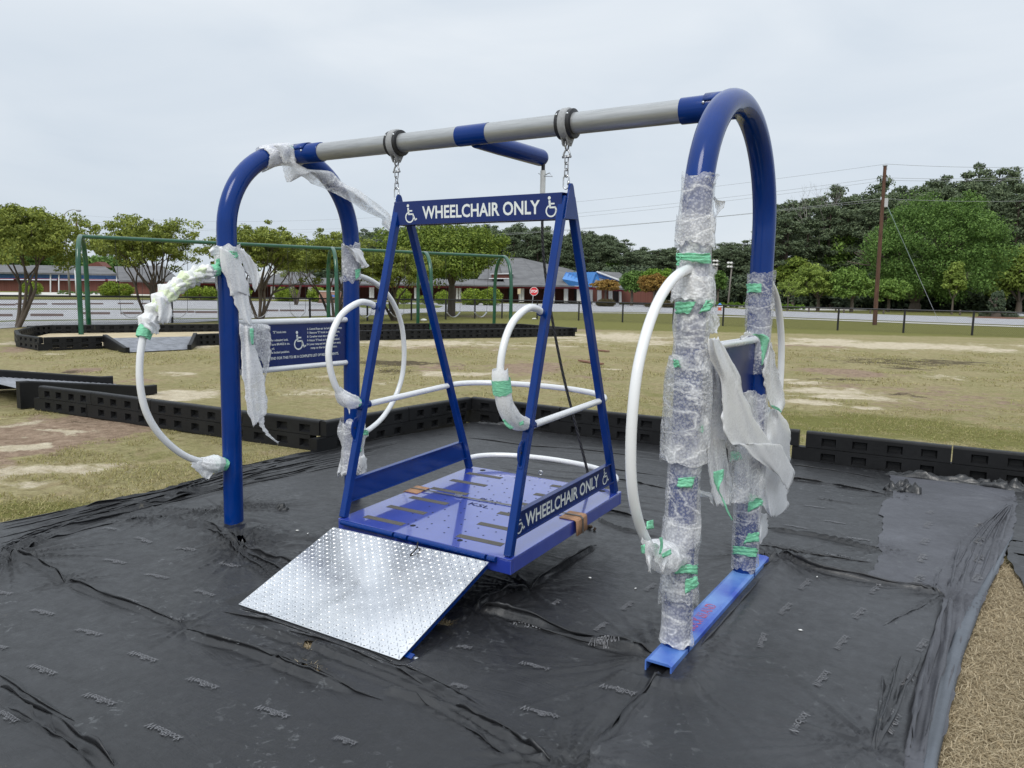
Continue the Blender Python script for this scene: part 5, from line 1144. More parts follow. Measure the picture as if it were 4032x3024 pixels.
flap('foam_fold', s8([(1370, 1325), (1290, 1400), (1230, 1500), (1200, 1640)])+s9([(850, 120), (900, 260), (960, 400), (1010, 500), (1040, 545)]), s8([(1470, 1360), (1530, 1450), (1582, 1560), (1582, 1650)])+s9([(1188, 100), (1170, 240), (1165, 380), (1162, 490), (1090, 555)]), LB+.03, M['foam'], w, 92, .035, 3, rows=60, cols=30, rag=6)
flap('foam_fold', s8([(985, 1250), (1000, 1450), (1020, 1640)])+s9([(760, 100), (780, 300), (800, 480)]), s8([(1160, 1250), (1260, 1480), (1350, 1650)])+s9([(960, 100), (1000, 300), (1012, 430)]), LB+.065, M['bubble'], w, 96, .03, 4, rows=60, cols=24, rag=8)
flap('foam_fold', s9([(965, 520), (972, 600), (975, 680), (975, 730)]), s9([(1030, 540), (1036, 600), (1025, 670), (985, 728)]), LB-.03, M['foam'], w, 93, .02, 2, rows=22, cols=12, rag=5)
flap('foam_fold', s8([(1165, 1200), (1200, 1330), (1260, 1450), (1330, 1560), (1360, 1640)]), s8([(1350, 1185), (1365, 1300), (1395, 1350), (1380, 1450), (1362, 1550)]), LB+.02, M['bubble'], w, 94, .03, 4, rows=34, cols=20, rag=5)
flap('torn_link', s9([(525, 370), (570, 375), (620, 390), (670, 400)]), s9([(540, 400), (600, 425), (640, 430), (680, 480)]), LB+.02, M['foamthin'], w, 95, .02, 2, rows=18, cols=10, rag=5)
# ------------------------------------------------------------------ plastic playground borders
def panel_mesh():
    L, H, T = 1.0, .33, .10; b = MB()
    def block(x0, x1, z0, z1, pk, capround=False):
        # two faces with recessed pockets, thickness T
        xs = sorted({x0, x1} | {p for a in pk for p in (a[0], a[1])}); za, zb = pk[0][2], pk[0][3]; zs = [z0, za, zb, z1]
        for sy in (-1, 1):
            y = sy*T/2
            for i in range(len(xs)-1):
                for j in range(3):
                    q = [(xs[i], y, zs[j]), (xs[i+1], y, zs[j]), (xs[i+1], y, zs[j+1]), (xs[i], y, zs[j+1])]
                    if sy > 0: q = q[::-1]
                    hole = j == 1 and any(abs(xs[i]-a[0]) < 1e-6 for a in pk)
                    if not hole: b.add(q, [(0, 1, 2, 3)]); continue
                    dx = .012; yi = y-sy*.046
                    inn = [(xs[i]+dx, yi, za+.004), (xs[i+1]-dx, yi, za+.004), (xs[i+1]-dx, yi, zb-.016), (xs[i]+dx, yi, zb-.016)]
                    if sy < 0: 
                        lo_ = [(xs[i]+dx, yi, za+.020), (xs[i+1]-dx, yi, za+.020)]
                    else: lo_ = [(xs[i]+dx, yi, za+.020), (xs[i+1]-dx, yi, za+.020)]
                    inn[0], inn[1] = lo_
                    if sy > 0: inn = inn[::-1]
                    b.add(q+inn, [(0, 1, 5, 4), (1, 2, 6, 5), (2, 3, 7, 6), (3, 0, 4, 7), (4, 5, 6, 7)] if True else [])
        if capround:
            th = np.linspace(math.pi, 0, 7); R_ = .022
            prof = [(-T/2, z1)]+[(-T/2+R_*(1-math.cos(a)), z1+R_*math.sin(a)) for a in np.linspace(0, math.pi/2, 4)[1:]]+[(T/2-R_*(1-math.cos(a)), z1+R_*math.sin(a)) for a in np.linspace(math.pi/2, 0, 4)[:-1]]+[(T/2, z1)]
            k = len(prof); P = np.array([[(x, y, z) for y, z in prof] for x in (x0, x1)]); b.grid(P); b.add(P[0], [tuple(range(k))]); b.add(P[1], [tuple(range(k))[::-1]])
        for x, rev in ((x0, 0), (x1, 1)):
            q = [(x, -T/2, z0), (x, -T/2, z1), (x, T/2, z1), (x, T/2, z0)]; b.add(q if not rev else q[::-1], [(0, 1, 2, 3)])
        b.add([(x0, -T/2, z0), (x0, T/2, z0), (x1, T/2, z0), (x1, -T/2, z0)], [(0, 1, 2, 3)])
        if not capround: b.add([(x0, -T/2, z1), (x1, -T/2, z1), (x1, T/2, z1), (x0, T/2, z1)], [(0, 1, 2, 3)])
    w, g = .105, .008
    cx = [.115, .335, .575, .80]
    block(0.0, 1.0-g, .167, .308, [(c, c+w, .190, .274) for c in cx], True)
    block(-.10, .90-g, 0.0, .162, [(c-.0, c+w, .034, .118) for c in cx])
    # ribbed scale mark in the middle
    for k in range(7):
        z = .03+k*.038
        if abs(z-.165) < .012: continue
        for sy in (-1, 1): b.box((.505, sy*(T/2+.0005), z), (.05, .003, .004))
    return b
_pm = panel_mesh().build('border_panel', M['plastic'], None, smooth=False)
panel0 = _pm.data; bpy.data.objects.remove(_pm)
def border_run(pts, group, labels, single=True, zs=1.0):
    out = []
    for i in range(len(pts)-1):
        a, b_ = np.asarray(pts[i], float), np.asarray(pts[i+1], float); d = b_-a; L = np.linalg.norm(d[:2])
        o = bpy.data.objects.new('border_panel', panel0); C.objects.link(o)
        o.location = (a[0], a[1], -.004+.001*(i % 3)); o.rotation_euler = (0, 0, math.atan2(d[1], d[0])); o.scale = (L, 1, zs)
        lb = labels[i] if isinstance(labels, list) else labels
        tag(o, lb, 'border panel', group); out.append(o)
    return out
G1 = 'black border panels around the near play area'
NL = [(-6.50, 1.40), (-5.42, 1.51), (-4.25, 1.58), (-3.02, 1.67), (-1.60, 1.79)]
border_run(NL, G1, ['black border panel at the left end, beside the near plastic ramp', 'black border panel second from the near plastic ramp', 'black border panel whose upper end the left white loop crosses', 'black border panel seen right behind the left blue post, ending at the near corner'])
border_run([(-1.56, 1.75), (-1.53, 3.05), (-1.45, 4.22)], G1, ['black border panel running back from the near corner beside the left rear post', 'black border panel leading to the far corner behind the platform'])
border_run([(-1.42, 4.27), (-.07, 4.22), (1.2, 4.30), (2.66, 4.42)], G1, ['black border panel starting at the far corner behind the swing rope', 'black border panel behind the white rear rail, right of the rope', 'black border panel partly hidden by the bubble wrapped right post'])
border_run([(2.72, 4.43), (4.04, 4.47), (5.36, 4.50)], G1, ['black border panel right of the white foam drape, standing slightly open', 'black border panel cut by the right edge of the view'])
G2 = 'black border panels around the far swing set'
def sub(pts, step=1.22):
    out = []
    for i in range(len(pts)-1):
        a, b_ = np.asarray(pts[i][:2], float), np.asarray(pts[i+1][:2], float); n = max(1, round(np.linalg.norm(b_-a)/step))
        for k in range(n): out.append(tuple(a+(b_-a)*k/n))
    out.append(tuple(pts[-1][:2])); return out
fr1 = [(-16.05, 6.15), (-15.72, 7.60)]
fr2 = [(-15.0, 9.75), (-14.9, 10.6), (-13.1, 16.0), (-10.65, 21.36), (-9.84, 23.37)]
lf = [(-21.6, 8.6), (-19.5, 7.1), (-17.6, 6.3), (-16.12, 6.12)]
bk = [tuple(atz(a, b_, .33)[:2]) for a, b_ in ((110, 1283), (199, 1279), (845, 1275), (1418, 1275), (1700, 1272), (2050, 1274), (2269, 1291))]
border_run(fr1, G2, 'black border panel at the front left corner of the far swing enclosure')
border_run(sub(fr2), G2, 'black border panel in the front row of the far swing enclosure, right of its ramp')
border_run(sub(lf), G2, 'black border panel in the curved left end of the far swing enclosure')
border_run(sub(bk), G2, 'black border panel in the back row of the far swing enclosure, behind the sand')
P = [fr1[0]]+[fr1[1]]+fr2+[tuple(p) for p in bk[::-1]]+lf
zin = sheet_poly('sand', [(-15.95, 6.3), (-15.7, 7.6), (-15.1, 9.7), (-13.2, 16.0), (-10.8, 21.3), (-10.1, 23.3)]+bk[::-1][1:-1]+[(-21.4, 8.8), (-19.4, 7.3), (-17.5, 6.5)], .05, flat_mat('tan_play_sand', (.42, .34, .22), (.62, .53, .37), 1.5), px=False)

# ------------------------------------------------------------------ plastic ramps
def plastic_ramp(name, a0, a1, b0, b1, h0, h1, label):
    """walls a (back->front) and b; back height h0, front height h1"""
    a0, a1, b0, b1 = [np.array([p[0], p[1], 0.]) for p in (a0, a1, b0, b1)]
    t = empty(name, a0, label=label, cat='ramp')
    for p, q in ((a0, a1), (b0, b1)):
        d = q-p; L = np.linalg.norm(d); d /= L; n = np.array([-d[1], d[0], 0])*.05
        b = MB(); st = [(0, h0), (.06*L, h0), (.88*L, h1*1.05), (.91*L, h1), (L, h1)]
        P = np.array([[p+d*s-n*1.0+[0, 0, 0], p+d*s-n*1.0+[0, 0, h], p+d*s+n*1.0+[0, 0, h], p+d*s+n*1.0] for s, h in st])-a0
        b.grid(P); b.add(P[0], [(0, 1, 2, 3)]); b.add(P[-1], [(3, 2, 1, 0)])
        b.build('side_wall', M['plastic'], t, bevel=.02)
    b = MB(); nr = 26; P = []
    for i in range(nr*4+1):
        s = i/(nr*4); zz_ = (h0-.12)*(1-s)+.012*(1-s)+(.010 if (i % 4) < 2 else 0); L0, L1 = a0*(1-s)+a1*s, b0*(1-s)+b1*s
        P.append([L0-a0+[0, 0, zz_], L1-a0+[0, 0, zz_]])
    b.grid(np.array(P)); b.build('ribbed_slope', M['plastic_grey'], t)
    return t
M['plastic_grey'] = simple('worn_black_plastic', (.20, .21, .235), .38, var=.3, scale=6)
plastic_ramp('wheelchair_ramp', (-15.75, 7.55), (-14.0, 7.12), (-15.0, 9.75), (-13.85, 8.75), .36, .13, 'black plastic wheelchair ramp with ribbed slope leading into the far swing enclosure')
w2a, w2b = atz(75, 1608), atz(612, 1549); w1a, w1b = atz(-170, 1540), atz(445, 1512)
plastic_ramp('wheelchair_ramp', w2a, w2b, w1a, w1b, .37, .14, 'black plastic wheelchair ramp at the left end of the near border')

# ------------------------------------------------------------------ green swing set
HS = 3.25
T = [atz(a, b_, HS) for a, b_ in ((318, 931), (845, 956), (1301, 983), (1661, 1000), (1982, 1011))]
p0, p4 = T[0][:2], T[4][:2]; dS = (p4-p0)/np.linalg.norm(p4-p0); tot = np.linalg.norm(p4-p0); _a = math.radians(-10); nS = np.array([-dS[1], dS[0]]); nS = np.array([nS[0]*math.cos(_a)-nS[1]*math.sin(_a), nS[0]*math.sin(_a)+nS[1]*math.cos(_a)])
def on_line(px, py):  # parameter along the beam for an image column
    best = None
    for k in range(2001):
        t = k/2000*tot; u, _ = project([p0[0]+dS[0]*t, p0[1]+dS[1]*t, HS])
        if best is None or abs(u-px) < best[0]: best = (abs(u-px), t)
    return best[1]
ss = empty('green_swing_set', (p0[0], p0[1], 0), label='long green swing set with arched legs standing in the far black enclosure', cat='swing set')
def SL(t, s, z): return (dS[0]*t+nS[0]*s, dS[1]*t+nS[1]*s, z)
tA = [0]+[on_line(x, 0) for x in (862, 1307, 1672)]+[tot]
for t in tA:
    P = [SL(t, -1.05, 0)]+[SL(t, -1.0-.0*z, z) for z in (.6, 1.2, 1.8)]+[SL(t, -.95*math.cos(a), 2.15+1.10*math.sin(a)) for a in np.linspace(.12, math.pi-.12, 15)]+[SL(t, 1.0, z) for z in (1.8, 1.2, .6)]+[SL(t, 1.05, 0)]
    MB().tube(catmull(P, 3), .078, 12).build('arch_leg', M['green'], ss, smooth=True, auto=60)
MB().tube([SL(0, 0, HS), SL(tot, 0, HS)], .066, 12).build('top_beam', M['green'], ss, smooth=True, auto=60)
chains = [(452, 560), (639, 739), (975, 1056), (1131, 1206), (1400, 1470), (1530, 1597), (1755, 1820), (1865, 1925)]
seatl = ['belt swing seat left of the blue post, first in the row', 'belt swing seat hidden mostly behind the wrapped white loop', 'grey belt swing seat just right of the left blue post', 'grey belt swing seat above the white sign rail', 'grey belt swing seat seen through the first blue leg gap', 'grey belt swing seat inside the white rear loop', 'grey belt swing seat left of the last green arch, under the oak', 'grey belt swing seat nearest the last green arch']
for (x0, x1), lb in zip(chains, seatl):
    t0, t1 = on_line(x0, 0), on_line(x1, 0); tm = (t0+t1)/2; hw = min(.42, max(.25, (t1-t0)/2))
    c = np.array(SL(tm, 0, 0))+np.array([p0[0], p0[1], 0])
    s = empty('belt_swing', c, label=lb, cat='swing', group='belt swings on the green swing set')
    b = MB(); u = np.linspace(-1, 1, 12); P = np.array([[(dS[0]*hw*.8*k+nS[0]*w, dS[1]*hw*.8*k+nS[1]*w, .55+.22*abs(k)**2) for w in (-.08, .08)] for k in u]); b.grid(P); b.build('seat', M['belt'], s, smooth=True, solid=.02)
    for e in (-1, 1): MB().tube([(dS[0]*hw*.8*e, dS[1]*hw*.8*e, .77), (dS[0]*hw*e, dS[1]*hw*e, HS-.06)], .008, 4).build('chain', M['wire'], s)

# ------------------------------------------------------------------ black chain-link fence
FP = [(-33.5, -6.5), (-30.2, 5.0), (-28.7, 10.6), (-28.2, 13.9), (-27.2, 17.2), (-26.0, 20.3), (-24.9, 23.3), (-23.9, 26.4), (-23.3, 29.3), (-23.1, 32.2), (-22.9, 34.9), (-22.2, 36.9), (-20.2, 37.9), (-17.5, 38.4), (-14.6, 38.5), (-11.5, 38.7), (-8.7, 39.1), (-5.7, 39.3), (-2.7, 39.5), (.4, 39.7), (3.4, 40.1), (6.5, 40.4), (9.5, 40.7), (12.6, 41.0)]
fe = empty('chain_link_fence', (FP[0][0], FP[0][1], 0), label='long black chain link fence between the playground grass and the parking lot', cat='fence')
o0 = np.array([FP[0][0], FP[0][1], 0]); FH_ = 1.16
for p in FP: 
    q = np.array([p[0], p[1], 0])-o0; MB().tube([q, q+[0, 0, FH_+.03], q+[0, 0, FH_+.05]], [.05, .05, .018], 8).build('fence_post', M['blackpaint'], fe, smooth=True, auto=50)
MB().tube([np.array([p[0], p[1], FH_])-o0 for p in FP], .036, 8).build('top_rail', M['blackpaint'], fe, smooth=True)
b = MB(); V = []; Q = []; n = 0; wt = .0032
for i in range(len(FP)-1):
    a, c_ = np.array(FP[i]+(0,)), np.array(FP[i+1]+(0,)); L = np.linalg.norm(c_-a); d = (c_-a)/L; hh = FH_-.02
    for sg in (1, -1):
        for s in np.arange(-hh, L, .085):
            s0, s1 = s, s+hh; z0, z1 = 0.02, hh
            if s0 < 0: z0 += -s0; s0 = 0
            if s1 > L: z1 -= s1-L; s1 = L
            if sg < 0: s0, s1 = L-s0, L-s1
            p, q = a+d*s0+[0, 0, z0]-o0, a+d*s1+[0, 0, z1]-o0
            w = np.array([0, 0, wt*1.4]); nn_ = np.array([-d[1], d[0], 0])*wt
            V += [p-w, p+w+nn_, p+w-nn_, q-w, q+w+nn_, q+w-nn_]; Q += [(n, n+1, n+4, n+3), (n+1, n+2, n+5, n+4), (n+2, n, n+3, n+5)]; n += 6
fast_mesh('wire_mesh', np.array(V), np.array(Q), M['wire'], fe)

# ------------------------------------------------------------------ little things lying about
def plank(px, py, L, w, rz, label):
    c = atz(px, py); b = MB(); b.box((0, 0, .02), (L, w, .04)); o = b.build('plank', simple('old_red_plank', (.22, .12, .08), .8), None, bevel=.004); o.location = (c[0], c[1], .002); o.rotation_euler = (0, 0, rz); tag(o, label, 'plank')
plank(2361, 1382, .75, .12, -.4, 'short reddish board on the grass, the farther of two')
plank(2326, 1429, .95, .12, -.5, 'reddish board on the grass left of the right rear blue leg, nearer one')
def debris(px, py, s, mat, label, cat='litter', name='litter', seed=0):
    c = atz(px, py); b = MB(); b.sphere((0, 0, s*.25), (s, s*.7, s*.35), 9, 6, amp=.35, seed=seed); o = b.build(name, mat, None, smooth=True); o.location = tuple(c); tag(o, label, cat)
wp = simple('white_scrap', (.75, .75, .73), .7)
debris(1668, 1264, .22, wp, 'white scrap lying in the grass before the fence below the oak', seed=1); debris(2103, 1258, .16, wp, 'white scrap lying in the grass at the foot of a fence post', seed=2)
M['dirtc'] = simple('brown_clod', (.10, .065, .04), .95, bump=.8, scale=40)
c = toW(deckpt(2302, 2082, ZD)); c = atz(2302, 2085, .02)
b = MB()
for k in range(26): b.sphere((rr.gauss(0, .045), rr.gauss(0, .018), .004+rr.uniform(0, .012)), rr.uniform(.006, .014), 6, 5, amp=.3, seed=k)
o = b.build('dirt_clump', M['dirtc'], None, smooth=True); o.location = (c[0], c[1], float(Hfab(c[0], c[1]))+.002); tag(o, 'small clump of dark brown dirt on the fabric right of the deck', 'dirt')
for i, (px, py, s) in enumerate([(2323, 2286, .010), (2502, 2328, .008), (2230, 2108, .03), (1170, 2110, .012), (1212, 2128, .010), (3150, 2505, .012), (3215, 2300, .008)]):
    c = atz(px, py, .02); b = MB(); b.sphere((0, 0, .003), (s, s*.45, .004), 8, 5, amp=.4, seed=i+3); o = b.build('paper_scrap', wp, None, smooth=True); o.location = (c[0], c[1], float(Hfab(c[0], c[1]))+.018 if px > 2900 else float(Hfab(c[0], c[1]))+.002); o.rotation_euler = (0, 0, i*1.3)
    tag(o, 'tiny pale scrap lying on the black fabric', 'scrap', 'tiny pale scraps on the black fabric')
# ------------------------------------------------------------------ trees
M['bark'] = simple('grey_brown_bark', (.13, .105, .085), .95, .3, bump=.6, scale=12)
M['barkp'] = simple('pine_bark', (.075, .055, .045), .95, .3, bump=.6, scale=8)
def leafmat(name, a, b_, c_, tr=.22): return island_mat(name, [(.12, a), (.45, b_), (.62, c_), (.85, b_)], .7, tr)
M['lf_myrtle'] = leafmat('myrtle_leaves', (.08, .11, .02), (.18, .22, .04), (.33, .37, .08))
M['lf_oak'] = leafmat('oak_leaves', (.055, .09, .014), (.13, .19, .028), (.24, .30, .05))
M['lf_big'] = leafmat('fresh_green_leaves', (.038, .075, .016), (.09, .17, .036), (.18, .29, .070))
M['lf_pine'] = leafmat('hazy_pine_needles', (.046, .068, .038), (.095, .128, .070), (.16, .20, .105), .1)  # lightened: distance haze is put into the needle colour
M['lf_under'] = leafmat('dark_understory', (.032, .050, .032), (.066, .094, .055), (.115, .150, .080), .1)  # shade under the pines and distance haze put into the leaf colour
M['lf_orange'] = leafmat('bronze_leaves', (.16, .085, .018), (.26, .15, .035), (.34, .23, .06))
M['lf_yel'] = leafmat('yellow_green_leaves', (.10, .15, .03), (.19, .26, .05), (.30, .38, .08))
M['lf_fresh'] = leafmat('fresh_pale_leaves', (.07, .13, .025), (.14, .23, .045), (.24, .36, .08))
M['lf_shrub'] = leafmat('clipped_shrub_leaves', (.08, .13, .014), (.17, .24, .026), (.30, .38, .045))
M['lf_hedge'] = leafmat('bright_hedge_leaves', (.06, .12, .012), (.12, .22, .022), (.20, .32, .04))
M['lf_brown'] = leafmat('brown_green_shrub', (.05, .045, .02), (.09, .075, .03), (.14, .11, .045))

def leaves(name, clumps, per, size, mat, parent, seed=0, flat=.6, aspect=.6):
    """clumps: array (k,4) centre+radius; quads scattered in each"""
    r = np.random.default_rng(seed); k = len(clumps); c = np.repeat(clumps, per, 0); n = len(c)
    d = r.normal(0, 1, (n, 3)); d /= np.linalg.norm(d, axis=1)[:, None]; rad = r.uniform(.25, 1, n)**.6
    P = c[:, :3]+d*(rad*c[:, 3])[:, None]*[1, 1, flat]
    nrm = d+r.normal(0, .8, (n, 3))+[0, 0, .5]; nrm /= np.linalg.norm(nrm, axis=1)[:, None]
    a = np.cross(nrm, r.normal(0, 1, (n, 3))); a /= np.linalg.norm(a, axis=1)[:, None]; b_ = np.cross(nrm, a)
    s = size*r.uniform(.5, 1.2, n)[:, None]; a = a*s; b_ = b_*s*aspect
    V = np.stack([P-a, P-b_*.8, P+a, P+b_*.8], 1).reshape(-1, 3); Q = np.arange(n*4).reshape(n, 4)
    return fast_mesh(name, V, Q, mat, parent)
def branch_tree(b, p, d, L, r, depth, rnd, tips, spread=.5, up=.15, nb=(2, 3)):
    d = d/np.linalg.norm(d); pts = [p]; q = p.copy(); dd = d.copy()
    for k in range(3):
        dd = dd+np.array([rnd.gauss(0, .10), rnd.gauss(0, .10), rnd.gauss(0, .05)+up*.3]); dd /= np.linalg.norm(dd); q = q+dd*L/3; pts.append(q.copy())
    r1 = r*.62; b.tube(pts, np.linspace(r, r1, 4), 6 if r > .03 else 4, cap=False)
    if depth == 0: tips.append(q); return
    if depth <= 1: tips.append(pts[2])
    for i in range(rnd.randint(*nb)):
        nd = dd+np.array([rnd.gauss(0, spread), rnd.gauss(0, spread), rnd.gauss(0, spread*.5)+up]); branch_tree(b, q, nd, L*rnd.uniform(.62, .85), r1*.8, depth-1, rnd, tips, spread, up, nb)
def crown_clumps(cx, cy, cz, rx, ry, rz, n, rc, seed, lumpy=.25, shell=.45, bottom=-1.0):
    r = np.random.default_rng(seed); out = []
    while len(out) < n:
        d = r.normal(0, 1, 3); d /= np.linalg.norm(d)
        if d[2] < bottom: continue
        k = r.uniform(shell, 1)**.7*(1+lumpy*float(fbm(d[0]*1.8+seed, d[1]*1.8, d[2]*1.8, seed, 2)))
        out.append((cx+d[0]*rx*k, cy+d[1]*ry*k, cz+d[2]*rz*k, rc*r.uniform(.6, 1.3)))
    return np.array(out)
def wpx(dpx, depth): return dpx*depth/F_PX

# crepe myrtles by the fence: several slanting stems and a wide airy crown
def myrtle(px, py, depth, xl, xr, ytop, ylow, seed, label, nst=6):
    base = atd(px, py, depth); base[2] = 0; rnd = random.Random(seed)
    t = empty('crepe_myrtle', base, label=label, cat='tree', group='crepe myrtles along the fence')
    top = atd(px, ytop, depth)[2]; low = atd(px, ylow, depth)[2]
    wl, wr = wpx(px-xl, depth), wpx(xr-px, depth); W_ = (wl+wr)/2; off = (wr-wl)/2
    b = MB(); tips = []
    for k in range(nst):
        a = rnd.uniform(0, 6.28); lean = rnd.uniform(.15, .55)
        d = np.array([math.cos(a)*lean, math.sin(a)*lean, 1.0])+RH*off/top*.8
        branch_tree(b, np.array([math.cos(a)*.10, math.sin(a)*.10, 0]), d, top*.36, .085, 3, rnd, tips, .42, .10)
    b.build('trunk', M['bark'], t, smooth=True)
    cz = (top+low)/2; rz = (top-low)/2; c0 = RH*off
    cl = crown_clumps(c0[0], c0[1], cz, W_*1.02, W_*.85, rz*.98, 290, .30, seed, .6, .15, -.8)
    lim = [q for q in tips if low-.3 < q[2] < top+.2][:90]
    if lim: cl = np.vstack([cl, np.column_stack([np.array(lim), np.full(len(lim), .33)])])
    leaves('crown', cl, 70, .072, M['lf_myrtle'], t, seed, .55)
myrtle(62, 1282, 29.0, -120, 345, 812, 1060, 1, 'crepe myrtle at the left edge of the view, double trunk beside a fence post', 4)
myrtle(588, 1262, 34, 345, 830, 868, 1050, 2, 'crepe myrtle left of the blue post, behind the wrapped white loop')
myrtle(1022, 1259, 36, 815, 1215, 888, 1075, 3, 'crepe myrtle just right of the left blue post, over the first belt swings')
myrtle(1316, 1252, 39, 1180, 1480, 930, 1085, 4, 'crepe myrtle between the green arch and the left rear blue post')
myrtle(1553, 1250, 42, 1420, 1720, 985, 1120, 5, 'small crepe myrtle seen through the first blue leg gap')
myrtle(1165, 1185, 75, 1090, 1260, 985, 1090, 6, 'smaller crepe myrtle behind the others, before the brick school')

def broad(name, px, py, depth, xl, xr, ytop, ylow, seed, label, leafm, n=150, per=90, rc=None, lsz=None, tr=.25, bark=None, flat=.7, group=None, fork=4, bottom=-.8, taper=0, shell=.45):
    base = atd(px, py, depth); base[2] = 0; rnd = random.Random(seed); t = empty(name, base, label=label, cat='tree', group=group)
    top = atd(px, ytop, depth)[2]; low = atd(px, ylow, depth)[2]; wl, wr = wpx(px-xl, depth), wpx(xr-px, depth); W_ = (wl+wr)/2; off = (wr-wl)/2
    b = MB(); tips = []; h0 = max(.8, low*.9+.2); b.tube(catmull([(0, 0, -.05), (.03, .02, h0*.5), (.0, .05, h0)], 4), np.linspace(tr*1.25, tr*.85, 9), 9, cap=False)
    for k in range(fork):
        a = k/fork*6.28+rnd.uniform(-.4, .4); branch_tree(b, np.array([0, .05, h0*.96]), np.array([math.cos(a)*.6, math.sin(a)*.6, 1.0]), (top-h0)*.33, tr*.55, 2, rnd, tips, .45, .12)
    b.build('trunk', bark or M['bark'], t, smooth=True)
    rz = (top-low)/2; cl = crown_clumps(RH[0]*off, RH[1]*off, (top+low)/2, W_*.93, W_*.85, rz*.93, n, rc or W_*.24, seed, .3, shell, bottom)
    if taper: 
        k = np.clip(1-taper*(cl[:, 2]-low)/(top-low), .12, 1); cl[:, 0] *= k; cl[:, 1] *= k
    leaves('crown', cl, per, lsz or W_*.035, leafm, t, seed, flat)
    return t
broad('oak_tree', 1776, 1242, 51, 1500, 1988, 872, 1122, 21, 'broad light green oak beyond the fence between the two A frames', M['lf_oak'], 260, 150, .9, .11, .24, fork=5)
broad('maple_tree', 3600, 1221, 108, 3372, 3912, 762, 1196, 22, 'huge round bright green tree right of the brown utility pole', M['lf_big'], 460, 170, 1.7, .19, .75, fork=6, bottom=-.95)
broad('maple_tree', 3270, 1190, 130, 3170, 3400, 915, 1150, 23, 'blue green tree left of the utility pole, behind the small trees', M['lf_fresh'], 150, 80, 1.2, .32, .35)
broad('young_tree', 3220, 1208, 96, 3112, 3292, 1040, 1180, 24, 'bushy bright green tree with forked grey trunk right of the rear blue post', M['lf_hedge'] if 0 else M['lf_yel'], 90, 80, .6, .2, .2)
broad('young_tree', 3352, 1216, 94, 3258, 3425, 1055, 1180, 25, 'bushy green tree just left of the utility pole', M['lf_fresh'], 90, 80, .6, .2, .2)
broad('young_tree', 3100, 1216, 92, 3050, 3150, 1090, 1175, 26, 'thin pale young tree beside the rear blue post, over the right hedge end', M['lf_yel'], 26, 50, .4, .13, .08)
broad('young_tree', 3120, 1196, 120, 3040, 3185, 1015, 1150, 27, 'light green tree touching the rear blue post behind the thin one', M['lf_oak'], 90, 70, .9, .28, .25)
broad('young_tree', 3497, 1216, 100, 3420, 3570, 1100, 1185, 28, 'low green tree just right of the utility pole base', M['lf_fresh'], 60, 70, .7, .2, .18)
broad('young_tree', 3748, 1217, 92, 3700, 3802, 1018, 1178, 29, 'slim pointed yellow green sapling in front of the huge green tree', M['lf_yel'], 70, 70, .42, .17, .10, taper=.55)
broad('maple_tree', 4010, 1215, 112, 3895, 4150, 950, 1190, 30, 'yellow green tree cut by the right edge of the view', M['lf_yel'], 150, 90, 1.2, .32, .4)
broad('maple_tree', 3830, 1219, 118, 3740, 3930, 1050, 1190, 31, 'leaning trunked tree under the right side of the huge green tree', M['lf_big'], 70, 80, 1.1, .3, .38)
broad('young_tree', 2825, 1178, 118, 2795, 2858, 1068, 1150, 32, 'small dark green tree left of the floodlight pole', M['lf_big'], 60, 70, .45, .2, .14)
broad('young_tree', 2487, 1176, 112, 2440, 2540, 1066, 1150, 33, 'green tree before the right end of the school', M['lf_big'], 80, 80, .7, .25, .2)
broad('young_tree', 2575, 1165, 122, 2525, 2640, 1058, 1130, 34, 'fresh green tree behind the bronze one at the school end', M['lf_hedge'], 80, 80, .7, .25, .2)
broad('bronze_maple', 2383, 1183, 104, 2335, 2440, 1098, 1150, 35, 'bronze leaved small tree in front of the school entrance', M['lf_orange'], 60, 60, .5, .2, .15, flat=.4)
broad('bronze_maple', 2578, 1180, 106, 2512, 2640, 1080, 1155, 36, 'larger golden bronze tree beside the right white loop', M['lf_orange'], 90, 80, .6, .22, .18)
broad('young_tree', 2412, 1120, 150, 2375, 2445, 1030, 1100, 37, 'light green tree at the edge of the pine wood above the entrance roof', M['lf_big'], 60, 70, .9, .3, .2)
for i, (x, y, d, yt, lb) in enumerate([(60, 1130, 165, 985, 'far-left dark green tree behind the brick school wing'), (230, 1130, 170, 1000, 'dark green tree behind the left school wing roof'), (420, 1130, 175, 1010, 'dark green tree behind the grey roof, left of the blue post')]):
    broad('shade_tree', x, y, d, x-110, x+110, yt, 1090, 50+i, lb, M['lf_big'], 80, 70, 1.6, .42, .3)
broad('ivy_stump', 3921, 1236, 76, 3895, 3950, 1140, 1238, 61, 'ivy covered tree stump in a mulch bed at the right', M['lf_under'], 70, 70, .28, .12, .4, taper=.15)

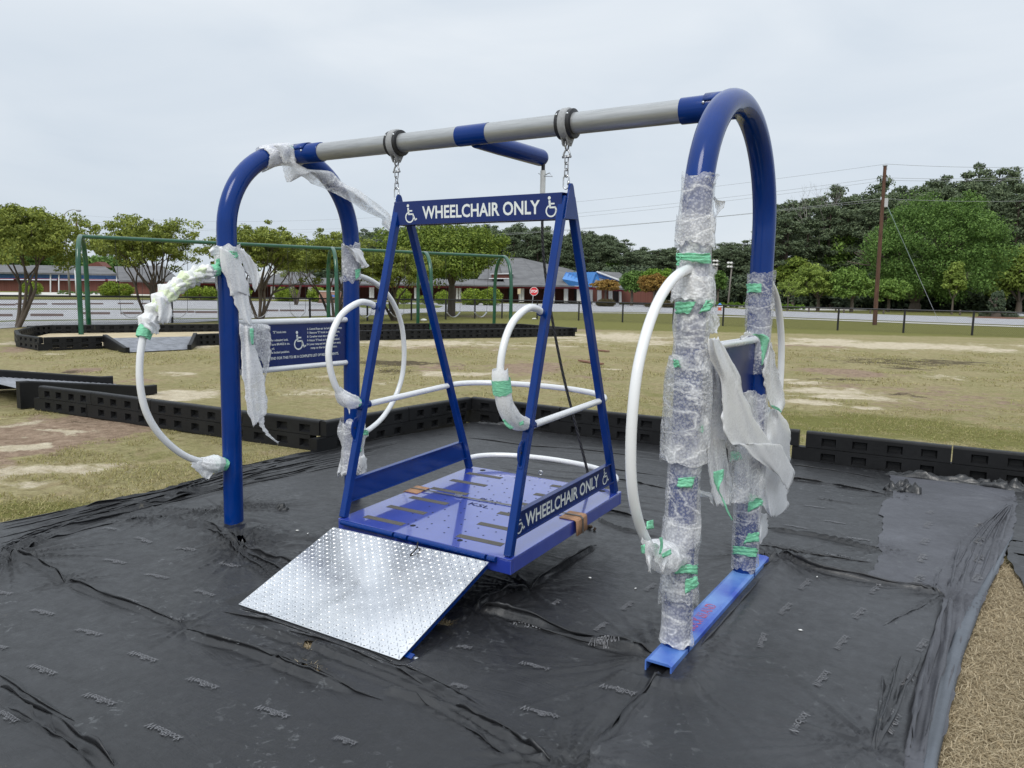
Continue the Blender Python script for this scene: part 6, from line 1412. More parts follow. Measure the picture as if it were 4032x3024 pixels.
# rounded shrubs and hedges: leaf shells over a core
def shrub(name, px, py, depth, wpx_, hpx, seed, label, mat, group=None, n=46, long=0):
    c = atd(px, py, depth); c[2] = 0; t = empty(name, c, label=label, cat='shrub', group=group); W_, H_ = wpx(wpx_, depth)/2, wpx(hpx, depth)
    r = np.random.default_rng(seed); cl = []
    for k in range(n):
        d = r.normal(0, 1, 3); d /= np.linalg.norm(d); kx = .75
        cl.append((d[0]*W_*1.0*kx*(.6 if long else 1)+(RH[0]*r.uniform(-W_, W_)*.9 if long else 0)*1, d[1]*(min(W_, H_*.7) if long else W_)*kx+(RH[1]*r.uniform(-1, 1)*0 if long else 0), H_*.50+d[2]*H_*.42, min(W_, H_)*.36))
    cl = np.array(cl)
    if long:
        s = r.uniform(-1, 1, n)*W_*.95; e = r.normal(0, .22, n)*H_; cl[:, 0] = RH[0]*s+FH[0]*e; cl[:, 1] = RH[1]*s+FH[1]*e; cl[:, 2] = H_*r.uniform(.15, .82, n); cl[:, 3] = H_*.28
    b = MB(); b.tube([(0, 0, 0), (0, 0, H_*.4)], .05, 6); b.build('stem', M['bark'], t)
    leaves('foliage', cl, 70, max(.05, min(W_, H_)*.09), mat, t, seed, .9); return t
SG = 'round clipped shrubs along the school'
for i, (x, y, w_, h_, lb) in enumerate([(1112, 1178, 62, 44, 'first round shrub right of the left blue post'), (1140, 1176, 60, 48, 'round shrub overlapping the first one'), (1248, 1177, 62, 50, 'round shrub left of the brick sign'), (1585, 1178, 56, 50, 'round shrub behind the small crepe myrtle'), (1672, 1179, 42, 28, 'small pale shrub left of the oak trunk group'), (1742, 1183, 50, 48, 'round shrub touching the oak trunk on its left'), (1858, 1185, 72, 54, 'widest round shrub, first right of the oak trunk'), (1934, 1185, 74, 58, 'round shrub left of the last green arch'), (930, 1165, 90, 50, 'shrub beside the left blue post on its right'), (790, 1165, 118, 44, 'long round topped shrub left of the blue post')]):
    shrub('round_shrub', x, y, 92, w_*1.25, h_*1.12, 70+i, lb, M['lf_shrub'], SG)
for i, (x, y, w_, h_, lb) in enumerate([(440, 1163, 76, 46, 'tall square shrub behind the first wheel stops, left of a pair'), (492, 1163, 56, 42, 'lighter square shrub beside the tall square one'), (125, 1158, 66, 44, 'dark shrub behind the leftmost tree trunk')]):
    shrub('hedge_shrub', x, y, 105, w_*1.2, h_*1.1, 90+i, lb, M['lf_shrub'])
shrub('low_hedge', 320, 1154, 115, 190, 16, 101, 'low dark hedge along the brick wall of the left wing', M['lf_big'], None, 70, 1)
shrub('bright_hedge', 2790, 1197, 112, 340, 22, 102, 'long bright clipped hedge between the two wrapped posts', M['lf_hedge'], None, 130, 1)
shrub('bright_hedge', 3112, 1209, 105, 116, 23, 103, 'bright clipped hedge end right of the rear blue post', M['lf_hedge'], None, 70, 1)
for i, (x, y, w_, h_, lb) in enumerate([(2372, 1195, 50, 26, 'left brown green mound shrub at the school entrance'), (2398, 1196, 52, 28, 'right brown green mound shrub at the school entrance'), (2630, 1196, 60, 26, 'brown green shrub beside the right white loop'), (2560, 1187, 50, 16, 'low dark shrub under the golden tree'), (3890, 1244, 70, 26, 'rounded shrub left of the ivy stump'), (3972, 1246, 76, 26, 'rounded shrub right of the ivy stump'), (3905, 1190, 10, 10, 'tiny shrub') ][:6]):
    shrub('mound_shrub', x, y, 100 if x < 3000 else 77, w_, h_, 110+i, lb, M['lf_brown'] if x < 2650 else M['lf_under'])

# pine wood: five shared kinds, copied
def pine(seed, H_, bare=.45, W_=2.6, mat='lf_pine'):
    rnd = random.Random(seed); t = empty('pine_tree', (0, 0, -200)); b = MB(); b.tube(catmull([(0, 0, 0), (rnd.gauss(0, .2), rnd.gauss(0, .2), H_*.5), (rnd.gauss(0, .3), rnd.gauss(0, .3), H_*.97)], 4), np.linspace(.24, .05, 9), 7, cap=False)
    cl = []
    for k in range(30):
        z = H_*(bare+(1-bare)*(k+rnd.random())/30); a = rnd.uniform(0, 6.28); f = (z/H_-bare)/(1-bare); R_ = W_*(1-.55*f**1.5)*rnd.uniform(.35, 1.1)
        e = np.array([math.cos(a)*R_, math.sin(a)*R_, z+rnd.uniform(-.1, .7)]); b.tube([(0, 0, z-.3), e*[.55, .55, 1], e], [.07, .05, .02], 4, cap=False); cl.append((e[0], e[1], e[2], rnd.uniform(.7, 1.15))); cl.append((e[0]*.6, e[1]*.6, e[2]+.1, rnd.uniform(.6, 1.0)))
    b.build('trunk', M['barkp'], t, smooth=True); cl = np.array(cl); cl[:, 3] *= 1.12; leaves('crown', cl, 85, .21, M[mat], t, seed, .5); return t
PN = [pine(201, 15, .40, 2.6), pine(202, 15, .30, 3.0), pine(203, 15, .52, 2.5), pine(204, 15, .22, 2.9), pine(205, 15, .45, 3.3)]
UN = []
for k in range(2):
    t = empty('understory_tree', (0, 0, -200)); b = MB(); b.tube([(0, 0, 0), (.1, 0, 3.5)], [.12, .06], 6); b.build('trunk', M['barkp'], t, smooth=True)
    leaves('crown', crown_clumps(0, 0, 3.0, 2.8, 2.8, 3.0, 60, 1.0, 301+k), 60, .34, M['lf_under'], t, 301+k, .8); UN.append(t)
used = set()
def put_tree(proto, x, y, sc, rz, label, cat, group, sxy=None):
    o = proto if proto not in used else copy_tree(proto)
    used.add(proto); o.location = (x, y, 0); o.scale = (sxy or sc, sxy or sc, sc); o.rotation_euler = (0, 0, rz); tag(o, label, cat, group)
def skyline(px, pts):
    xs = [p[0] for p in pts]; return float(np.interp(px, xs, [p[1] for p in pts]))
SKC = [(1200, 945), (1290, 935), (1340, 925), (1520, 905), (1700, 900), (2000, 888), (2100, 892), (2180, 908), (2300, 905), (2390, 922), (2440, 945), (2500, 985), (2560, 975), (2700, 968), (2800, 965), (2900, 962), (3000, 955)]
SKR = [(2960, 935), (3056, 775), (3120, 768), (3180, 785), (3250, 752), (3330, 748), (3400, 770), (3480, 712), (3560, 735), (3620, 735), (3680, 680), (3740, 700), (3800, 690), (3850, 668), (3920, 705), (3970, 680), (4032, 700), (4150, 690)]
rp2 = random.Random(9)
for row, (dep, step) in enumerate(((168, 34), (158, 40), (150, 46))):
    x = 1180
    while x < 3080:
        px = x+rp2.uniform(-10, 10); yt = skyline(px, SKC)+row*14+rp2.uniform(-4, 26); p = atd(px, yt, dep+rp2.uniform(-3, 3)); x += step*(.8+.4*rp2.random())
        put_tree(rp2.choice(PN), p[0], p[1], p[2]/15, rp2.uniform(0, 6.28), 'tall dark pine in the wood beyond the school roofs', 'pine tree', 'pines in the wood beyond the school', 1.0+.1*rp2.random())
for row, (dep, step) in enumerate(((146, 62), (136, 70), (126, 80))):
    x = 3030
    while x < 4250:
        px = x+rp2.uniform(-12, 12); yt = skyline(px, SKR)+row*30+rp2.uniform(-6, 34); p = atd(px, yt, dep+rp2.uniform(-3, 3)); x += step*(.8+.4*rp2.random())
        put_tree(rp2.choice(PN), p[0], p[1], p[2]/15, rp2.uniform(0, 6.28), 'tall pine in the higher wood behind the huge green tree on the right', 'pine tree', 'pines in the high wood on the right', 1.25+.2*rp2.random())
x = 1250
while x < 4200:
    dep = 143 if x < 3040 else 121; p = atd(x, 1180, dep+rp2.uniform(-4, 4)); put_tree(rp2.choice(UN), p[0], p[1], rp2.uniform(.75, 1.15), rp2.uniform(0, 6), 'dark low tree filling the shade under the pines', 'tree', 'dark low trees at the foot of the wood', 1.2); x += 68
# dense far wood that closes the gaps
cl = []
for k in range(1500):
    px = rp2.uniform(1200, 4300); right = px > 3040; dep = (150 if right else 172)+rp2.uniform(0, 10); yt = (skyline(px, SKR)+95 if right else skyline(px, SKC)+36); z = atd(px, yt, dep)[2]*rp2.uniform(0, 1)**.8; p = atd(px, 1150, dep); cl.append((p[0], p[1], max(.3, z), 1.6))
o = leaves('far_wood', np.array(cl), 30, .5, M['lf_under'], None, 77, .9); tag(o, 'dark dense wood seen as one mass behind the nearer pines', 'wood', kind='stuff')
# bare topped tree
bt = atd(3240, 742, 128); t = empty('bare_tree', (bt[0], bt[1], 0), label='half bare grey tree rising above the pines left of the utility pole', cat='tree'); b = MB(); tips = []; rb = random.Random(5); b.tube([(0, 0, 0), (0, 0, bt[2]*.62)], [.25, .14], 7); 
for k in range(4): branch_tree(b, np.array([0, 0, bt[2]*(.5+.04*k)]), np.array([rb.gauss(0, .5), rb.gauss(0, .5), 1]), bt[2]*.16, .10, 4, rb, tips, .4, .15)
b.build('trunk', simple('pale_bark', (.24, .22, .20), .9), t, smooth=True)
for i, (x0, y0, lb) in enumerate([(3185, 1217, 'first'), (3290, 1210, 'second')][:0]): pass
# stumps / bollards in the grass on the right
for i, (x, y, h, lb) in enumerate([(3185, 1222, 17, 'wooden bollard in the grass, first from the rear blue post'), (3323, 1221, 12, 'short wooden bollard left of the utility pole'), (3428, 1221, 18, 'wooden bollard just left of the utility pole'), (3480, 1219, 18, 'wooden bollard just right of the utility pole'), (3780, 1231, 20, 'pale leaning bollard before the huge green tree'), (3292, 1208, 12, 'small bollard behind the young trees')]):
    p = atd(x, y, 88 if y > 1215 else 100); b = MB(); b.tube([(0, 0, 0), (0, 0, wpx(h, 88)), (0, 0, wpx(h, 88)+.05)], [.11, .10, .04], 7); o = b.build('bollard', M['bark'], None, smooth=True, auto=50); o.location = (p[0], p[1], 0); tag(o, lb, 'bollard')
# ------------------------------------------------------------------ brick school beyond the parking lot
m = Mt('red_brick'); br = m.n('ShaderNodeTexBrick'); br.inputs['Scale'].default_value = 4.0; br.inputs['Color1'].default_value = (.125, .042, .030, 1); br.inputs['Color2'].default_value = (.17, .06, .043, 1); br.inputs['Mortar'].default_value = (.16, .09, .07, 1); br.inputs['Mortar Size'].default_value = .012
m.k(m.coord(), br.inputs['Vector']); m.col(br.outputs['Color']); m.set(Roughness=.9); M['brick'] = m.m
m = Mt('grey_shingles'); n = m.noise(.5, 6, .65, stretch=(1, 1, .3)); n2 = m.noise(4, 5, .7); c = m.ramp(n, [(.3, (.10, .10, .105)), (.7, (.19, .19, .195))]); c = m.mix(m.ramp(n2, [(.4, (.4,)*3), (.6, (0,)*3)]), c, (.08, .08, .082)); m.col(c); m.set(Roughness=.95); M['shingle'] = m.m
M['btrim'] = simple('white_trim', (.72, .73, .74), .6); M['bcol'] = simple('white_column', (.72, .71, .68), .6); M['bblue'] = simple('blue_metal_roof', (.04, .20, .52), .45, scale=2); M['bblue2'] = simple('blue_wall_band', (.06, .16, .42), .6, scale=2); M['bred'] = simple('dark_red_beam', (.26, .02, .035), .5); M['bdark'] = simple('opening_shade', (.02, .015, .015), .5)
def BP(px, py, d): return atd(px, py, d)
def poly3(mb, pts, t, mi=0):
    """pts: (px,py,depth); thickness t backwards"""
    P = [BP(*p) for p in pts]; mb.disc_prism(P, FH, t, mi)
org = BP(1600, 1185, 118); org[2] = 0
sc_ = empty('school_building', (0, 0, 0), label='long brick school with grey hipped roofs, white columns and a blue gabled entrance', cat='building')
# main wall
b = MB(); D0 = 124
poly3(b, [(640, 1168, D0), (1050, 1171, D0), (1600, 1177, D0), (2094, 1190, D0), (2585, 1192, D0), (2585, 1146, D0), (2410, 1140, D0), (2094, 1128, D0), (1050, 1120, D0), (640, 1112, D0)], 8); b.build('wall', M['brick'], sc_)
# near-black slabs on the wall face paint the shade of door recesses
for (x0, x1) in ((2000, 2019), (2262, 2272), (2302, 2322), (2416, 2440), (2505, 2516), (1210, 1232), (1395, 1408), (1540, 1552), (1890, 1902)):
    b = MB(); poly3(b, [(x0, 1188 if x0 > 1900 else 1178, D0-.3), (x1, 1188 if x0 > 1900 else 1178, D0-.3), (x1, 1134, D0-.3), (x0, 1134, D0-.3)], .25); b.build('doorway', M['bdark'], sc_)
# eave line
ev = [(700, 1106), (1050, 1115), (1400, 1118), (1700, 1120), (2000, 1122), (2263, 1124), (2340, 1128), (2470, 1136)]
b = MB()
for (a, c_) in zip(ev[:-1], ev[1:]): poly3(b, [(a[0], a[1]+3, 117), (c_[0], c_[1]+3, 117), (c_[0], c_[1]-1, 117), (a[0], a[1]-1, 117)], .2)
b.build('gutter', M['btrim'], sc_)
b = MB()
for (a, c_) in zip(ev[:-1], ev[1:]): poly3(b, [(a[0], a[1]+13, 118), (c_[0], c_[1]+13, 118), (c_[0], c_[1]+4, 118), (a[0], a[1]+4, 118)], .25)
b.build('porch_beam', M['bred'], sc_)
# columns in pairs
cols = []
for x in (1071, 1078, 1142, 1151, 1218, 1226, 1296, 1304, 1459, 1468, 1636, 1800, 1812, 2049, 2059, 2175, 2180, 2225, 2232, 2276, 2284, 2322, 2329, 2356, 2364, 2401, 2407, 2442, 885, 893, 965, 973): cols.append(x)
for x in cols:
    yb = np.interp(x, [885, 1050, 1600, 2094, 2442], [1168, 1169, 1174, 1190, 1192]); yt = np.interp(x, [885, 1050, 2263, 2470], [1122, 1126, 1136, 1146]); q0, q1 = BP(x, yb, 118.4), BP(x, yt, 118.4)
    MB().tube([q0, q1], .21, 10).build('column', M['bcol'], sc_, smooth=True, auto=50)
# roofs: solid slopes running back from the eave
def slope(name, front, back, mat, dF, dB, th=.25):
    A_ = [BP(x, y, dF) for x, y in front]; B_ = [BP(x, y, dB) for x, y in back]; b = MB(); V = np.array(A_+B_[::-1]); n = len(V); W_ = V.copy(); W_[:, 2] -= th
    b.add(np.vstack([V, W_]), [tuple(range(n)), tuple(range(n, 2*n))[::-1]]+[(i, n+i, n+(i+1) % n, (i+1) % n) for i in range(n)]); return b.build(name, mat, sc_)
slope('roof', [(700, 1106), (1050, 1115), (1400, 1118), (1640, 1119), (2000, 1122), (2263, 1124)], [(700, 1096), (1100, 1092), (1400, 1096), (1640, 1098), (1930, 1100), (2100, 1100), (2263, 1118)], M['shingle'], 116.5, 127)
slope('roof', [(1010, 1114), (1280, 1117)], [(1090, 1066), (1180, 1056), (1205, 1062)], M['shingle'], 119, 134)
slope('roof', [(1290, 1117), (1500, 1118)], [(1380, 1070), (1440, 1068)], M['shingle'], 120, 136)
slope('roof', [(1480, 1118), (1760, 1120)], [(1560, 1062), (1700, 1060)], M['shingle'], 121, 138)
slope('roof', [(1990, 1124), (2060, 1123), (2140, 1122), (2263, 1124)], [(1960, 1016), (2049, 1014), (2053, 1016), (2180, 1092)], M['shingle'], 118, 140)
slope('roof', [(2140, 1122), (2263, 1124)], [(2051, 1015), (2230, 1056), (2272, 1068)], M['shingle'], 118.4, 142)
slope('roof', [(1880, 1098), (2010, 1098)], [(1920, 1030), (1975, 1014), (2049, 1014)], M['shingle'], 125, 141)
b = MB(); poly3(b, [(1935, 1098, 123), (2017, 1098, 123), (2017, 1078, 123), (1935, 1080, 123)], 5); b.build('clerestory', M['brick'], sc_)
b = MB(); poly3(b, [(1930, 1080, 122.6), (2020, 1079, 122.6), (2020, 1076, 122.6), (1930, 1078, 122.6)], 6); poly3(b, [(1925, 1098, 122.4), (2010, 1098, 122.4), (2010, 1095, 122.4), (1925, 1095, 122.4)], .4); b.build('white_band', M['btrim'], sc_)
# white flat sign board / tent seen left
b = MB(); poly3(b, [(1020, 1094, 119), (1090, 1080, 119), (1150, 1052, 119), (1140, 1046, 119), (1080, 1060, 119), (1015, 1075, 119)], .3); b.build('white_canopy', M['btrim'], sc_)
# entrance: blue gable
b = MB(); fr = [BP(2347, 1073, 113), BP(2329, 1121, 113), BP(2366, 1121, 113)]
b.add([BP(2230, 1074, 124), BP(2347, 1073, 113), BP(2329, 1122, 113), BP(2215, 1100, 121)], [(0, 1, 2, 3)]); b.add([BP(2230, 1074, 124), BP(2347, 1073, 113), BP(2368, 1122, 113.5), BP(2300, 1100, 126)], [(0, 3, 2, 1)])
b.build('entrance_roof', M['bblue'], sc_, solid=.15)
b = MB()
for k in range(9):
    t = k/8; p = BP(2230+117*t, 1074-t, 124-11*t); q = BP(2222+107*t, 1087+35*t, 122.5-9.5*t); b.bar(p+[0, 0, .12], q+[0, 0, .12], .07, .07)
b.build('roof_seam', M['bblue2'], sc_)
b = MB(); poly3(b, [(2331, 1124, 113.2), (2366, 1122, 113.2), (2347, 1074, 113.2)], .4); b.build('gable_front', M['bblue'], sc_)
b = MB(); a = np.linspace(0, math.pi, 12); poly3(b, [(2349+9*math.cos(t), 1118-17*math.sin(t), 112.9) for t in a], .15); b.build('arched_window', simple('tan_glass', (.30, .25, .20), .3), sc_)
b = MB(); poly3(b, [(2214, 1101, 115), (2330, 1121, 112.5), (2330, 1128, 112.5), (2240, 1124, 115)], .4); b.build('blue_fascia', M['bblue'], sc_)
# right wing
slope('roof', [(2356, 1093), (2458, 1110)], [(2356, 1068), (2440, 1073), (2466, 1090)], M['shingle'], 122, 134)
b = MB(); poly3(b, [(2347, 1071, 121.5), (2352, 1067, 121.5), (2460, 1107, 121.5), (2458, 1112, 121.5)], .4); b.build('white_fascia', M['btrim'], sc_)
b = MB(); poly3(b, [(2349, 1074, 122), (2457, 1113, 122), (2370, 1118, 122)], .4); b.build('blue_wall', M['bblue2'], sc_)
slope('roof', [(2362, 1130), (2475, 1136)], [(2354, 1094), (2445, 1118), (2462, 1126)], M['shingle'], 116, 121)
b = MB(); poly3(b, [(2440, 1189, 122), (2600, 1192, 122), (2600, 1150, 122), (2440, 1148, 122)], 6); b.build('wing_wall', M['brick'], sc_)
# left wing with blue band
lw = empty('brick_wing', (0, 0, 0), label='far left brick wing with a blue and pink band under its grey roof', cat='building'); D1 = 140
def lp(name, pts, mat, t=.3, dd=0): b = MB(); poly3(b, [(x, y, D1+dd) for x, y in pts], t); return b.build(name, mat, lw)
lp('wall', [(-300, 1162), (462, 1155), (462, 1105), (-300, 1100)], M['brick'], 10)
lp('blue_band', [(-300, 1095), (105, 1096), (478, 1100), (478, 1082), (105, 1077), (-300, 1070)], M['bblue2'], .3, -.5)
lp('pink_band', [(-300, 1099), (105, 1099), (462, 1104), (462, 1101), (105, 1096), (-300, 1096)], simple('pink_stripe', (.55, .10, .20), .6), .3, -.8)
lp('gutter', [(-300, 1072), (105, 1078), (460, 1084), (460, 1080), (105, 1075), (-300, 1069)], M['btrim'], .3, -1.6)
A_ = [BP(x, y, D1-2) for x, y in ((-300, 1070), (105, 1076), (460, 1082))]; B_ = [BP(x, y, D1+9) for x, y in ((-300, 1040), (136, 1047), (412, 1052))]
b = MB(); b.add(A_+B_[::-1], [(0, 1, 2, 3, 4, 5)]); b.build('roof', M['shingle'], lw, solid=.3)
b = MB(); poly3(b, [(-300, 1042, D1+9), (136, 1049, D1+9), (412, 1054, D1+9), (412, 1050, D1+9), (136, 1045, D1+9), (-300, 1038, D1+9)], .4); b.build('white_ridge', M['btrim'], lw)
for x, y0, y1 in ((198, 1080, 1152), (231, 1081, 1151), (459, 1084, 1108)): lp('downspout', [(x-2, y1), (x+2, y1), (x+2, y0), (x-2, y0)], M['btrim'], .15, -1.5)
# grey roofed block between the wings
mw = empty('grey_roof_block', (0, 0, 0), label='grey roofed brick block between the left wing and the colonnade, with a small brick gable', cat='building')
b = MB(); A_ = [BP(x, y, 132) for x, y in ((470, 1106), (720, 1112))]; B_ = [BP(x, y, 146) for x, y in ((450, 1052), (640, 1048))]; b.add(A_+B_[::-1], [(0, 1, 2, 3)]); b.build('roof', M['shingle'], mw, solid=.3)
b = MB(); poly3(b, [(470, 1160, 133), (700, 1166, 133), (700, 1112, 133), (470, 1108, 133)], 8); b.build('wall', M['brick'], mw)
b = MB(); poly3(b, [(340, 1050, 152), (410, 1052, 152), (385, 1030, 152), (350, 1040, 152)], 3); b.build('gable', M['brick'], mw)

# brick entrance sign
p = BP(1305, 1198, 88); sg = empty('brick_sign', (p[0], p[1], 0), label='low brick entrance sign with blue lettering behind the green swing arch', cat='sign'); rz = math.atan2(RH[1], RH[0]); sg.rotation_euler = (0, 0, rz)
w_ = wpx(92, 88); h_ = wpx(34, 88); b = MB(); b.box((0, 0, h_*.75), (w_, .5, h_*1.1)); b.build('wall', simple('pinkish_brick', (.33, .19, .14), .9, scale=3), sg)
b = MB(); b.box((0, -.02, h_*1.33), (w_*1.03, .6, .12)); b.build('cap', M['conc'], sg)
b = MB()
for k, (x, z, a, c_) in enumerate([(.05, .62, .16, .24), (.16, .60, .12, .30), (.25, .72, .10, .22), (.33, .55, .12, .3), (-.08, .55, .14, .12), (.12, .34, .28, .14), (.30, .32, .18, .16), (-.02, .30, .1, .1)]): b.box((x*w_*.8, -.27, z*h_*1.35), (a*w_*.5, .04, c_*h_*.8))
b.build('blue_lettering', simple('blue_sign_letters', (.06, .20, .62), .5), sg)
b = MB(); b.sphere((0, -.3, -.1), (w_*.62, 1.4, .45), 14, 8, amp=.2, seed=4); o = b.build('mulch_bed', simple('brown_mulch', (.10, .055, .035), .95, bump=.6), sg, smooth=True)
p = BP(3935, 1248, 76); b = MB(); b.sphere((0, 0, -.25), (3.4, 2.2, .42), 18, 8, amp=.12, seed=9); o = b.build('mulch_mound', simple('red_mulch', (.16, .075, .045), .95, bump=.5), None, smooth=True); o.location = (p[0], p[1], 0); tag(o, 'reddish mulch mound round the ivy covered stump at the right', 'mulch')

# stop sign
p = BP(2094, 1207, 82); q = BP(2101, 1147, 82); st = empty('stop_sign', (p[0], p[1], 0), label='red octagonal STOP sign on a leaning grey post', cat='sign'); st.rotation_euler = (0, .0, rz)
R_ = wpx(17.5, 82); hz_ = q[2]; ox = wpx(7, 82)
MB().tube([(0, .03, 0), (ox, .03, hz_+R_*.6)], .045, 8).build('post', M['galv'], st, smooth=True)
a = [math.radians(22.5+45*k) for k in range(8)]; b = MB(); b.disc_prism([(ox+R_*math.cos(t), -.03, hz_+R_*math.sin(t)) for t in a], (0, 1, 0), .02); pl_ = b.build('sign_plate', M['letter'], st)
b = MB(); b.disc_prism([(ox+R_*.92*math.cos(t), -.036, hz_+R_*.92*math.sin(t)) for t in a], (0, 1, 0), .004); b.build('red_face', simple('stop_red', (.55, .012, .02), .5), pl_)
b = MB(); put_text(b, 'STOP', (ox, -.042, hz_-R_*.28), (1, 0, 0), (0, 0, 1), R_*.58, R_*1.45, 'C', bold=.03); b.build('stop_lettering', M['letter'], pl_)
# small white road sign and tan board
p = BP(2635, 1178, 100); t = empty('small_road_sign', (p[0], p[1], 0), label='small white road sign left of the wrapped post beside the hedge', cat='sign'); t.rotation_euler = (0, 0, rz); MB().tube([(0, .03, 0), (0, .03, wpx(30, 100))], .03, 6).build('post', M['galv'], t); b = MB(); b.box((0, 0, wpx(22, 100)), (wpx(9, 100), .03, wpx(14, 100))); b.build('sign_plate', M['letter'], t)
p = BP(2043, 1190, 116); t = empty('tan_notice_board', (p[0], p[1], 0), label='tan notice board by the columns left of the stop sign', cat='board'); t.rotation_euler = (0, 0, rz); MB().tube([(0, .05, 0), (0, .05, 2)], .04, 6).build('post', M['galv'], t); b = MB(); b.box((0, 0, 1.75), (.45, .05, .8)); b.build('board', simple('tan_board', (.55, .45, .28), .7), t)
# white flower pots
for x, lb in ((2339, 'white flower pot left of the mound shrubs at the entrance'), (2430, 'white flower pot right of the mound shrubs at the entrance')):
    p = BP(x, 1193, 105); b = MB(); b.tube([(0, 0, 0), (0, 0, .36), (0, 0, .40), (0, 0, .41)], [.15, .25, .27, .24], 12); o = b.build('flower_pot', M['btrim'], None, smooth=True, auto=40); o.location = (p[0], p[1], 0); tag(o, lb, 'flower pot')
# hydrant
p = BP(2834, 1213, 88); hy = empty('fire_hydrant', (p[0], p[1], 0), label='orange, white and blue fire hydrant by the road', cat='hydrant')
hm = wpx(29, 88); MB().tube([(0, 0, 0), (0, 0, .05), (0, 0, .06), (0, 0, hm*.45)], [.26, .26, .19, .19], 12).build('barrel', simple('hydrant_orange', (.60, .12, .04), .5), hy, smooth=True, auto=40)
b = MB(); b.tube([(0, 0, hm*.45), (0, 0, hm*.66), (0, 0, hm*.68), (0, 0, hm*.72)], [.19, .19, .26, .26], 12); b.tube([(-.34, 0, hm*.55), (.34, 0, hm*.55)], .09, 8); b.build('nozzle_section', M['btrim'], hy, smooth=True, auto=40)
MB().tube([(0, 0, hm*.72), (0, 0, hm*.84), (0, 0, hm*.93), (0, 0, hm)], [.23, .19, .08, .06], 12).build('bonnet', simple('hydrant_blue', (.05, .22, .60), .5), hy, smooth=True, auto=40)
# floodlight poles
for x, yb, yt, lb in ((2868, 1174, 1032, 'grey floodlight pole with four lamps, the one fully seen between the posts'), (2811, 1178, 1024, 'floodlight pole half hidden by the wrapped right post')):
    p = BP(x, yb, 135); h = BP(x+8, yt, 135)[2]; t = empty('floodlight_pole', (p[0], p[1], 0), label=lb, cat='light pole'); t.rotation_euler = (0, 0, rz)
    MB().tube([(0, 0, 0), (.35, 0, h)], [.17, .12], 8).build('pole', simple('grey_wood_pole', (.22, .20, .18), .9), t, smooth=True)
    for k, z in enumerate((h-.2, h-.85)):
        b = MB(); b.bar((-.55, 0, z), (.75, 0, z), .08); b.build('crossarm', M['galv'], t)
        for xx in (-.35, .15): b = MB(); b.sphere((xx+.0, -.2, z+.05), (.30, .22, .20), 8, 6); b.build('floodlight', M['bcol'], t, smooth=True)
# far A frame swing
for x0, x1, lb in ((2829, 2888, 'far playground A frame swing left of the rear wrapped post, with the wider beam'), (2893, 2935, 'far playground A frame swing nearest the rear wrapped post')):
    t = empty('a_frame_swing', tuple(BP(x0, 1177, 140)*[1, 1, 0]), label=lb, cat='swing set', group='far A frame swings'); o_ = BP(x0, 1177, 140)*[1, 1, 0]; b = MB()
    e0, e1 = BP(x0+6, 1156, 140)-o_, BP(x1-6, 1156, 140)-o_; b.tube([e0, e1], .06, 5)
    for e, x in ((e0, x0), (e1, x1)):
        for dx in (-6, 6): q = BP(x+dx, 1177, 140)-o_; q[2] = 0; b.tube([e, q], .05, 5)
    b.build('metal_frame', simple('weathered_green', (.10, .15, .12), .7), t)
# utility poles and wires
m = Mt('creosote_pole'); n = m.noise(3, 5, .6, stretch=(6, 6, .6)); m.col(m.ramp(n, [(.3, (.06, .03, .02)), (.7, (.135, .07, .048))])); m.set(Roughness=.95); M['pole'] = m.m
pb, ptp = BP(3444, 1273, 50), BP(3485, 655, 50); pb[2] = 0
up = empty('utility_pole', pb, label='tall brown wooden utility pole beyond the fence at the right', cat='utility pole')
lean = ptp-pb; MB().tube([(0, 0, 0), lean*.5, lean], [.14, .122, .10], 12).build('pole_shaft', M['pole'], up, smooth=True, auto=50)
b = MB(); b.box(lean+[0, 0, .04], (.26, .26, .06)); b.build('pole_cap', M['galv'], up)
fr = lambda t: lean*t
for t_, dx in ((.985, .1), (.93, -.16), (.915, .17), (.80, -.12)): b = MB(); b.tube([fr(t_)+RH*dx-[0, 0, .06], fr(t_)+RH*dx+[0, 0, .1]], [.05, .035], 8); b.bar(fr(t_), fr(t_)+RH*dx, .04); b.build('insulator', M['bolt'], up, smooth=True, auto=40)
b = MB(); b.box(fr(.775)+RH*.2, (.25, .25, .55)); b.build('service_box', simple('grey_box', (.45, .46, .47), .6), up, bevel=.01)
ge = BP(3700, 1212, 62); ge[2] = 0
b = MB(); P = [fr(.79)+RH*.12, (ge-pb)]; b.tube(P, .012, 5); g_ = b.build('guy_wire', M['bolt'], up)
b = MB(); b.tube([P[0]+(P[1]-P[0])*.02, P[0]+(P[1]-P[0])*.47], .03, 6); b.build('guy_guard', simple('teal_guy_guard', (.30, .42, .42), .5), up, smooth=True)
lpb, lpt = BP(303, 1168, 100), BP(301, 855, 100); lpb[2] = 0
u2 = empty('utility_pole', lpb, label='distant utility pole with a crossarm behind the left trees', cat='utility pole'); MB().tube([(0, 0, 0), lpt-lpb], [.17, .12], 8).build('pole_shaft', M['pole'], u2, smooth=True); b = MB(); b.bar(lpt-lpb-RH*1.0-[0, 0, .35], lpt-lpb+RH*1.0-[0, 0, .5], .12); b.build('crossarm', M['pole'], u2)
def wire(p, q, sag, r, label):
    p, q = np.asarray(p), np.asarray(q); t = np.linspace(0, 1, 26); P = p+(q-p)*t[:, None]; P[:, 2] -= sag*4*t*(1-t); b = MB(); b.tube(P, r, 4, cap=False); o = b.build('power_line', M['wireg'], None); tag(o, label, 'power line', 'overhead power lines')
M['wireg'] = simple('weathered_cable', (.27, .28, .29), .6)
tp = pb+lean
wire(tp+RH*.1+[0, 0, .15], lpt+[0, 0, .3], 2.0, .008, 'topmost overhead wire running left from the brown utility pole')
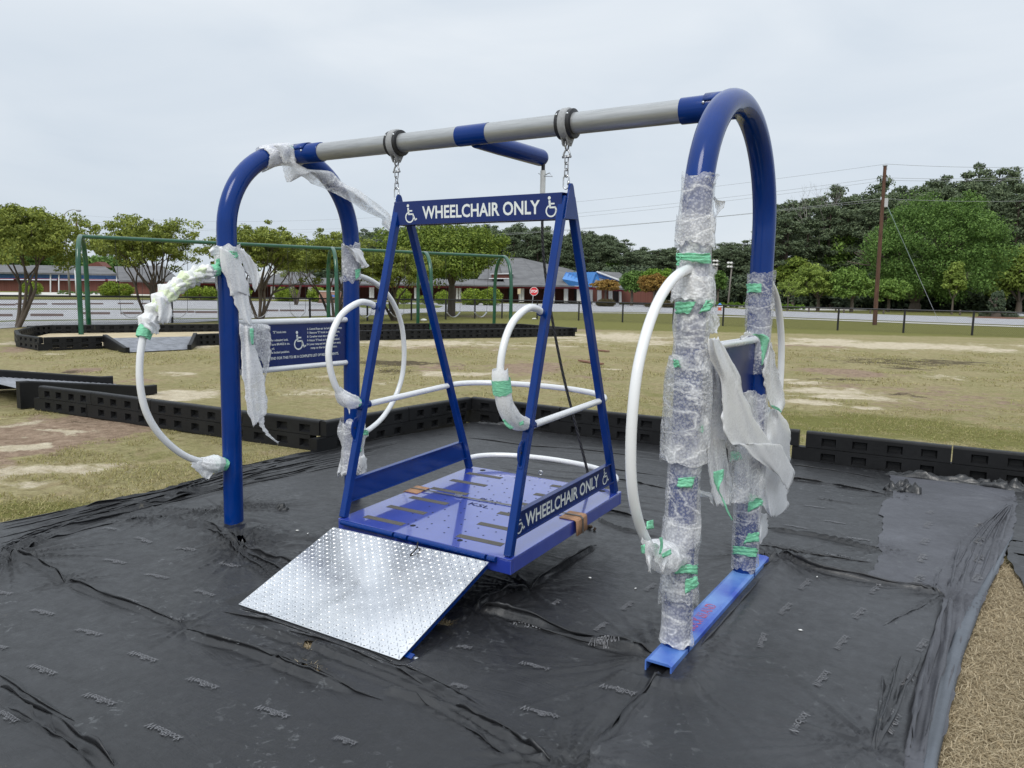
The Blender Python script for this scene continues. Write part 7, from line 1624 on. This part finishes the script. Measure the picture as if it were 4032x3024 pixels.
wire(pb+lean*.93-RH*.16, lpt-RH*.7-[0, 0, .3], 2.2, .008, 'second overhead wire running left from the brown utility pole')
wire(pb+lean*.915+RH*.17, lpt+RH*.7-[0, 0, .4], 2.3, .008, 'third overhead wire running left from the brown utility pole')
wire(pb+lean*.80-RH*.12, lpt-[0, 0, 2.2], 1.9, .013, 'thick lower cable running left from the brown utility pole')
wire(pb+lean*.785-RH*.12, lpt-[0, 0, 2.6], 1.5, .009, 'thin cable just under the thick lower one, left of the utility pole')
for (y0, y1, dz, lb) in ((1.0, 640, .15, 'topmost overhead wire running right from the brown utility pole'), (.93, 668, 0, 'second overhead wire running right from the brown utility pole'), (.915, 674, 0, 'third overhead wire running right from the brown utility pole'), (.80, 770, 0, 'lower cable running right from the brown utility pole')):
    wire(pb+lean*y0+[0, 0, dz], BP(4500, y1, 47), .25, .010, lb)
# street lamp at left
p = BP(276, 1174, 102); h = BP(267, 842, 102)[2]; t = empty('street_lamp', (p[0], p[1], 0), label='tall grey street lamp with a curved arm over the left trees', cat='street lamp'); t.rotation_euler = (0, 0, rz)
MB().tube([(0, 0, 0), (-.2, 0, h)], [.14, .09], 8).build('pole', simple('grey_lamp_pole', (.30, .29, .28), .7), t, smooth=True)
MB().tube(catmull([(-.2, 0, h-.1), (.3, 0, h+.35), (1.0, 0, h+.55), (1.5, 0, h+.5)], 4), .05, 6).build('lamp_arm', M['galv'], t, smooth=True)
MB().sphere((1.7, 0, h+.43), (.38, .18, .14), 10, 6).build('lamp_head', M['cast'], t, smooth=True)
p = BP(300, 1166, 96); h = BP(300, 1062, 96)[2]; b = MB(); b.tube([(0, 0, 0), (0, 0, h)], .06, 8); o = b.build('flag_pole', M['btrim'], None, smooth=True); o.location = (p[0], p[1], 0); tag(o, 'thin white pole right of the street lamp by the left wing', 'pole')
# ------------------------------------------------------------------ world, sun, camera
w = bpy.data.worlds.new('World'); bpy.context.scene.world = w; w.use_nodes = True
nt = w.node_tree; bg = nt.nodes['Background']
sky = nt.nodes.new('ShaderNodeTexSky'); sky.sky_type = 'NISHITA'; sky.sun_disc = False
SE, SR = math.radians(46), math.radians(168)
sky.sun_elevation = SE; sky.sun_rotation = SR
tc = nt.nodes.new('ShaderNodeTexCoord'); sp = nt.nodes.new('ShaderNodeSeparateXYZ'); nt.links.new(tc.outputs['Generated'], sp.inputs[0])
# overcast layer: brighter towards the zenith, soft mottling
mp = nt.nodes.new('ShaderNodeMapping'); mp.inputs['Scale'].default_value = (1, 1, 3.2); nt.links.new(tc.outputs['Generated'], mp.inputs[0])
nz = nt.nodes.new('ShaderNodeTexNoise'); nz.inputs['Scale'].default_value = 2.6; nz.inputs['Detail'].default_value = 5; nz.inputs['Roughness'].default_value = .5; nz.inputs['Distortion'].default_value = .5
nt.links.new(mp.outputs[0], nz.inputs['Vector'])
rp_ = nt.nodes.new('ShaderNodeValToRGB'); e = rp_.color_ramp.elements; e[0].position = .34; e[0].color = (6.15, 6.8, 7.5, 1); e[1].position = .68; e[1].color = (7.2, 7.7, 8.2, 1)
nt.links.new(nz.outputs['Fac'], rp_.inputs['Fac'])
gr = nt.nodes.new('ShaderNodeValToRGB'); e = gr.color_ramp.elements; e[0].position = 0.0; e[0].color = (.93, .94, .96, 1); e[1].position = 1.0; e[1].color = (2.1, 2.07, 2.03, 1)
x = e.new(.12); x.color = (.96, .97, .985, 1); x = e.new(.42); x.color = (1.12, 1.11, 1.10, 1); x = e.new(.7); x.color = (1.6, 1.58, 1.56, 1)
nt.links.new(sp.outputs['Z'], gr.inputs['Fac'])
mu = nt.nodes.new('ShaderNodeMix'); mu.data_type = 'RGBA'; mu.blend_type = 'MULTIPLY'; mu.inputs[0].default_value = 1
nt.links.new(rp_.outputs[0], mu.inputs[6]); nt.links.new(gr.outputs[0], mu.inputs[7])
mx = nt.nodes.new('ShaderNodeMix'); mx.data_type = 'RGBA'; mx.inputs[0].default_value = .93
nt.links.new(sky.outputs[0], mx.inputs[6]); nt.links.new(mu.outputs[2], mx.inputs[7]); nt.links.new(mx.outputs[2], bg.inputs['Color'])
bg.inputs['Strength'].default_value = .1
sl = bpy.data.lights.new('sun', 'SUN'); sl.energy = 1.5; sl.angle = math.radians(24); sl.color = (1, .97, .92)
so = bpy.data.objects.new('sun', sl); C.objects.link(so)
d = Vector((math.sin(SR)*math.cos(SE), math.cos(SR)*math.cos(SE), math.sin(SE)))
so.rotation_euler = d.to_track_quat('Z', 'Y').to_euler()
cam = bpy.data.cameras.new('camera'); co = bpy.data.objects.new('camera', cam); C.objects.link(co)
cam.sensor_width = 36; cam.lens = F_PX/4032*36; cam.clip_end = 3000; cam.clip_start = .05
Mx = Matrix(((_r[0], _u[0], -_f[0], CAM[0]), (_r[1], _u[1], -_f[1], CAM[1]), (_r[2], _u[2], -_f[2], CAM[2]), (0, 0, 0, 1)))
co.matrix_world = Mx
sc = bpy.context.scene; sc.camera = co
sc.view_settings.view_transform = 'Standard'; sc.view_settings.look = 'None'; sc.view_settings.gamma = 1; sc.view_settings.exposure = 0.12
sc.render.engine = 'CYCLES'
try:
    sc.cycles.use_denoising = True; sc.cycles.denoiser = 'OPENIMAGEDENOISE'
except Exception: pass
sc.cycles.max_bounces = 7; sc.cycles.transparent_max_bounces = 16; sc.cycles.sample_clamp_indirect = 6
